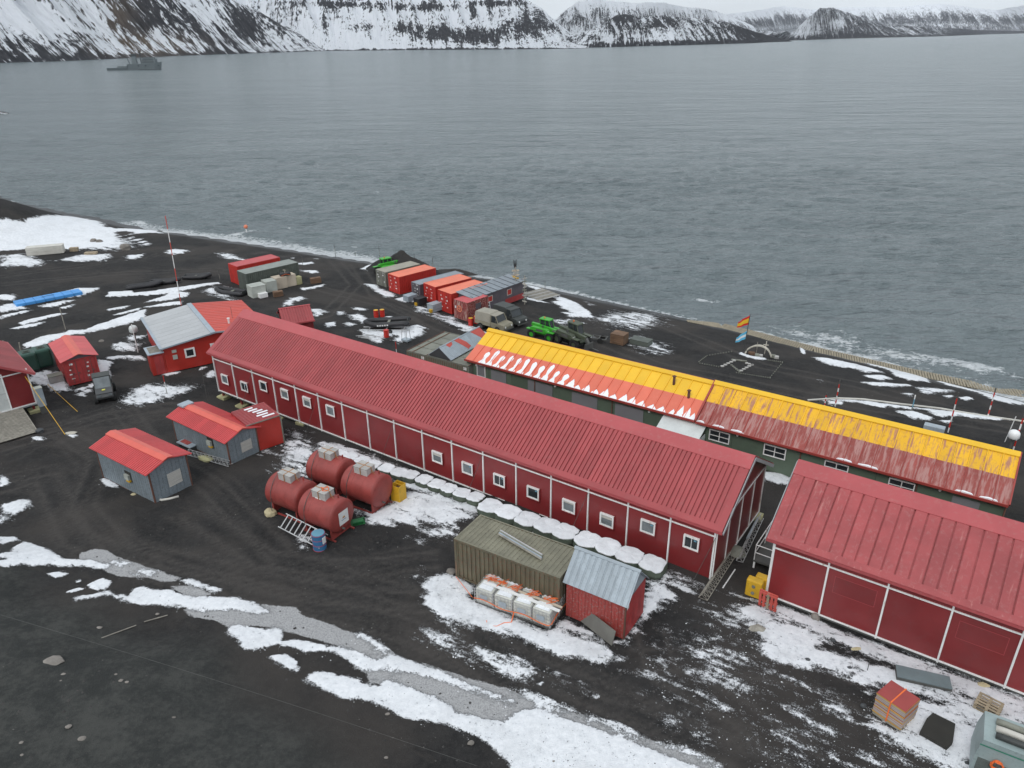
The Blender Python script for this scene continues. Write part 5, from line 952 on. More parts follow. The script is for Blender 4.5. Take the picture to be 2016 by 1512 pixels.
b=MB(); b.add([(0,.0,2.515),(2.85,.0,2.515),(1.425,.0,2.95),(0,.05,2.515),(2.85,.05,2.515),(1.425,.05,2.95)],[(0,1,2),(3,5,4),(1,4,5,2),(0,2,5,3)]); b.build('gable_wall',MT['purple_grey'],hu)
# ---------------------------------------------------------------- grey-roofed red shed by the olive container
gs_=T('metal_shed','faded red shed with a pale zinc pitched roof beside the olive container','shed',(2.81,31.91,1.56),R(-33.2)); SL,SW,SH,SR=3.5,2.46,2.42,1.28
n=9; q=rib_sheet(SL/n-.008,SH,SL/n*.5,.014,[MT['red_shed']],top=.75)
for i in range(n): meshobj('wall_panel',q,gs_,(i*SL/n+.004,0,0),(math.pi/2,0,0)); meshobj('wall_panel',q,gs_,((i+1)*SL/n-.004,SW,0),(math.pi/2,0,math.pi))
m_=6; q=rib_sheet(SW/m_-.008,SH,SW/m_*.5,.014,[MT['container_dull_red']],top=.75)
for i in range(m_): meshobj('wall_panel',q,gs_,(SL,i*SW/m_+.004,0),(math.pi/2,0,math.pi/2)); meshobj('wall_panel',q,gs_,(0,(i+1)*SW/m_-.004,0),(math.pi/2,0,-math.pi/2))
for x in (.02,SL-.02):
    b=MB(); b.add([(x-.02,0,SH),(x+.02,0,SH),(x-.02,SW,SH),(x+.02,SW,SH),(x-.02,SW/2,SH+SR),(x+.02,SW/2,SH+SR)],[(0,2,4),(1,5,3),(0,4,5,1),(2,3,5,4)]); b.build('gable_wall',MT['zinc'],gs_)
gable_roof(gs_,SL,SW,SH,SR,.34,.34,.035,[MT['zinc']],ov=.16,ovx=.16,matcap='zinc',capw=.16,eaves=None)
MB().box(SL-.05,SL+.03,-.04,.05,-.15,SH).build('corner_trim',MT['rust_brown'],gs_); MB().box(SL+.018,SL+.026,.1,.35,1.9,2.15).build('notice',MT['white_paint'],gs_)
# old flat containers and pitched roof behind the long building
oc2=T('old_container','weathered grey-green flat roofed container block with rusty beams behind the long red roof','container',(-10.42,68.5,0.02),R(-33)); 
MB().box(0,7.6,0,6.2,0,2.30).build('body',MT['weather_grey'],oc2)
for i in range(3):
    for k in range(4): MB().box(.06+i*2.55,.06+i*2.55+2.38,.06+k*1.53,.06+k*1.53+1.45,2.302,2.35).build('roof_panel',MT['weather_grey'],oc2)
for x in (0.04,.75,2.5,5.06,7.56): MB().box(x-.035,x+.035,0,6.2,2.352,2.42).build('roof_beam',MT['rust_brown'] if x!=.75 else MT['crate_rust'],oc2)
for y in (.03,3.1,6.15): MB().box(0,7.6,y-.03,y+.03,2.355,2.40).build('roof_beam',MT['weather_grey'],oc2)
b=MB(); 
for k in range(34): b.box(.05+k*.22,.15+k*.22,-.03,-.004,.1,2.28)
b.build('front_ribs',MT['olive_steel'],oc2)
for x in (1.9,7.0): MB().box(x,x+.15,-.045,-.032,1.9,2.2).box(x+.2,x+.35,-.045,-.032,1.9,2.2).build('marking',MT['white_paint'],oc2)
st=T('metal_shed','small shed with a grey ribbed roof patched in red on top of the flat containers','shed',t_world((-10.42,68.5),R(-33),(2.75,.15))+(2.40,),R(57))
stw=2.6
q_=bpy.data.objects.new('roof',None); COL.objects.link(q_); q_.parent=st; q_.location=(0,-stw,0)
gable_roof(q_,6.6,stw,.12,.95,.62,.2,.03,[MT['zinc']],ov=.1,ovx=.05,matcap='zinc',capw=.1,eaves=None); MB().box(.02,6.5,.05,stw-.05,0,.12).build('wall',MT['dark_seam'],q_)
b=MB(); b.add([(0,0,.12),(0,stw,.12),(0,stw/2,1.07),(.05,0,.12),(.05,stw,.12),(.05,stw/2,1.07)],[(0,2,1),(3,4,5),(0,3,5,2),(1,2,5,4)]); b.build('gable_wall',MT['dark_seam'],q_)
an3=math.atan2(.95,1.3)
for pg in ([(2.2,1.7),(3.0,1.65),(3.5,.9),(3.6,.3),(3.0,.15),(2.7,.8)],[(4.9,1.75),(6.6,1.75),(6.6,.05),(5.9,.1),(5.4,1.0)],[(.9,1.6),(1.9,1.75),(1.7,1.35),(1.1,1.2)]):
    b=MB(); n_=len(pg); b.add([(x,y,0) for x,y in pg]+[(x,y,.008) for x,y in pg],[tuple(range(n_-1,-1,-1)),tuple(range(n_,2*n_))]+[(k,(k+1)%n_,n_+(k+1)%n_,n_+k) for k in range(n_)]); b.build('red_patch',MT['red_patch'],q_,(0,-.1,.12-.1*math.tan(an3)+.04+.034),(an3,0,0))
# ================================================================ loose things
def at(px,py,dz=0): p=G(px,py); return (p.x,p.y,p.z+dz)
_o=setp
def setp(o,label=None,cat=None,group=None,kind=None):
    if label and len(label.split())>16: print('LONG',len(label.split()),label)
    return _o(o,label,cat,group,kind)
def ordn(i): return ['first','second','third','fourth','fifth','sixth','seventh','eighth','ninth','tenth','eleventh','twelfth','thirteenth','fourteenth'][i]
def copy_tree(o,parent=None):
    c=o.copy(); COL.objects.link(c); c.parent=parent
    for ch in list(o.children): copy_tree(ch,c)
    return c
Y35=R(-35)
# fuel tanks
def tank_proto():
    t=T('fuel_tank','x','tank',(0,0,0)); r=1.13; L=2.7; z=r+.38
    b=MB(); n=40; rings=[(-L/2-.16,.0),(-L/2-.15,r*.55),(-L/2-.09,r*.85),(-L/2,r),(-L/2+.01,r),(L/2-.01,r),(L/2,r),(L/2+.09,r*.85),(L/2+.15,r*.55),(L/2+.16,.0)]
    V=[];F=[]
    for x,q in rings:
        for k in range(n): a_=2*math.pi*k/n; V.append((x,math.cos(a_)*max(q,.001),z+math.sin(a_)*max(q,.001)))
    for i in range(len(rings)-1):
        for k in range(n): F.append((i*n+k,i*n+(k+1)%n,(i+1)*n+(k+1)%n,(i+1)*n+k))
    b.add(V,F); b.build('shell',MT['tank_red'],t,smooth=True)
    for x in (-L/2+.02,-.45,.45,L/2-.02): MB().tube([(x,(r+.002)*math.cos(a),z+(r+.002)*math.sin(a)) for a in [k*2*math.pi/40 for k in range(40)]],.012,5,closed=True).build('weld_seam',MT['tank_red'],t)
    MB().cyl((L/2-.35,.25,z+r-.1),(L/2-.35,.25,z+r+.22),.05,8).build('vent_pipe',MT['tank_red'],t); MB().cyl((L/2+.1,-.2,z-.75),(L/2+.35,-.2,z-.75),.06,8).build('drain_valve',MT['steel_dark'],t)
    MB().tube([(-.75,-.30,z+r+.3),(-.8,-.75,z+r-.15),(-.8,-1.1,z+.4),(-.85,-1.2,.4)],.022,6).build('pipe',MT['steel_dark'],t)
    for x in (-L/2+.25,L/2-.25):
        sd_=MB(); sd_.box(x-.05,x+.05,-.85,.85,.05,.62); sd_.build('saddle',MT['tank_red'],t)
    for y in (-.85,.85): MB().box(-L/2-.1,L/2+.1,y-.06,y+.06,-.02,.1).build('skid',MT['tank_red'],t)
    for x in (-L/2+.25,L/2-.25):
        for y in (-.8,.8): MB().box(x-.06,x+.06,y-.06,y+.06,.1,.95).build('leg',MT['tank_red'],t)
    bx=MB().box(-.62,.52,-.42,.42,z+r-.12,z+r+.42).build('valve_box',MT['grey_box'],t,bevel=.015)
    MB().box(-.64,-.01,-.44,.44,z+r+.422,z+r+.45).build('lid',MT['grey_box'],bx); MB().box(.0,.54,-.44,.44,z+r+.422,z+r+.45).build('lid',MT['grey_box'],bx)
    b=MB(); b.box(-.68,.58,-.03,.03,z+r+.452,z+r+.465); b.box(.57,.58,-.03,.03,z+r-.1,z+r+.45); b.box(-.06,0,-.46,.46,z+r+.452,z+r+.463); b.box(-.06,0,-.465,-.45,z+r-.15,z+r+.45); b.bar((.57,0,z+r+.3),(.95,.0,z+r-.16),.04,.015); b.build('strap',MT['strap_tan'],bx)
    return t
tp=tank_proto()
TK=[((581,1006),'red fuel tank at the left of the four, nearest the grey shed'),((657,960),'red fuel tank at the back of the four, closest to the long red building'),((726,992),'red fuel tank standing beside the yellow bin'),((647,1042),'red fuel tank at the front with a white poster on its round end')]
for i,(p,lab) in enumerate(TK):
    o=tp if i==0 else copy_tree(tp); g_=G(*p); o.location=(g_.x,g_.y,g_.z+.02); o.rotation_euler=(0,0,R(-31)); setp(o,lab,'tank','red fuel tanks in the yard')
po=MB().box(1.512,1.52,-.42,.42,1.0,1.95).build('poster',MT['white_paint'],o); MB().box(1.5205,1.523,-.12,.12,1.42,1.50).build('printed_mark',MT['strap_tan'],po); MB().box(1.5205,1.523,-.2,.2,1.3,1.34).build('printed_mark',MT['blue_paint'],po); MB().box(1.5205,1.523,-.08,.08,1.52,1.56).build('printed_mark',MT['yellow_paint'],po)
for c_ in list(o.children):
    pass
MB().box(-.35,.1,-.435,-.425,2.45,2.62).build('tag',MT['white_paint'],o)
so_=MB().tube([(.1+.22*math.cos(a)+.1*math.cos(3*a),.05+.2*math.sin(a)+.08*math.sin(2*a),3.12+.03*math.sin(a*2)) for a in [k*.55 for k in range(12)]],.03,6).build('strap_coil',MT['strap_orange'],o)
# ladder beside the tanks
def ladder(label,A,B,wd,rungs,mat='alu',tilt=0,group=None):
    A=Vector(A);B=Vector(B); d=(B-A); L=d.length; t=T('ladder',label,'ladder',A); t.rotation_mode='QUATERNION'; 
    x=d.normalized(); y=Vector((0,0,1)).cross(x).normalized(); y=(Matrix.Rotation(tilt,3,x)@y); z=x.cross(y)
    t.rotation_quaternion=Matrix((x,y,z)).transposed().to_quaternion()
    for s_ in (0,wd): MB().box(0,L,s_-.03,s_+.03,-.03,.03).build('rail',MT[mat],t)
    me=MB().box(-.04,.04,.032,wd-.032,-.02,.02).mesh('rung',MT[mat])
    for k in range(rungs): meshobj('rung',me,t,((k+.5)*L/rungs,0,0))
    return t
a0=G(549,1043);b0=G(630,1086)
ladder('grey metal stair ladder lying in front of the left fuel tank',(a0.x,a0.y,a0.z+.25),(b0.x,b0.y,b0.z+.25),.95,9,'alu',tilt=R(38))
# drum, bin, reel, rock
def drum(label,loc,r=.29,h=.88,mat='drum_red',top='yellow_paint',rings=None,group='red fuel drums',tilt=None):
    t=T('drum',label,'drum',loc,0,group); MB().cyl((0,0,0),(0,0,h),r,24).build('body',MT[mat],t,smooth=False)
    MB().cyl((0,0,h+.002),(0,0,h+.02),r*.93,24).build('lid',MT[top],t)
    for z in (.0,h*.33,h*.66,h-.03): MB().tube([(math.cos(a)*r*1.01,math.sin(a)*r*1.01,z+.015) for a in [k*2*math.pi/24 for k in range(24)]],.014,6,closed=True).build('hoop',MT[rings or mat],t)
    return t
q=drum('blue drum with dark red bands standing at the end of the ladder',at(630,1078,-.03),.42,1.15,'blue_paint','blue_top','drum_red',group=None); MB().box(.30,.44,-.14,.14,.5,.95).build('notice',MT['white_paint'],q,(0,0,0),(0,0,R(-25)))
drum('red drum with yellow top standing on the left of a touching pair behind the boat',at(741,624)); drum('red drum with yellow top on the right of a touching pair behind the boat',at(753,623))
drum('red drum standing alone in the snow before the grey boat',at(761,664),top='drum_red'); drum('red drum with yellow top at the corner of the maroon container',at(927,640)); drum('red drum between the maroon container and the tan truck',at(938,636))
t=T('yellow_bin','yellow open topped metal bin next to the fuel tanks','bin',at(786,985),R(-32)); 
for x0,x1,y0,y1 in ((-.38,.38,-.38,-.35),(-.38,.38,.35,.38),(-.38,-.35,-.35,.35),(.35,.38,-.35,.35)): MB().box(x0,x1,y0,y1,0,1.35).build('side_panel',MT['yellow_paint'],t)
MB().box(-.35,.35,-.35,.35,.9,.93).build('inside',MT['crate_rust'],t); MB().box(-.4,.4,-.4,.4,-.04,-.0).build('base',MT['wood_grey'],t); MB().bar((-.36,0,1.36),(.36,0,1.36),.03).build('top_bar',MT['yellow_paint'],t)
t=T('hose_reel','small dark green pump frame beside the front fuel tank','pump',at(704,1030),R(20)); MB().cyl((-.35,-.15,.25),(.35,-.15,.25),.16,14).build('pump_body',MT['green_paint'],t); MB().box(-.45,.45,-.3,.3,0,.06).build('base',MT['green_paint'],t); MB().tube([(-.45,-.3,.06),(-.45,-.3,.55),(.45,-.3,.55),(.45,-.3,.06)],.03,6).build('handle',MT['green_paint'],t); MB().cyl((.1,.15,.06),(.1,.15,.4),.12,10).build('motor',MT['green_dark'],t)
def rock(label,p,sx,sy,sz,mat='rock',seed=0,rz=0,cat='rock',group=None,name='rock',sink=.25):
    rr=random.Random(seed); b=MB(); n=10;m_=6; V=[];F=[]
    for j in range(m_+1):
        ph=math.pi*j/m_
        for k in range(n):
            a=2*math.pi*k/n; q=1+rr.uniform(-.18,.18)*(0<j<m_); V.append((sx*math.cos(a)*math.sin(ph)*q,sy*math.sin(a)*math.sin(ph)*q,sz*math.cos(ph)*(1+rr.uniform(-.1,.1)*(0<j<m_))))
    for j in range(m_):
        for k in range(n): F.append((j*n+k,j*n+(k+1)%n,(j+1)*n+(k+1)%n,(j+1)*n+k))
    b.add(V,[f[::-1] for f in F]); g_=G(*p); o=b.build(name,MT[mat],None,(g_.x,g_.y,g_.z+sz*(1-sink*2)*.6),(0,0,rz)); return setp(o,label,cat,group)
rock('pale yellow block lying against the foot of the left fuel tank',(533,1014),.42,.36,.4,'rock_yellow',3)
rock('large flat pale stone on the dark slope in the lower left',(104,1303),.55,.42,.12,'rock',5)
for i,(p,s1) in enumerate([((161,1455),.22),((135,1431),.18),((202,1303),.17),((125,1328),.16),((342,1413),.12),((238,1340),.14),((763,1406),.14),((760,1492),.12),((927,1463),.2),((195,1237),.22),((310,1209),.14),((250,1343),.12),((42,1462),.12),((43,1487),.12),((1090,1500),.14),((197,1312),.1),((120,1341),.1),((228,1328),.1)]):
    rock('small pale stone on the lower left slope '+['just above the frame bottom','left of a rounder stone','beside a flat stone','below the large flat stone','alone in bare ash','near the middle of the slope','under the snow bank','at the right edge of the slope','near the grey ice','above the large flat stone','by the thin pole','next to its twin','at the far left edge','lowest at the far left','by the snow at the frame bottom','paired with a larger stone','below the largest stone','nearest the middle stones'][i],p,s1*.8,s1*.62,s1*.3,'rock',20+i,group='pale stones on the dark slope')
# thin poles on slope
def stick(name,label,p0,p1,r,mat,cat='pole',group=None,h0=.03,h1=.03,seg=None):
    a=G(*p0) if not isinstance(p0,Vector) else p0; b=G(*p1) if not isinstance(p1,Vector) else p1
    o=MB().cyl((a.x,a.y,a.z+h0),(b.x,b.y,b.z+h1),r,8).build(name,MT[mat]); return setp(o,label,cat,group)
stick('pole','thin pale pole lying on the dark slope, the longer lower one',(200,1257),(268,1232),.03,'wood_grey'); stick('pole','short pale pole lying on the dark slope, the upper one',(284,1225),(330,1212),.03,'wood_grey')
cb=MB(); pts=[]
for u in range(41):
    px=-60+u*25; py=1198+ (px+60)*.295+ (px/1000)**2*25; g_=G(px,min(py,1700)); pts.append((g_.x,g_.y,g_.z+.22))
cb.tube(pts,.007,5); o=cb.build('cable',MT['steel_dark']); setp(o,'thin grey cable running across the dark slope in the foreground','cable')
# ---- snow topped bins
def sq(a): return 1/max((abs(math.cos(a))**4+abs(math.sin(a))**4)**.25,.1)*.92
def bin_mesh(r,h,n=16,seed=0):
    rr=random.Random(seed); b=MB(); V=[];F=[]; prof=[(r*.96,0),(r*1.05,h*.45),(r*.97,h*.96),(r*.92,h)]
    for q,z in prof:
        for k in range(n): a=2*math.pi*(k+.5)/n; f_=sq(a)*(1+rr.uniform(-.03,.03)); V.append((q*math.cos(a)*f_,q*math.sin(a)*f_,z+rr.uniform(-.03,.03)*(z>0)))
    for i in range(3):
        for k in range(n): F.append((i*n+k,i*n+(k+1)%n,(i+1)*n+(k+1)%n,(i+1)*n+k))
    F.append(tuple(range(3*n,4*n))); b.add(V,F); return b.mesh('body',MT['bin_green'],False)
def snowcap(r,h,seed):
    rr=random.Random(seed); b=MB(); n=20; V=[];F=[]; rings=[(1.0,-.02),(.99,.03),(.88,.06),(.5,.07),(0.01,.05)]
    jt=[rr.uniform(.86,1.03) for _ in range(n)]
    for q,z in rings:
        for k in range(n):
            a=2*math.pi*k/n; oc=sq(a); V.append((q*r*jt[k]*oc*math.cos(a),q*r*jt[k]*oc*math.sin(a),h+z+(rr.uniform(-.02,.02) if z>.05 else 0)))
    for i in range(4):
        for k in range(n): F.append((i*n+k,i*n+(k+1)%n,(i+1)*n+(k+1)%n,(i+1)*n+k))
    b.add(V,F); return b.mesh('snow_cap',MT['snow'])
bodies=[bin_mesh(.5,1,16,k) for k in range(3)]
def binrow(p0,p1,n,r,h0,row):
    A=G(*p0);B=G(*p1)
    for i in range(n):
        u=i/(n-1); x=A.x+(B.x-A.x)*u+random.uniform(-.06,.06); y=A.y+(B.y-A.y)*u+random.uniform(-.06,.06)+.12*math.sin(u*3.1)
        h=h0*random.uniform(.9,1.08); t=T('water_bin',f'{ordn(i)} snow-topped green bin from the left in the '+row,'bin',(x,y,float(zg(x,y))),R(-32+random.uniform(-4,4)),'snow covered green bins along the long red building')
        o=meshobj('body',bodies[i%3],t); o.scale=(2*r,2*r,h); meshobj('snow_cap',snowcap(r*1.05,h,100+i+n),t)
binrow((648,897),(938,990),13,.62,.50,'smaller row behind the fuel tanks')
binrow((965,1012),(1283,1126),9,.84,.66,'larger row behind the olive container')
# ---- IBC totes
ibm=MB(); 
def ibc_proto():
    t=T('ibc_tote','x','tote',(0,0,0)); MB().box(-.56,.56,-.48,.48,.15,1.08).build('tank',MT['ibc_plastic'],t,bevel=.09); MB().cyl((0,0,1.08),(0,0,1.13),.12,12).build('cap',MT['ibc_plastic'],t)
    b=MB()
    for z in (.2,.42,.64,.86,1.06):
        for y in (-.50,.50): b.box(-.59,.59,y-.011,y+.011,z-.011,z+.011)
        for x in (-.58,.58): b.box(x-.011,x+.011,-.5,.5,z-.011,z+.011)
    for k in range(6):
        x=-.58+k*.232
        for y in (-.515,.515): b.box(x-.011,x+.011,y-.009,y+.009,.15,1.1)
    for k in range(5):
        y=-.5+k*.25
        for x in (-.6,.6): b.box(x-.009,x+.009,y-.011,y+.011,.15,1.1)
    o=b.build('cage',MT['alu'],t); o['kind']='stuff'
    for y in (-.42,0,.42): MB().box(-.6,.6,y-.06,y+.06,0,.05).build('pallet_runner',MT['steel_dark'],t)
    MB().box(-.6,.6,-.5,.5,.05,.14).build('pallet_deck',MT['steel_dark'],t); MB().box(-.25,.25,-.53,-.527,.45,.8).build('label_plate',MT['zinc'],t)
    sc=MB(); sc.prism([(-.44,1.085),(.44,1.085),(.38,1.13),(.1,1.15),(-.34,1.13)],-.36,.36); sc.build('snow_cap',MT['snow'],t,bevel=.05); return t
ip=ibc_proto(); A=G(934,1189);B=G(1083,1242); yw=math.atan2(B.y-A.y,B.x-A.x); u=Vector((math.cos(yw),math.sin(yw),0)); v=Vector((-math.sin(yw),math.cos(yw),0)); L=(B-A).length; k=0
for r_ in range(2):
    for i in range(4):
        p=A+u*((i+.5)*L/4)+v*(.55+r_*1.06); o=ip if k==0 else copy_tree(ip); k+=1; o.location=(p.x,p.y,float(zg(p.x,p.y))+.02); o.rotation_euler=(0,0,yw+R(random.uniform(-3,3))); o.scale=(L/4/1.22,1,1.0)
        setp(o,('white caged plastic tote, '+ordn(i)+' from the left in the '+['front','back']['fb'.index('fb'[r_])]+' row by the olive container'),'tote','caged plastic totes beside the olive container')
zt=float(zg(A.x,A.y))+1.22
for j,(o0,w_,mt,lab) in enumerate([(.62,.16,'white_paint','long white plank lying along the front row of caged totes'),(.92,.12,'box_tan','pale plank lying behind the white one on the caged totes')]):
    a_=A+u*.3+v*o0; b_=A+u*(L+.35)+v*(o0-.2); o=MB().bar((a_.x,a_.y,zt),(b_.x,b_.y,zt+.0),w_,.07).build('plank',MT[mt]); setp(o,lab,'plank')
o=MB()
for c0 in (.6,1.3,2.2,3.3,4.3): 
    cx_,cy_=(A+u*c0+v*.95)[:2]; pts=[]
    for q in range(26):
        a=random.random()*6.28; rr=.06+.32*random.random(); pts.append((cx_+rr*math.cos(a)*1.5,cy_+rr*math.sin(a),zt+.05+.06*random.random()))
    o.tube(pts,.014,5)
o=o.build('rope',MT['strap_orange']); setp(o,'tangled orange rope and straps heaped on the caged totes','rope')
pts=[]; 
for q in range(33):
    s_=q/32; per=[(0,-.02),(1,-.02),(1,2.15)]; 
    if s_<.7: p=A+u*(L*s_/.7)+v*(-.04)
    else: p=A+u*(L+.03)+v*(2.1*(s_-.7)/.3)
    pts.append((p.x,p.y,zt-.75+.18*math.sin(s_*17)*.5))
o=MB().tube(pts,.025,5).build('strap',MT['strap_orange']); setp(o,'orange strap wrapped round the front of the caged totes','strap')
g_=G(985,1232); o=MB().tube([(g_.x-.75,g_.y+.35,g_.z+.05),(g_.x-.7,g_.y+.0,g_.z+.04),(g_.x-.2,g_.y-.1,g_.z+.05),(g_.x+.2,g_.y+.15,g_.z+.06),(g_.x+.6,g_.y+.2,g_.z+.06),(g_.x+.75,g_.y+.62,g_.z+.4)],.03,6).build('rope',MT['strap_orange']); setp(o,'loose orange rope end curling on the snow in front of the totes','rope')
stick('rope','orange rope running from the container corner to the totes',G(898,1142),G(930,1185),.018,'strap_orange',cat='rope',h0=.25,h1=.35)
# leaning cement board
a_=G(1131,1214); b_=G(1204,1272); o=MB(); d=(b_-a_).normalized(); n_=Vector((-d.y,d.x,0)); 
o.add([a_+Vector((0,0,.02)),b_+Vector((0,0,.02)),b_+n_*.22+Vector((0,0,.85)),a_+n_*.22+Vector((0,0,.85))]+[p+n_*.05 for p in (a_+Vector((0,0,.02)),b_+Vector((0,0,.02)),b_+n_*.22+Vector((0,0,.85)),a_+n_*.22+Vector((0,0,.85)))],[(0,1,2,3),(7,6,5,4),(0,4,5,1),(1,5,6,2),(2,6,7,3),(3,7,4,0)])
o=o.build('board',MT['cement_board']); setp(o,'grey cement board leaning against the faded red shed','board')
# hanging yellow tag lock on olive container
rock('dark stone beside the left end of the olive container',(889,1127),.3,.25,.2,'rock',77)
# ---- panel stack on a pallet
ps=G(1757,1432); py_=R(-50); A=G(1716,1403); B=G(1772,1441); py_=math.atan2(B.y-A.y,B.x-A.x); t=T('panel_stack','strapped stack of red topped insulated panels on a pallet in the snow','stack',(A.x,A.y,A.z),py_); wl=(B-A).length; wd=1.25
for k in range(3): MB().box(.03,wl-.03,k*.55+.0,k*.55+.12,0,.1).build('pallet_runner',MT['wood_grey'],t)
for k in range(6): MB().box(.0,wl,.02+k*.205,.02+k*.205+.15,.102,.13).build('pallet_board',MT['wood'],t)
z=.135; 
for k in range(13):
    h=.075; j1,j2=random.uniform(-.015,.015),random.uniform(-.015,.015); last=k==12; m_='panel_yellow' if k in (0,4,8,12) else 'panel_grey'
    q=MB().box(j1,wl+j1,j2,wd+j2,z,z+h).build('panel',MT[m_],t); MB().box(j1,wl+j1,j2,wd+j2,z+h+.0005,z+h+.012).build('skin',MT['panel_red'],q); z+=h+.0135
MB().box(wl*.5-.03,wl*.5+.03,-.03,wd+.03,z+.002,z+.008).box(wl*.5-.03,wl*.5+.03,-.035,-.028,.1,z+.008).box(wl*.5-.03,wl*.5+.03,wd+.028,wd+.035,.1,z+.008).build('strap',MT['strap_orange'],t)
# dark mat, slab bundle, pallet
g_=[G(*p) for p in ((1822,1423),(1834,1412),(1878,1434),(1873,1470),(1862,1480),(1808,1450))]; o=MB(); o.add([p+Vector((0,0,.30)) for p in g_]+[p+Vector((0,0,.05)) for p in g_],[tuple(range(6)),tuple(range(11,5,-1))]+[(k,6+k,6+(k+1)%6,(k+1)%6) for k in range(6)]); o=o.build('rubber_mat',MT['dark_mat']); setp(o,'dark square mat lying in the snow by the panel stack','mat')
A=G(1764,1340);B=G(1872,1366); yy=math.atan2(B.y-A.y,B.x-A.x); t=T('slab_bundle','long grey-green board bundle lying on the snow under the lower right building','boards',A,yy); wl=(B-A).length
for k in range(4): MB().box(random.uniform(0,.04),wl,0,.85-.01*k,.06+k*.06,.115+k*.06).build('board',MT['slab_grey'] if k==3 else MT['steel_dark'],t)
MB().box(.2,.3,0,.8,0,.055).box(wl-.4,wl-.3,0,.8,0,.055).build('bearer',MT['wood_grey'],t)
A=G(1913,1396);B=G(1962,1421); yy=math.atan2(B.y-A.y,B.x-A.x); t=T('pallet','small stack of pale wooden pallets with snow between the slats','pallet',A,yy,None); wl=(B-A).length
for j in range(3):
    for k in range(3): MB().box(.01+k*(wl-.14)/2,.13+k*(wl-.14)/2,0,.9,j*.17,j*.17+.1).build('block',MT['wood'],t)
    for k in range(5): MB().box(0,wl,k*.19+.01,k*.19+.12,j*.17+.102,j*.17+.125).build('slat',MT['wood'],t)
# utility unit at the corner
A=G(1925,1530); B=G(2040,1580); yy=R(-32); g0=G(1940,1512); t=T('utility_unit','pale green-grey machine trailer with louvres and hoses at the lower right corner','machine',(19.2,21.75,1.75),yy); t.scale=(1.08,1.08,1.08)
MB().box(0,3.,0,1.7,.2,1.15).build('lower_body',MT['unit_grey'],t); MB().prism([(0.0,1.152),(3.,1.152),(3.,1.95),(.12,1.95)],.0,1.7,t=.06).build('upper_body',MT['unit_grey'],t)
MB().box(.05,2.95,-.015,-.003,1.72,1.76).build('green_stripe',MT['unit_green'],t)
for k in range(14): MB().box(.12,2.8,-.03,-.003,.28+k*.06,.31+k*.06).build('louvre',MT['louvre'],t)
for k in range(3): MB().tube([(.5,.45+k*.38,2.02),(.8,.42+k*.38,2.06),(1.6,.42+k*.38,2.05),(3.0,.3+k*.38,2.04)],.13,10).build('hose',MT[['army_dark','vent_cream','weather_grey'][k]],t,smooth=True)
o=MB(); 
for q in range(3): o.tube([(.75+.2*math.cos(a)+random.uniform(-.03,.03),-.10-.04*q,1.12+.2*math.sin(a)+random.uniform(-.03,.03)) for a in [k*.5 for k in range(12)]],.03,6)
o.build('rope_coil',MT['strap_orange'],t)
for x in (.3,2.7):
    for y in (.1,1.6): MB().box(x-.08,x+.08,y-.08,y+.08,-.35,.2).build('foot',MT['steel_dark'],t)
# ---- between the two red buildings: lattice sections, platform, yellow tanks, red pallets
def lattice(label,A,B,w_,mat='alu',n=10,group=None):
    A=Vector(A);B=Vector(B); d=(B-A);L=d.length; t=T('lattice_mast',label,'mast section',A,0,group); t.rotation_mode='QUATERNION'
    x=d.normalized(); y=Vector((0,0,1)).cross(x).normalized(); z=x.cross(y); t.rotation_quaternion=Matrix((x,y,z)).transposed().to_quaternion()
    c=[(0,0),(w_,0),(w_/2,w_*.85)]
    for (yy_,zz_) in c: MB().cyl((0,yy_,zz_),(L,yy_,zz_),.025,6).build('chord',MT[mat],t)
    o=MB()
    for k in range(n):
        x0=k*L/n;x1=(k+1)*L/n
        for i in range(3): p=c[i];q=c[(i+1)%3]; o.bar((x0,p[0],p[1]),(x1,q[0],q[1]),.02); o.bar((x0,p[0],p[1]),(x0,q[0],q[1]),.02)
    o=o.build('bracing',MT[mat],t); o['kind']='stuff'; return t
a_=G(1392,1185); b_=G(1446,1100); lattice('lattice mast section lying at the right end of the long red building',(a_.x,a_.y,a_.z+.1),(b_.x,b_.y,b_.z+.1),.5,'wood_grey',14)
a_=G(1462,1110); b_=G(1502,1028); lattice('lattice mast section lying farther back between the two red buildings',(a_.x,a_.y,a_.z+.1),(b_.x,b_.y,b_.z+.3),.4,'alu',12)
stick('beam','pale aluminium beam lying next to the lattice mast sections',(1470,1070),(1490,1032),.09,'zinc',cat='beam',h0=.4,h1=.45); stick('beam','thin light rail leaning by the foot of the lattice mast',(1423,1158),(1447,1122),.04,'white_steel',cat='beam')
g_=G(1462,1090); rock('mound of snow dusted debris between the lattice masts',(1452,1090),.5,.7,.25,'weather_grey',9,cat='debris',name='debris')
g_=G(1494,1120); t=T('platform','raised grey entry platform with a metal railing beside the lower right building','platform',(12.75,34.85,1.45),R(-35.7))
px_,py__=t_world((14.35,33.53),R(-35.7),(-1.6,.2)); t.location=(px_,py__,1.5); MB().box(0,1.45,2.2,6.2,.0,.12).build('deck',MT['steel_dark'],t)
for x in (.08,1.35):
    for y in (2.3,6.1): MB().box(x-.05,x+.05,y-.05,y+.05,-.6,0).build('leg',MT['white_steel'],t)
for y in (2.25,4.2,6.15): MB().cyl((.05,y,.12),(.05,y,1.2),.03,6).build('rail_post',MT['white_steel'],t)
for z in (.65,1.2): MB().cyl((.05,2.25,z),(.05,6.15,z),.03,6).build('rail',MT['white_steel'],t); MB().cyl((.05,2.25,z),(1.4,2.25,z),.03,6).build('rail',MT['white_steel'],t)
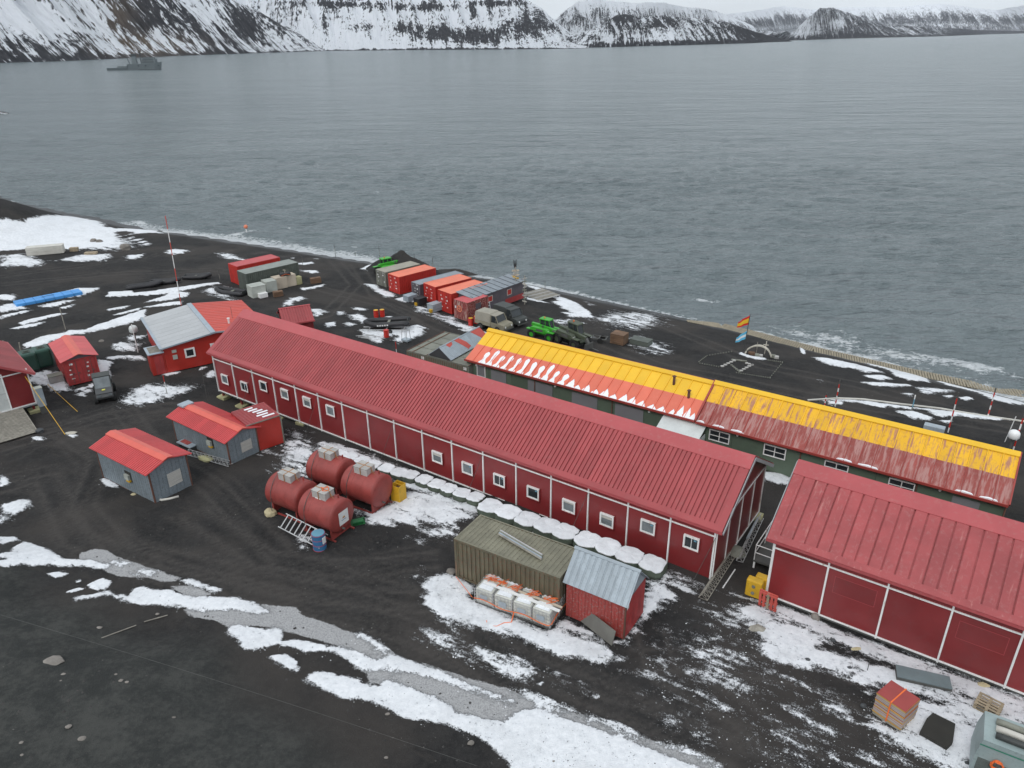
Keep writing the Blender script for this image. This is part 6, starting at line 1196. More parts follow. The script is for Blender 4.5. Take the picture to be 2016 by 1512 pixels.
for i,(p,lab) in enumerate([((1483,1172),'yellow plastic tank standing left beside the red pallets'),((1500,1166),'yellow plastic tank partly behind the red pallets')]):
    g_=G(*p); t=T('yellow_tank',lab,'tank',(g_.x,g_.y,g_.z),R(-35)); MB().box(-.45,.45,-.25,.25,0,1.15).build('body',MT['yellow_paint'],t,bevel=.08); 
    for z in (.35,.8): MB().cyl((0,-.30,z),(0,-.24,z),.1,12).build('cap',MT['weather_grey'],t)
for i,(dx,lab) in enumerate([(0,'red wooden pallet standing upright at the corner of the lower right building'),(.14,'second red pallet leaning behind the upright one')]):
    g_=G(1510,1200); t=T('pallet',lab,'pallet',(g_.x+dx*.5,g_.y+dx,g_.z),R(-38),'upright red pallets'); t.rotation_euler=(R(8),0,R(-38))
    for k in range(5): MB().box(-.5+k*.215,-.5+k*.215+.13,-.06,-.035,0,1.2).build('slat',MT['red_patch' if k!=2 else 'wood'],t)
    for z in (.02,.55,1.08): MB().box(-.5,.5,-.033,.06,z,z+.1).build('crosspiece',MT['red_patch'],t)
rock('brown stone block in the slushy snow near the pallets',(1490,1240),.45,.3,.2,'wood_grey',15); rock('flat pale slab lying on the dark strip below the red wall',(1690,1279),.5,.2,.08,'rock_yellow',16); rock('pale grey block under the first post of the lower right building',(1604,1219),.25,.25,.3,'rock',17); rock('flat pale block under the far post of the lower right building',(1935,1352),.35,.25,.12,'rock_yellow',18)
for i,p in enumerate([(1672,1317),(1530,1215),(1640,1262),(1540,1225),(1590,1300),(1700,1390),(1915,1490),(1903,1505),(1800,1385),(1480,1225)]):
    rock('dark stone poking through the snow '+['left of the thin peg','under the upright pallets','on the bare strip','right of the pallets','in the slush below the red wall','left of the panel stack','beside the corner machine','lowest by the corner machine','between the stack and the boards','left of the brown block'][i],p,.16,.13,.1,'dark_seam',50+i,group='dark stones in the snow')
o=stick('peg','thin peg standing in the snow above the panel stack',G(1707,1322),G(1707,1322),.02,'steel_dark',cat='peg',h0=0,h1=.7)
# ---- generator bits between sheds
a_=G(373,895);b_=G(452,918); lattice('lattice mast lying along the wall of the shed with the grey ridge patch',(a_.x-.1,a_.y-.2,a_.z+.1),(b_.x,b_.y-.2,b_.z+.1),.45,'alu',10)
t=T('platform','low step platform between the two grey sheds','platform',at(373,880),R(-35)); MB().box(-.9,.9,-.5,.5,.35,.42).build('deck',MT['zinc'],t); MB().box(-.7,.3,-.3,.4,.421,.45).build('board',MT['red_shed'],t)
for x in (-.8,.8): MB().box(x-.05,x+.05,-.4,.4,0,.35).build('leg',MT['steel_dark'],t)
rock('mossy yellow sack under the lattice mast between the sheds',(405,905),.8,.35,.22,'footing',21,rz=R(-30),cat='sack',name='sack')
g_=G(312,985); o=MB().tube([(g_.x-.1,g_.y,g_.z+.1),(g_.x+.3,g_.y-.1,g_.z+.09),(g_.x+.8,g_.y+.05,g_.z+.09),(g_.x+1.3,g_.y+.35,g_.z+.08)],.085,10).build('hose',MT['vent_cream'],smooth=True); setp(o,'short white hose lying at the corner of the nearest grey shed','hose')
rock('pale stone by the foot of the nearest grey shed',(263,974),.2,.15,.1,'rock_yellow',23)
# ---- left hut surroundings
for i,(p,lab) in enumerate([((90,722),'dark green water tank touching the red container hut'),((62,731),'dark green water tank in the middle of its row'),((24,735),'dark green water tank farthest left, partly behind the red roof')]):
    g_=G(*p); t=T('water_tank',lab,'tank',(g_.x-.2,g_.y+.3,g_.z),R(40),'dark green water tanks'); MB().box(-.75,.75,-.9,.9,.1,2.0).build('body',MT['tank_green'],t,bevel=.22); MB().box(-.35,.35,-.4,.4,2.0,2.05).build('hatch_plate',MT['green_dark'],t,bevel=.02); MB().cyl((0,0,2.05),(0,0,2.12),.2,12).build('hatch',MT['green_dark'],t); MB().box(-.7,.7,-.8,.8,0,.1).build('base',MT['dark_seam'],t)
for i,p in enumerate([(22,700),(30,706),(46,690),(10,690)]):
    stick('post','pale plank standing behind the green tanks, '+ordn(i)+' of the group',G(p[0],p[1]+30),G(p[0],p[1]+30)+Vector((.3*(i-1.5),.2,0)),.06,'wood_grey',cat='plank',group='planks behind the green tanks',h0=0,h1=2.1+.2*i)
t=T('crate','grey crate standing in the snow beside the red container hut','crate',at(112,752),R(38)); MB().box(-.6,.6,-.45,.45,.12,.75).build('body',MT['grey_box'],t); MB().box(-.64,.64,-.49,.49,.752,.80).build('lid',MT['weather_grey'],t); MB().box(-.5,.5,-.4,.4,0,.115).build('base',MT['steel_dark'],t)
t=T('cabinet','pale grey-blue box hanging beside the left red building','cabinet',at(88,812),R(43)); MB().box(-.3,.3,-.3,.3,.7,2.4).build('body',MT['zinc'],t,bevel=.03); MB().box(-.32,.32,-.32,.32,2.402,2.46).build('lid',MT['box_grey'],t); MB().box(-.25,.25,-.25,.25,0,.7).build('stand',MT['steel_dark'],t)
stick('guy_rope','yellow guy rope from the left red building, the nearer one',G(128,856),Vector((-42.,58.9,4.3)),.025,'yellow_paint',cat='rope',h1=0); stick('guy_rope','yellow guy rope from the left red building, the farther one',G(153,811),G(96,764),.025,'yellow_paint',cat='rope',h1=.4)
rock('pale stone with snow near the end of the yellow rope',(140,853),.5,.25,.1,'bone',25); rock('dark stone on a snow patch below the left red building',(78,850),.35,.3,.25,'dark_seam',26)
rock('grey box shaped stone between the hut and the satellite dome',(200,673),.3,.25,.2,'rock',27)
# satellite domes
def radome(label,p,r,h,rz=0,dz=0):
    g_=G(*p); t=T('satellite_dome',label,'satellite dome',(g_.x,g_.y,g_.z+dz),rz); b=MB(); n=20; V=[];F=[]
    rings=[(r*.8,0),(r,.25*r),(r,.9*r),(r*.93,1.25*r),(r*.7,1.55*r),(r*.35,1.72*r),(.01,1.77*r)]
    for q,z in rings:
        for k in range(n): a=2*math.pi*k/n; V.append((q*math.cos(a),q*math.sin(a),h+z))
    for i in range(len(rings)-1):
        for k in range(n): F.append((i*n+k,i*n+(k+1)%n,(i+1)*n+(k+1)%n,(i+1)*n+k))
    b.add(V,F); b.build('dome',MT['dome_white'] if p[0]>1000 else MT['canopy'],t,smooth=True); MB().cyl((0,0,h-.18),(0,0,h-.002),r*.5,12).build('collar',MT['steel_dark'],t); MB().cyl((0,0,0),(0,0,h-.182),.09,8).build('mast',MT['steel_dark'],t)
    return t
radome('white satellite dome on a post beside the red and grey roofed hut',(268,672),.45,1.1)
radome('small white satellite dome beyond the right end of the rusty yellow roof',(1986,890),.42,1.3)
stick('pole','white lamp pole standing before the satellite dome by the red hut',G(272,694),G(272,694),.05,'white_steel',h0=0,h1=3.2)
# vertical/lean masts
def mast(label,p,h,cols,r=.05,tip=None,cat='marker pole',group=None,lean=(0,0),seg=None,name='marker_pole',dz=0):
    g_=G(*p); t=T(name,label,cat,(g_.x,g_.y,g_.z-.05+dz),0,group); n=len(cols)
    for i,c in enumerate(cols): MB().cyl((lean[0]*i/n,lean[1]*i/n,h*i/n),(lean[0]*(i+1)/n,lean[1]*(i+1)/n,h*(i+1)/n),r,8).build('band',MT[c],t)
    return t
RW=['drum_red','white_paint']
mast('tall red and white banded radio mast behind the red hut with the grey slope',(357,602),11.2,[ 'lab_roof_red','white_paint']*3+['lab_roof_red'],.05,lean=(-.25,1.2),cat='mast',name='radio_mast')
gm='red and white marker poles on the beach side'
for p,h,lab in [((1644,800),2.7,'red and white banded pole behind the middle of the rusty yellow roof'),((1623,800),1.4,'short red and white pole left of a taller one behind the rusty roof'),((1866,852),3.9,'red and white banded pole by the grey box behind the rusty roof'),((1944,822),3.0,'red and white banded pole standing on the snow line near the right edge'),((1994,888),3.6,'red and white banded pole right of the small satellite dome')]:
    mast(lab,p,h,['white_paint','drum_red']*3+['steel_dark'],.055,group=gm)
mast('thin blue topped marker pole in the snow patch behind the rusty roof',(1795,808),1.6,['weather_grey','blue_top','blue_top','white_paint'],.05,group=gm)
stick('pole','thin white aerial pole leaning beside the small satellite dome',G(1978,870),G(1978,870)+Vector((.45,.2,0)),.03,'white_steel',h0=0,h1=2.3)
o=MB().cbox((0,0,.25),(1.6,.7,.5)).build('box',MT['zinc'],None,at(1838,848),(0,0,R(-35)),bevel=.03); setp(o,'long grey box just behind the ridge of the rusty yellow roof','box')
for i,(p,h) in enumerate([((597,528),1.9),((661,507),2.3),((748,512),2.4),((817,527),2.3),((853,540),2.6),((434,556),1.9),((1073,568),1.3),((427,580),1.0),((700,506),1.0)]):
    mast('thin grey stake on the beach '+['left of the surf','at the edge of the surf','above the green loader','behind the first orange-red container','nearer the second orange-red container','beside the beached black boats','by the slatted deck','next to the boat in the snow','on the wet sand'][i],p,h,['steel_dark','weather_grey','steel_dark'],.035,cat='stake',name='stake',group='thin stakes along the beach')
mast('thin red topped stake behind the long red roof near the flat containers',(781,700),1.6,['white_paint','drum_red'],.04,cat='stake',name='stake'); mast('red and white stake in the oval snow patch beside the red hut',(329,775),1.9,['weather_grey','white_paint','drum_red'],.035,cat='stake',name='stake'); mast('thin dark pole standing before the left end of the long red building',(409,790),3.3,['steel_dark'],.025,cat='stake',name='stake')
mast('forked grey post standing behind the red container hut',(129,648),2.6,['wood_grey','wood_grey'],.05,cat='post',name='post')
# sign totem
t=T('signpost','tall totem signpost with many coloured direction boards by the beach','signpost',at(1015,592),R(20)); MB().cyl((0,0,0),(0,0,4.6),.09,8).build('post',MT['wood_grey'],t)
cl=['drum_red','white_paint','weather_grey','drum_red','white_paint','zinc','blue_paint','box_tan','yellow_paint','box_tan','vent_cream','box_tan']
for k,c in enumerate(cl):
    rz=R([20,-30,50,10,-10,30,-40,60,15,-20,25,0][k]); o=MB().prism([(-.5,-.11),(.42,-.11),(.55,0),(.42,.11),(-.5,.11)],-.12,-.095).build('direction_board',MT[c],t,(0,0,.7+k*.31),(0,R([8,-12,5,20,-8,4,10,-6,24,-10,6,3][k]),rz))
    for q in range(3): MB().box(-.32+q*.2,-.2+q*.2,-.124,-.1205,-.03,.03).build('lettering',MT['steel_dark' if c in('white_paint','vent_cream','box_tan') else 'white_paint'],o)
for k in range(3): MB().cyl((.1*(k-1),0,4.5),(.22*(k-1),.1*k,5.5-.15*(k%2)),.07,6,r1=.04).build('top_spike',MT['black_rubber'],t)
t=T('signpost','thinner pale signpost with small boards right of the coloured totem','signpost',at(1033,600),R(10)); MB().cyl((0,0,0),(0,0,3.9),.06,8).build('post',MT['wood_grey'],t)
for k in range(9): MB().box(-.3,.3,-.09,-.065,-.08,.08).build('direction_board',MT[['vent_cream','weather_grey','grey_box'][k%3]],t,(0,0,.5+k*.38),(0,R(random.uniform(-20,20)),R(random.uniform(-50,50))))
# ---- slatted deck & ladder
t=T('slatted_deck','weathered slatted wooden deck on the ground beside the grey cabin','deck',at(1064,583),R(37)); 
for k in range(11): MB().box(-1.9,1.9,-1.9+k*.36,-1.9+k*.36+.22,.22,.28).build('slat',MT['wood_grey'] if k%3 else MT['grey_box'],t)
for x in (-1.6,1.6): MB().box(x-.06,x+.06,-1.9,2.0,.04,.2).build('bearer',MT['steel_dark'],t)
a_=G(967,622); ladder('short aluminium ladder leaning on the grey cabin wall',(a_.x,a_.y,a_.z),(a_.x-.2,a_.y+.7,a_.z+1.7),.45,5)
# ---- boxes by the olive container (far)
def crate(name,label,p,dims,rz,mat,group=None,lid=None,cat='crate',dz=0,slats=0):
    g_=G(*p); t=T(name,label,cat,(g_.x,g_.y,g_.z+dz),rz,group); x,y,z=dims; MB().box(-x/2,x/2,-y/2,y/2,.08,z).build('body',MT[mat],t,bevel=.02); MB().box(-x/2-.02,x/2+.02,-y/2-.02,y/2+.02,z+.002,z+.05).build('lid',MT[lid or mat],t); MB().box(-x/2+.1,x/2-.1,-y/2+.05,y/2-.05,0,.078).build('base',MT['steel_dark'],t)
    for k in range(slats): MB().box(-x/2-.02,x/2+.02,-y/2-.03,-y/2-.003,.12+k*(z-.15)/slats,.12+(k+.6)*(z-.15)/slats).build('slat',MT[mat],t)
    return t
gb='pale boxes beside the grey-green container'
crate('storage_box','pale grey box at the left front of the row beside the grey-green container',(507,583),(1.9,1.7,1.55),R(40),'box_grey',gb,cat='box'); crate('storage_box','pale grey box second in the row beside the grey-green container',(532,573),(1.5,1.6,1.5),R(40),'box_grey',gb,cat='box')
crate('storage_box','tan box third in the row beside the grey-green container',(552,567),(1.7,1.4,1.6),R(40),'box_tan',gb,cat='box'); crate('storage_box','tan box at the right end of the row under the black motor',(572,562),(1.3,1.4,1.6),R(40),'box_tan',gb,cat='box')
g_=G(560,566); t=T('motor','black outboard motor cover lying on the tan boxes','motor',(g_.x+.3,g_.y+.1,g_.z+1.68),R(30)); MB().box(-.75,.75,-.35,.35,0,.42).build('cover',MT['black_rubber'],t,bevel=.14); MB().tube([(0,0,.42),(.1,.0,.75),(-.2,0,.8)],.04,6).build('handle',MT['box_tan'],t); MB().tube([(-.6,-.36,.1),(0,-.4,.3),(.6,-.36,.1)],.025,5).build('lashing',MT['strap_orange'],t)
crate('storage_box','small white wrapped box before the pale grey boxes',(518,586),(1.1,.8,.6),R(40),'white_paint',cat='box'); crate('crate','rusty brown crate stack nearest the white wrapped box',(548,584),(1.2,.7,.7),R(30),'crate_rust','rusty brown crates',slats=4); crate('crate','rusty brown crate stack standing alone right of the boxes',(622,558),(1.4,.6,.8),R(30),'crate_rust','rusty brown crates',slats=4)
crate('crate','small mossy bin at the end of the grey-green container',(588,560),(.8,.8,1.1),R(40),'footing',cat='bin')
crate('crate','pale crate block half buried on the left snow field',(92,500),(5.2,1.6,1.3),R(20),'vent_cream',slats=3); crate('crate','brown box on the snow right of the pale crate block',(147,495),(1.2,.8,.6),R(10),'wood'); crate('crate','flat tan board pile on the left snow field',(180,501),(1.8,.9,.35),R(10),'wood')
rock('grey boulder at the tip of the left snow field',(248,491),.9,.7,.75,'rock',31); rock('small brown boulder on the upper left snow field',(196,477),.6,.5,.4,'rock',32); rock('pale boulder on the snow above the brown box',(185,476),.7,.5,.45,'rock',33)
# stuff in front of containers
crate('crate','grey caged crate before the second orange-red container',(808,592),(1.5,1.1,.8),R(45),'zinc',slats=3); crate('generator','dark generator box with a yellow lamp near the second orange-red container',(828,600),(1.4,1.0,.95),R(45),'black_rubber',cat='generator'); crate('crate','grey caged crate before the third orange-red container',(856,612),(1.5,1.1,1.0),R(45),'zinc',slats=4)
crate('storage_box','small yellow box at the foot of the dark generator',(821,602),(.45,.4,.4),R(45),'yellow_paint',cat='box'); crate('storage_box','small yellow box at the foot of the grey caged crate',(849,616),(.45,.4,.4),R(45),'yellow_paint',cat='box')
crate('storage_box','grey cloth covered pile left of the first orange-red container',(762,562),(.9,1.5,1.5),R(-46),'weather_grey',cat='box')
# snowy pallets etc right of yellow roof start
crate('crate','dark rusty crate behind the yellow ridge on the beach yard',(1219,676),(1.6,1.3,1.2),R(-35),'crate_rust','dark scrap behind the yellow ridge',slats=5); crate('crate','blue-grey covered pallet beside the dark rusty crate',(1262,678),(2.2,1.3,.6),R(-35),'green_grey','dark scrap behind the yellow ridge')
t=T('trailer_frame','small dark frame trailer behind the olive tractor','trailer',at(1180,672),R(-20)); 
for y in (-.5,.5): MB().box(-.9,.9,y-.05,y+.05,.4,.5).build('beam',MT['steel_dark'],t); MB().cyl((.2,y*1.25-.08,.3),(.2,y*1.25+.08,.3),.3,14).build('wheel',MT['tyre'],t)
for x in (-.8,.0,.8): MB().box(x-.05,x+.05,-.45,.45,.4,.5).build('crossbar',MT['steel_dark'],t)
# ---- vehicles
def wheel(par,x,y,r,w_,rim='steel_dark'):
    o=bpy.data.objects.new('wheel',None); COL.objects.link(o); o.parent=par; o.location=(x,y,r)
    b=MB(); n=20; rings=[(r*.55,-w_/2),(r*.95,-w_/2),(r,-w_*.35),(r,w_*.35),(r*.95,w_/2),(r*.55,w_/2)]; V=[];F=[]
    for q,yy_ in rings:
        for k in range(n): a=2*math.pi*k/n; V.append((q*math.cos(a),yy_,q*math.sin(a)))
    for i in range(len(rings)-1):
        for k in range(n): F.append((i*n+k,(i+1)*n+k,(i+1)*n+(k+1)%n,i*n+(k+1)%n))
    b.add(V,F); b.build('tyre',MT['tyre'],o); MB().cyl((0,-w_*.3,0),(0,w_*.3,0),r*.56,16).cyl((0,-w_*.4,0),(0,w_*.4,0),r*.2,10).build('rim',MT[rim],o); return o
def telehandler(label,p,yaw,mat,scale=1.0,boomup=0.0,rim=None):
    g_=G(*p); t=T('telehandler',label,'tractor',(g_.x,g_.y,g_.z-.03),yaw); m_=MT[mat]; rim=rim or mat
    MB().prism([(-1.9,.55),(1.6,.55),(1.75,.8),(1.6,1.1),(-1.7,1.15),(-1.95,.9)],-.45,.45).build('chassis',m_,t,bevel=.03)
    for x in (-1.35,1.3):
        for y in (-.95,.95): wheel(t,x,y,.62,.42,rim)
        MB().box(x-.7,x+.7,.72,1.18,1.28,1.36).build('fender',m_,t); MB().box(x-.7,x+.7,-1.18,-.72,1.28,1.36).build('fender',m_,t)
    cb=MB().prism([(-.75,.9),(.75,.9),(.85,1.35),(.55,2.35),(-.75,2.35)],.12,.98).build('cab',MT['glass'],t)
    MB().prism([(-.95,2.36),(.72,2.36),(.66,2.5),(-.88,2.52)],.05,1.05).build('cab_roof',m_,cb,bevel=.05)
    for x0,x1 in ((.85,.55),(-.75,-.75),(.05,.0)):
        for y in (.13,.97): MB().bar((x0,y,1.3 if x0>.8 else .9),(x1,y,2.36),.07,.07).build('pillar',m_,cb)
    MB().prism([(-.8,.85),(.8,.85),(.88,1.38),(-.8,1.38)],.09,1.01).build('door',m_,cb)
    MB().prism([(-1.5,1.0),(1.0,1.0),(1.2,1.25),(.9,1.62),(-1.3,1.7),(-1.55,1.5)],-1.1,-.5).build('hood',m_,t,bevel=.06); MB().box(1.02,1.1,-1.0,-.6,1.15,1.4).build('headlight',MT['white_paint'],t); MB().box(-.6,.4,-1.115,-1.102,1.2,1.5).build('grille',MT['steel_dark'],t)
    a=boomup; MB().bar((-1.75,-.2,1.75),(2.35,-.2,1.35+a),.34,.36).build('boom',m_,t); MB().bar((2.3,-.2,1.35+a),(2.75,-.2,.75+a),.3,.3).build('boom_head',MT['steel_dark'],t)
    MB().box(2.75,2.83,-.85,.45,.25+a,.95+a).build('carriage',MT['steel_dark'],t)
    for y in (-.6,.2): MB().box(2.83,3.85,y-.06,y+.06,.25+a,.31+a).build('fork',MT['steel_dark'],t)
    MB().cyl((.5,-1.15,1.75),(.5,-1.15,1.95),.04,6).box(.46,.54,-1.35,-1.1,1.95,2.2).build('mirror',MT['steel_dark'],t); MB().cyl((-.3,.5,2.52),(-.3,.5,2.68),.08,10).build('beacon',MT['strap_orange'],t)
    t.scale=(scale,)*3; return t
telehandler('bright green telehandler with a boom behind the first orange-red container',(766,540),R(38),'lime',.98,.5)
telehandler('bright green tractor loader parked between the dark truck and the olive one',(1072,665),R(-140+180-75),'lime',.88,0)
telehandler('olive drab tractor loader parked nearest the yellow ridge',(1126,678),R(-50),'olive_paint',1.0,.1)
# utility cart
def utv(label,p,yaw):
    g_=G(*p); t=T('utility_cart',label,'utility vehicle',(g_.x,g_.y,g_.z-.02),yaw); m_=MT['utv_grey']
    for x in (-1.05,1.05):
        for y in (-.68,.68): wheel(t,x,y,.36,.28)
    MB().prism([(-1.5,.45),(1.5,.45),(1.6,.65),(1.45,.95),(.75,1.12),(.6,.75),(-.45,.75),(-.5,.95),(-1.5,.95)],-.62,.62).build('body',m_,t,bevel=.04)
    MB().prism([(.75,1.1),(1.5,.93),(1.56,.98),(.78,1.17)],-.6,.6).build('hood',m_,t,bevel=.02); MB().box(1.02,1.2,-.12,.12,1.10,1.13).build('lamp',MT['lamp_yellow'],t)
    MB().prism([(-.55,1.95),(.38,1.95),(.42,2.02),(-.55,2.06)],-.66,.66).build('roof',MT['army_dark'],t,bevel=.03)
    for y in (-.6,.6): MB().bar((.75,y,1.1),(.38,y,1.97),.06).build('pillar',MT['army_dark'],t); MB().bar((-.5,y,.95),(-.5,y,1.97),.06).build('pillar',MT['army_dark'],t)
    MB().prism([(.72,1.14),(.76,1.14),(.42,1.94),(.38,1.94)],-.57,.57).build('windshield',MT['glass_pale'],t); MB().box(-.5,-.1,-.55,.55,.75,1.2).build('seat',MT['black_rubber'],t)
    MB().box(-1.55,-.6,-.66,-.62,.951,1.25).build('bed_side',m_,t); MB().box(-1.55,-.6,.62,.66,.951,1.25).build('bed_side',m_,t); MB().box(-1.58,-1.54,-.6,.6,.951,1.25).build('tailgate',m_,t)
    for y in (-.42,.42): MB().box(1.56,1.62,y-.14,y+.14,.72,.85).build('headlight',MT['glass_pale'],t)
    t.scale=(1.12,)*3; return t
utv('dark grey utility cart with roof parked beside the red container hut',(209,781),R(-62))
def truck(label,p,yaw,body,canvas,sc=1.0,nose=True,name='truck'):
    g_=G(*p); t=T(name,label,'truck',(g_.x,g_.y,g_.z-.03),yaw); m_=MT[body]; c_=MT[canvas]
    for x in (-1.35,1.35):
        for y in (-.85,.85): wheel(t,x,y,.46,.3)
    MB().box(-2.2,2.1,-.45,.45,.5,.7).build('chassis',MT['steel_dark'],t)
    MB().prism([(-2.3,.7),(.25,.7),(.25,1.15),(-2.3,1.15)],-.98,.98).build('bed',m_,t,bevel=.03)
    MB().prism([(-2.3,1.152),(.2,1.152),(.2,2.2),(.05,2.35),(-2.15,2.3),(-2.3,2.1)],-.97,.97,t=.12).build('canvas_cover',c_,t,bevel=.07)
    if nose:
        MB().prism([(.27,.6),(2.35,.6),(2.4,.95),(2.25,1.22),(1.35,1.32),(.27,1.32)],-.95,.95).build('hood',m_,t,bevel=.05)
        cab=MB().prism([(.27,1.322),(1.4,1.322),(1.0,2.12),(.27,2.15)],-.93,.93,t=.1).build('cab',MT['glass'],t); MB().prism([(.2,2.155),(1.05,2.125),(1.08,2.2),(.2,2.24)],-.86,.86).build('cab_roof',c_,cab,bevel=.03)
        for y in (-.9,.9): MB().bar((1.4,y,1.32),(1.02,y*.93,2.14),.09).build('pillar',m_,cab); MB().bar((.32,y,1.32),(.32,y*.93,2.16),.09).build('pillar',m_,cab)
        MB().box(1.3,1.45,-.9,.9,1.322,1.38).build('cowl',m_,cab)
    for y in (-.6,.6): MB().cyl((2.36,y,.92),(2.42,y,.92),.12,12).build('headlight',MT['white_paint'],t)
    MB().box(2.38,2.5,-.9,.9,.5,.64).build('bumper',MT['steel_dark'],t)
    for y in (-1,1): MB().box(1.15,1.2,y*1.05-.1,y*1.05+.1,1.5,1.75).build('mirror',MT['steel_dark'],t); MB().prism([(.85,.95),(1.85,.95),(1.7,1.1),(1.0,1.1)],y*.96-.04,y*.96+.04).build('wheel_arch',m_,t); MB().box(.3,1.15,y*.955-.01,y*.955+.01,.7,1.3).build('door',m_,t)
    t.scale=(sc,)*3; return t
truck('tan army truck with a canvas back parked by the maroon container',(972,648),R(-38),'army_tan','army_canvas',.93)
truck('dark army pickup with black canvas parked behind the tan truck',(1004,636),R(-47),'army_dark','army_dark',.93)
# ---- inflatable boats
def boat(label,p,yaw,L=4.2,W=1.7,mat='black_rubber',snow=0,group='black inflatable boats on the ash',dz=0,tilt=(0,0)):
    g_=G(*p); t=T('inflatable_boat',label,'boat',(g_.x,g_.y,g_.z+dz),yaw,group,rot=(tilt[0],tilt[1],yaw)); r=.29; pts=[];rr=[]
    n=22
    for k in range(n+1):
        u=k/n; 
        if u<.36: x=-L/2+(u/.36)*(L*.68); y=-W/2+r; z=r
        elif u>.64: x=-L/2+((1-u)/.36)*(L*.68); y=W/2-r; z=r
        else: a=(u-.36)/.28*math.pi; x=L*.18+math.sin(a)*(L*.32); y=-(W/2-r)*math.cos(a); z=r+.22*math.sin(a)
        pts.append((x,y,z)); rr.append(r*(.6 if k in(0,n) else 1))
    MB().tube(pts,rr,12).build('side_tube',MT[mat],t,smooth=True)
    MB().prism([(-L/2+.25,.1),(L*.35,.1),(L*.35,.16),(-L/2+.25,.16)],-W/2+r,W/2-r).build('floor',MT['steel_dark'] if not snow else MT['clean_snow'],t)
    MB().box(-L/2+.2,-L/2+.26,-W/2+r*1.6,W/2-r*1.6,.1,.6).build('transom',MT['army_dark'],t); MB().box(-.3,0,-W/2+r*1.5,W/2-r*1.5,.36,.42).build('bench',MT['weather_grey'],t)
    MB().tube([(x*.98,y*1.25,z+.05) for x,y,z in pts[3:-3:2]],.018,5).build('grab_line',MT['vent_cream'],t)
    return t
bb=boat('long black inflatable boat with white hull marks on a frame trailer',(765,646),R(178),5.2,1.9,group=None,dz=.45,tilt=(R(-6),R(4)))
for k in range(5): MB().box(-.2+k*.28,-.02+k*.28,.955,.975,.28,.44).build('hull_mark',MT['white_paint'],bb)
t=T('boat_trailer','grey frame trailer carrying the long black inflatable boat','trailer',at(762,652),R(178)); 
for y in (-.5,.5): MB().box(-2.6,2.8,y-.04,y+.04,.3,.38).build('beam',MT['alu'],t)
for x in (-2.,0,2.): MB().box(x-.04,x+.04,-.9,.9,.3,.38).build('crossbar',MT['alu'],t)
for y in (-.95,.95): wheel(t,-.5,y,.3,.16)
boat('black inflatable boat full of snow lying before the bright red container',(456,578),R(160),4.6,1.9,snow=1); boat('small black inflatable boat lying alone left of the containers',(388,548),R(3),3.8,1.6)
boat('black inflatable boat lying right of a tangled heap near the mast',(325,558),R(8),3.9,1.5); boat('flattened black inflatable boat lying left near the snow line',(284,566),R(25),4.4,1.3)
# aluminium frames in the snow by the boat
t=T('scrap_frame','pile of thin metal frames lying on the snow near the long boat','scrap',at(722,664),R(-20)); 
for k in range(9): MB().bar((random.uniform(-1.5,0),random.uniform(-.7,.7),.1),(random.uniform(.3,1.8),random.uniform(-.7,.7),.15),.05).build('bar',MT['alu'],t)
t=T('rack','slim metal rack standing in the snow near the lone red drum','rack',at(800,672),R(-35)); 
for x in (-.4,.4):
    for y in (-.3,.3): MB().bar((x,y,0),(x*.8,y*.8,1.5),.04).build('leg',MT['alu'],t)
MB().box(-.45,.45,-.35,.35,.1,.3).build('tray',MT['zinc'],t)
# blue raft
A=G(30,602);B=G(160,577); t=T('blue_raft','long bright blue modular float lying on the snow at the left','float',((A.x+B.x)/2,(A.y+B.y)/2,(A.z+B.z)/2),math.atan2(B.y-A.y,B.x-A.x)); L=(B-A).length; 
for i in range(7):
    for j in range(2): MB().box(-L/2+i*L/7+.015,-L/2+(i+1)*L/7-.015,-1.0+j*1.01,-.0+j*1.01,.02,.42).build('float_block',MT['tarp_blue'],t,bevel=.05)
MB().tube([(-L*.1,0,.44),(0,.3,.46),(.4,.1,.45),(.8,.4,.45)],.02,5).build('lashing',MT['steel_dark'],t)
# sand heap behind green telehandler
def heap(label,p,rx,ry,h,seed=1):
    g_=G(*p); u=np.linspace(-1,1,40); U,V=np.meshgrid(u,u); rr=np.hypot(U,V); Zh=g_.z-.25+h*np.clip(1-rr,0,1)**.8*(0.7+.6*fbm(U*3+9,V*3+9,4,seed))
    a=R(-20); Xh=g_.x+(U*rx)*math.cos(a)-(V*ry)*math.sin(a); Yh=g_.y+(U*rx)*math.sin(a)+(V*ry)*math.cos(a); z0=U*0
    o=gridobj('sand_heap',Xh,Yh,Zh,[g.m],dict(snow=z0,rag=z0,ice=z0,hill=z0,wet=z0+.3,track=z0)); setp(o,label,'heap')
heap('dark heap of ash behind the bright green telehandler',(792,535),6.5,3.5,3.2); heap('low dark mossy mound on the beach right of the slatted deck',(895,538),5,1.6,1.0,4)
# buoy
g_=GZ(486,460,SEA); t=T('buoy','orange buoy floating in the surf','buoy',(g_[0],g_[1],SEA-.1)); MB().cyl((0,0,0),(0,0,1.1),.12,10).build('stem',MT['white_paint'],t); rk=MB(); n=14; V=[];F=[]
for j in range(9):
    for k in range(n): a=2*math.pi*k/n; ph=math.pi*j/8; V.append((.38*math.sin(ph)*math.cos(a),.38*math.sin(ph)*math.sin(a),1.4+.38*math.cos(ph)))
for j in range(8):
    for k in range(n): F.append((j*n+k,(j+1)*n+k,(j+1)*n+(k+1)%n,j*n+(k+1)%n))
rk.add(V,F); rk.build('float',MT['buoy'],t,smooth=True)
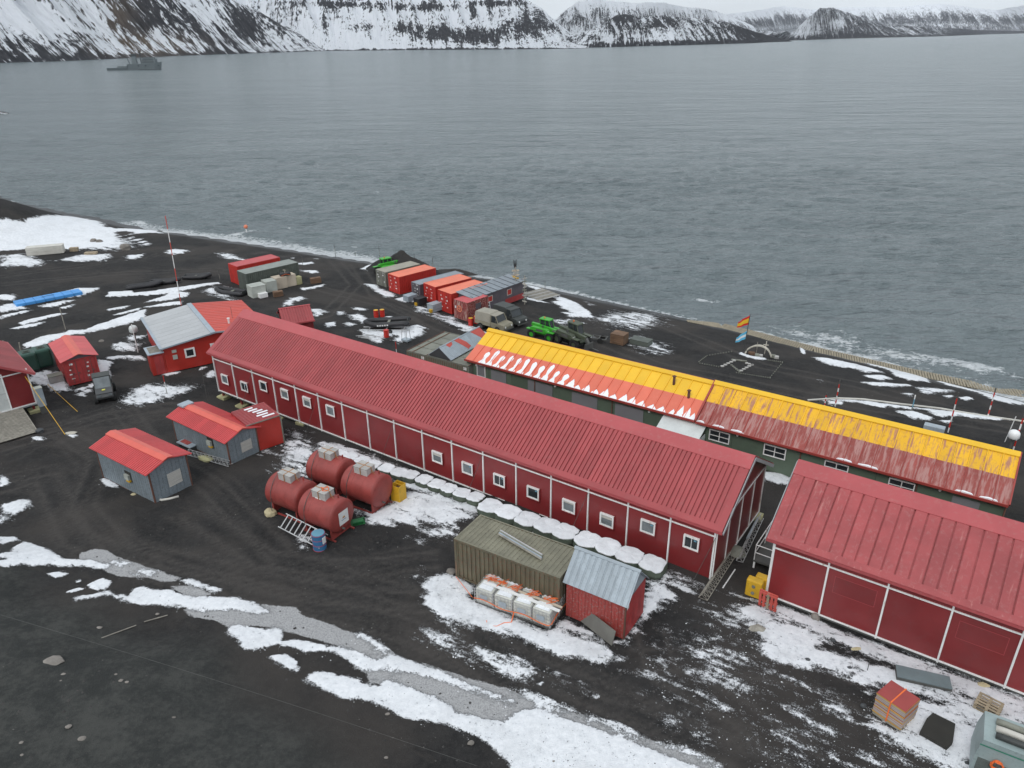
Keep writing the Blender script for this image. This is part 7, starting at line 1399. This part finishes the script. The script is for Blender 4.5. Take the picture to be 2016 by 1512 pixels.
# flagpole with two flags
fp=T('flagpole','flagpole on the beach flying a red and yellow flag above a light blue one','flagpole',at(1464,690)); MB().cyl((0,0,0),(.35,.4,4.1),.04,8).build('pole',MT['army_dark'],fp)
def flag(name,label,z0,h,w_,bands,sag):
    nb_=24; b=MB(); fr=[q[0] for q in bands]; cum=[0]; 
    for q in fr: cum.append(cum[-1]+q)
    d=Vector((-.93,-.36,0)); base=Vector(fp.location)+Vector((.35*z0/4.1,.4*z0/4.1,z0))
    for bi,(f_,m_) in enumerate(bands):
        for k in range(nb_):
            P4=[]
            for (kk,cc) in ((k,cum[bi]),(k+1,cum[bi]),(k+1,cum[bi+1]),(k,cum[bi+1])):
                u=kk/nb_; p=base+d*(u*w_)+Vector((0.36,-.93,0))*(.10*math.sin(u*9+cc*1.5))*u+Vector((0,0,-sag*u*(1 if True else 0)-h*cc*(1-.35*u)))
                P4.append(p)
            b.add(P4,[(0,1,2,3)],bi)
    o=b.build(name,[MT[m_] for _,m_ in bands],None); so2=o.modifiers.new('thick','SOLIDIFY'); so2.thickness=.012; return setp(o,label,'flag')
flag('flag','wind blown flag with red, wide yellow and red stripes, upper on the pole',3.95,1.05,1.5,[(.25,'flag_red'),(.5,'flag_yellow'),(.25,'flag_red')],.55)
flag('flag','light blue and white striped flag flying lower on the pole',2.25,.95,1.35,[(.34,'flag_blue'),(.32,'flag_white'),(.34,'flag_blue')],.6)
# whale bone memorial
wm=T('bone_memorial','arched whale bones and stones arranged as a small memorial on the beach','memorial',at(1492,702),R(-25))
def arc(r,z,t0,t1,yy_,rad,n=14,lean=0): return [(r*math.cos(a),yy_+lean*math.sin(a),z*math.sin(a)) for a in [t0+(t1-t0)*k/n for k in range(n+1)]]
MB().tube(arc(1.35,1.15,.1,math.pi-.1,0,.1,lean=.2),.09,8).build('whale_rib',MT['bone'],wm,smooth=True); MB().tube(arc(1.1,.95,.2,math.pi-.6,1.0,.1),.07,8).build('whale_rib',MT['bone'],wm,smooth=True)
MB().cyl((.55,1.0,0),(.6,1.0,1.5),.05,6).box(.3,.85,.97,1.03,1.05,1.12).build('cross',MT['bone'],wm); MB().cyl((-.3,.9,0),(-.3,.9,1.3),.04,6).build('stake',MT['wood_grey'],wm)
for i,(x,y,s_) in enumerate([(-.6,.2,.4),(-.1,.0,.35),(.3,.1,.3),(-.9,.4,.3),(1.5,.3,.4),(1.9,.2,.35)]): b=MB(); b.cbox((x,y,s_*.45),(s_*1.3,s_,s_)); b.build('stone',MT[['crate_rust','weather_grey','grey_box'][i%3]],wm,bevel=.08)
st_=T('stone_outline','white painted stones laid out in two short rows on the dark ash','stone row',at(1443,722),R(-30))
A=Vector(st_.location); inv=Matrix.Rotation(R(30),3,'Z')
def lay(p0,p1,n,s_,mat):
    a=G(*p0);b_=G(*p1)
    for k in range(n):
        p=a.lerp(b_,k/max(1,n-1)); q=inv@(p-A); MB().cbox((q.x,q.y,q.z+.06),(s_,s_*.8,.14),rz=.6).build('stone',MT[mat],st_,bevel=.03)
lay((1422,722),(1445,711),5,.34,'grey_box'); lay((1459,731),(1480,719),5,.34,'grey_box'); lay((1442,709),(1468,712),7,.25,'weather_grey'); lay((1440,720),(1456,733),6,.22,'weather_grey'); lay((1470,716),(1480,719),3,.3,'grey_box')
for (a,b_,n) in (((1376,713),(1392,701),7),((1392,701),(1440,693),10),((1378,716),(1415,723),9),((1512,710),(1540,714),8),((1540,715),(1516,744),9),((1516,745),(1450,735),16)): lay(a,b_,n,.11,'weather_grey')
# beach mat
tm=T('beach_mat','long tan segmented mat road laid along the waterline','mat',(0,0,0))
ptsm=[(1352,634),(1420,644),(1500,664),(1600,690),(1700,713),(1800,736),(1900,757),(2016,779),(2100,795)]; W3=[G(*p) for p in ptsm]; dist=[0]
for i in range(1,len(W3)): dist.append(dist[-1]+(W3[i]-W3[i-1]).length)
def along(s_):
    for i in range(1,len(W3)):
        if s_<=dist[i]: u=(s_-dist[i-1])/(dist[i]-dist[i-1]); return W3[i-1].lerp(W3[i],u),(W3[i]-W3[i-1]).normalized()
    return W3[-1],(W3[-1]-W3[-2]).normalized()
n=int(dist[-1]/.27); seg=MB().box(-.095,.095,-.95,.95,0,.07).mesh('mat_segment',MT['mat_tan']); base=MB()
for i in range(n):
    p,d=along((i+.5)*.27); wf=min(1,.35+i/18)
    if n-i<=290: o=meshobj('mat_segment',seg,tm,(p.x,p.y,float(zg(p.x,p.y))+.12),(0,0,math.atan2(d.y,d.x)+R(12))); o.scale=(1,wf,1)
for i in range(0,n-3,3):
    p,d=along(i*.27+.1); q,_=along((i+3)*.27+.1); base.bar((p.x,p.y,float(zg(p.x,p.y))+.07),(q.x,q.y,float(zg(q.x,q.y))+.07),1.9*min(1,.35+i/18),.06)
b=base.build('underlay',MT['mat_dark'],tm); b['kind']='stuff'
# path board line in the snow
pl_=[(1590,790),(1650,786),(1700,788),(1770,797),(1850,806),(1920,818),(2016,832)]; W4=[G(*p) for p in pl_]; t=T('duct_line','thin pale duct running across the snow behind the rusty roof','duct',(0,0,0))
for i in range(len(W4)-1): a,b_=W4[i],W4[i+1]; MB().bar((a.x,a.y,a.z+.12),(b_.x,b_.y,b_.z+.12),.16,.1).build('duct_section',MT['vent_cream'],t)
# ---- ship
gx_,gy_=GZ(268,138,SEA); dirx=Vector((1,.12,0)).normalized(); sh=T('ship','grey navy ship with high forward superstructure anchored in the bay','ship',(gx_,gy_,SEA),math.atan2(.10,1)); LL=math.dist(GZ(223,137,SEA),GZ(311,138,SEA))*1.0
k=54/54.; S=math.hypot(gx_,gy_)*86/1470/54.
def hullmesh():
    b=MB(); st_=[(-27,5.0,2.6),(-24,5.6,2.5),(-12,6,2.6),(-6,6,2.8),(-5.9,6,6.0),(10,5.6,6.2),(20,3.8,6.8),(27,.15,7.6)]; V=[];F=[]
    for x,w_,h in st_:
        bw=w_*.82 if x<26 else .1; V+=[(x-(2 if x>26 else 0),-bw,-1),(x,-w_,h),(x,w_,h),(x-(2 if x>26 else 0),bw,-1)]
    for i in range(len(st_)-1): a=i*4;b_=a+4; F+=[(a,b_,b_+1,a+1),(a+1,b_+1,b_+2,a+2),(a+2,b_+2,b_+3,a+3),(a+3,b_+3,b_,a)]
    F+=[(0,1,2,3),(31,30,29,28)]; b.add(V,F); return b
hullmesh().build('hull',MT['ship_grey'],sh)
MB().box(-25,23,-4.9,4.9,-.2,.5).build('waterline_band',MT['ship_dark'],sh); MB().box(8,21.5,-3.6,3.6,6.0,10.5).build('superstructure',MT['ship_grey'],sh); MB().box(10,20.2,-3.2,3.2,10.52,12.0).build('bridge',MT['ship_grey'],sh)
for z in (7.2,9.2,11.0): MB().box(9.,20.,-3.68 if z<10 else -3.25,-3.61 if z<10 else -3.205,z,z+.8).build('window_band',MT['ship_dark'],sh)
MB().prism([(-2.5,5.9),(2.5,5.9),(2.2,13),(-1.5,13)],-2,2,t=.4).build('funnel',MT['ship_grey'],sh); MB().box(-1.9,2.4,-1.8,1.8,13.01,15.2).build('funnel_top',MT['ship_dark'],sh)
MB().cyl((6.5,0,6),(6.5,0,17),.35,8).bar((6.5,-2,13.5),(6.5,2,13.5),.3).bar((5.2,0,14.6),(9.5,0,15.4),.4).build('mast',MT['ship_dark'],sh); MB().cyl((-5,0,5.9),(-6.8,0,12),.35,8).build('crane',MT['ship_dark'],sh); MB().cyl((9,0,16),(9,0,17.4),.9,10).build('radar_dome',MT['dome_white'],sh)
MB().box(-17,-8,-3,3,2.5,4.0).build('deck_cargo',MT['ship_grey'],sh); MB().cyl((22.5,0,6.8),(23.5,0,13),.2,6).build('foremast',MT['ship_grey'],sh)
for x in (5,12,24): MB().cyl((x,-5.9+max(0,(x-10)*.18),4.2),(x,-5.5+max(0,(x-10)*.18),4.2),.6,10).build('porthole',MT['ship_dark'],sh)
sh.scale=(S,S,S)
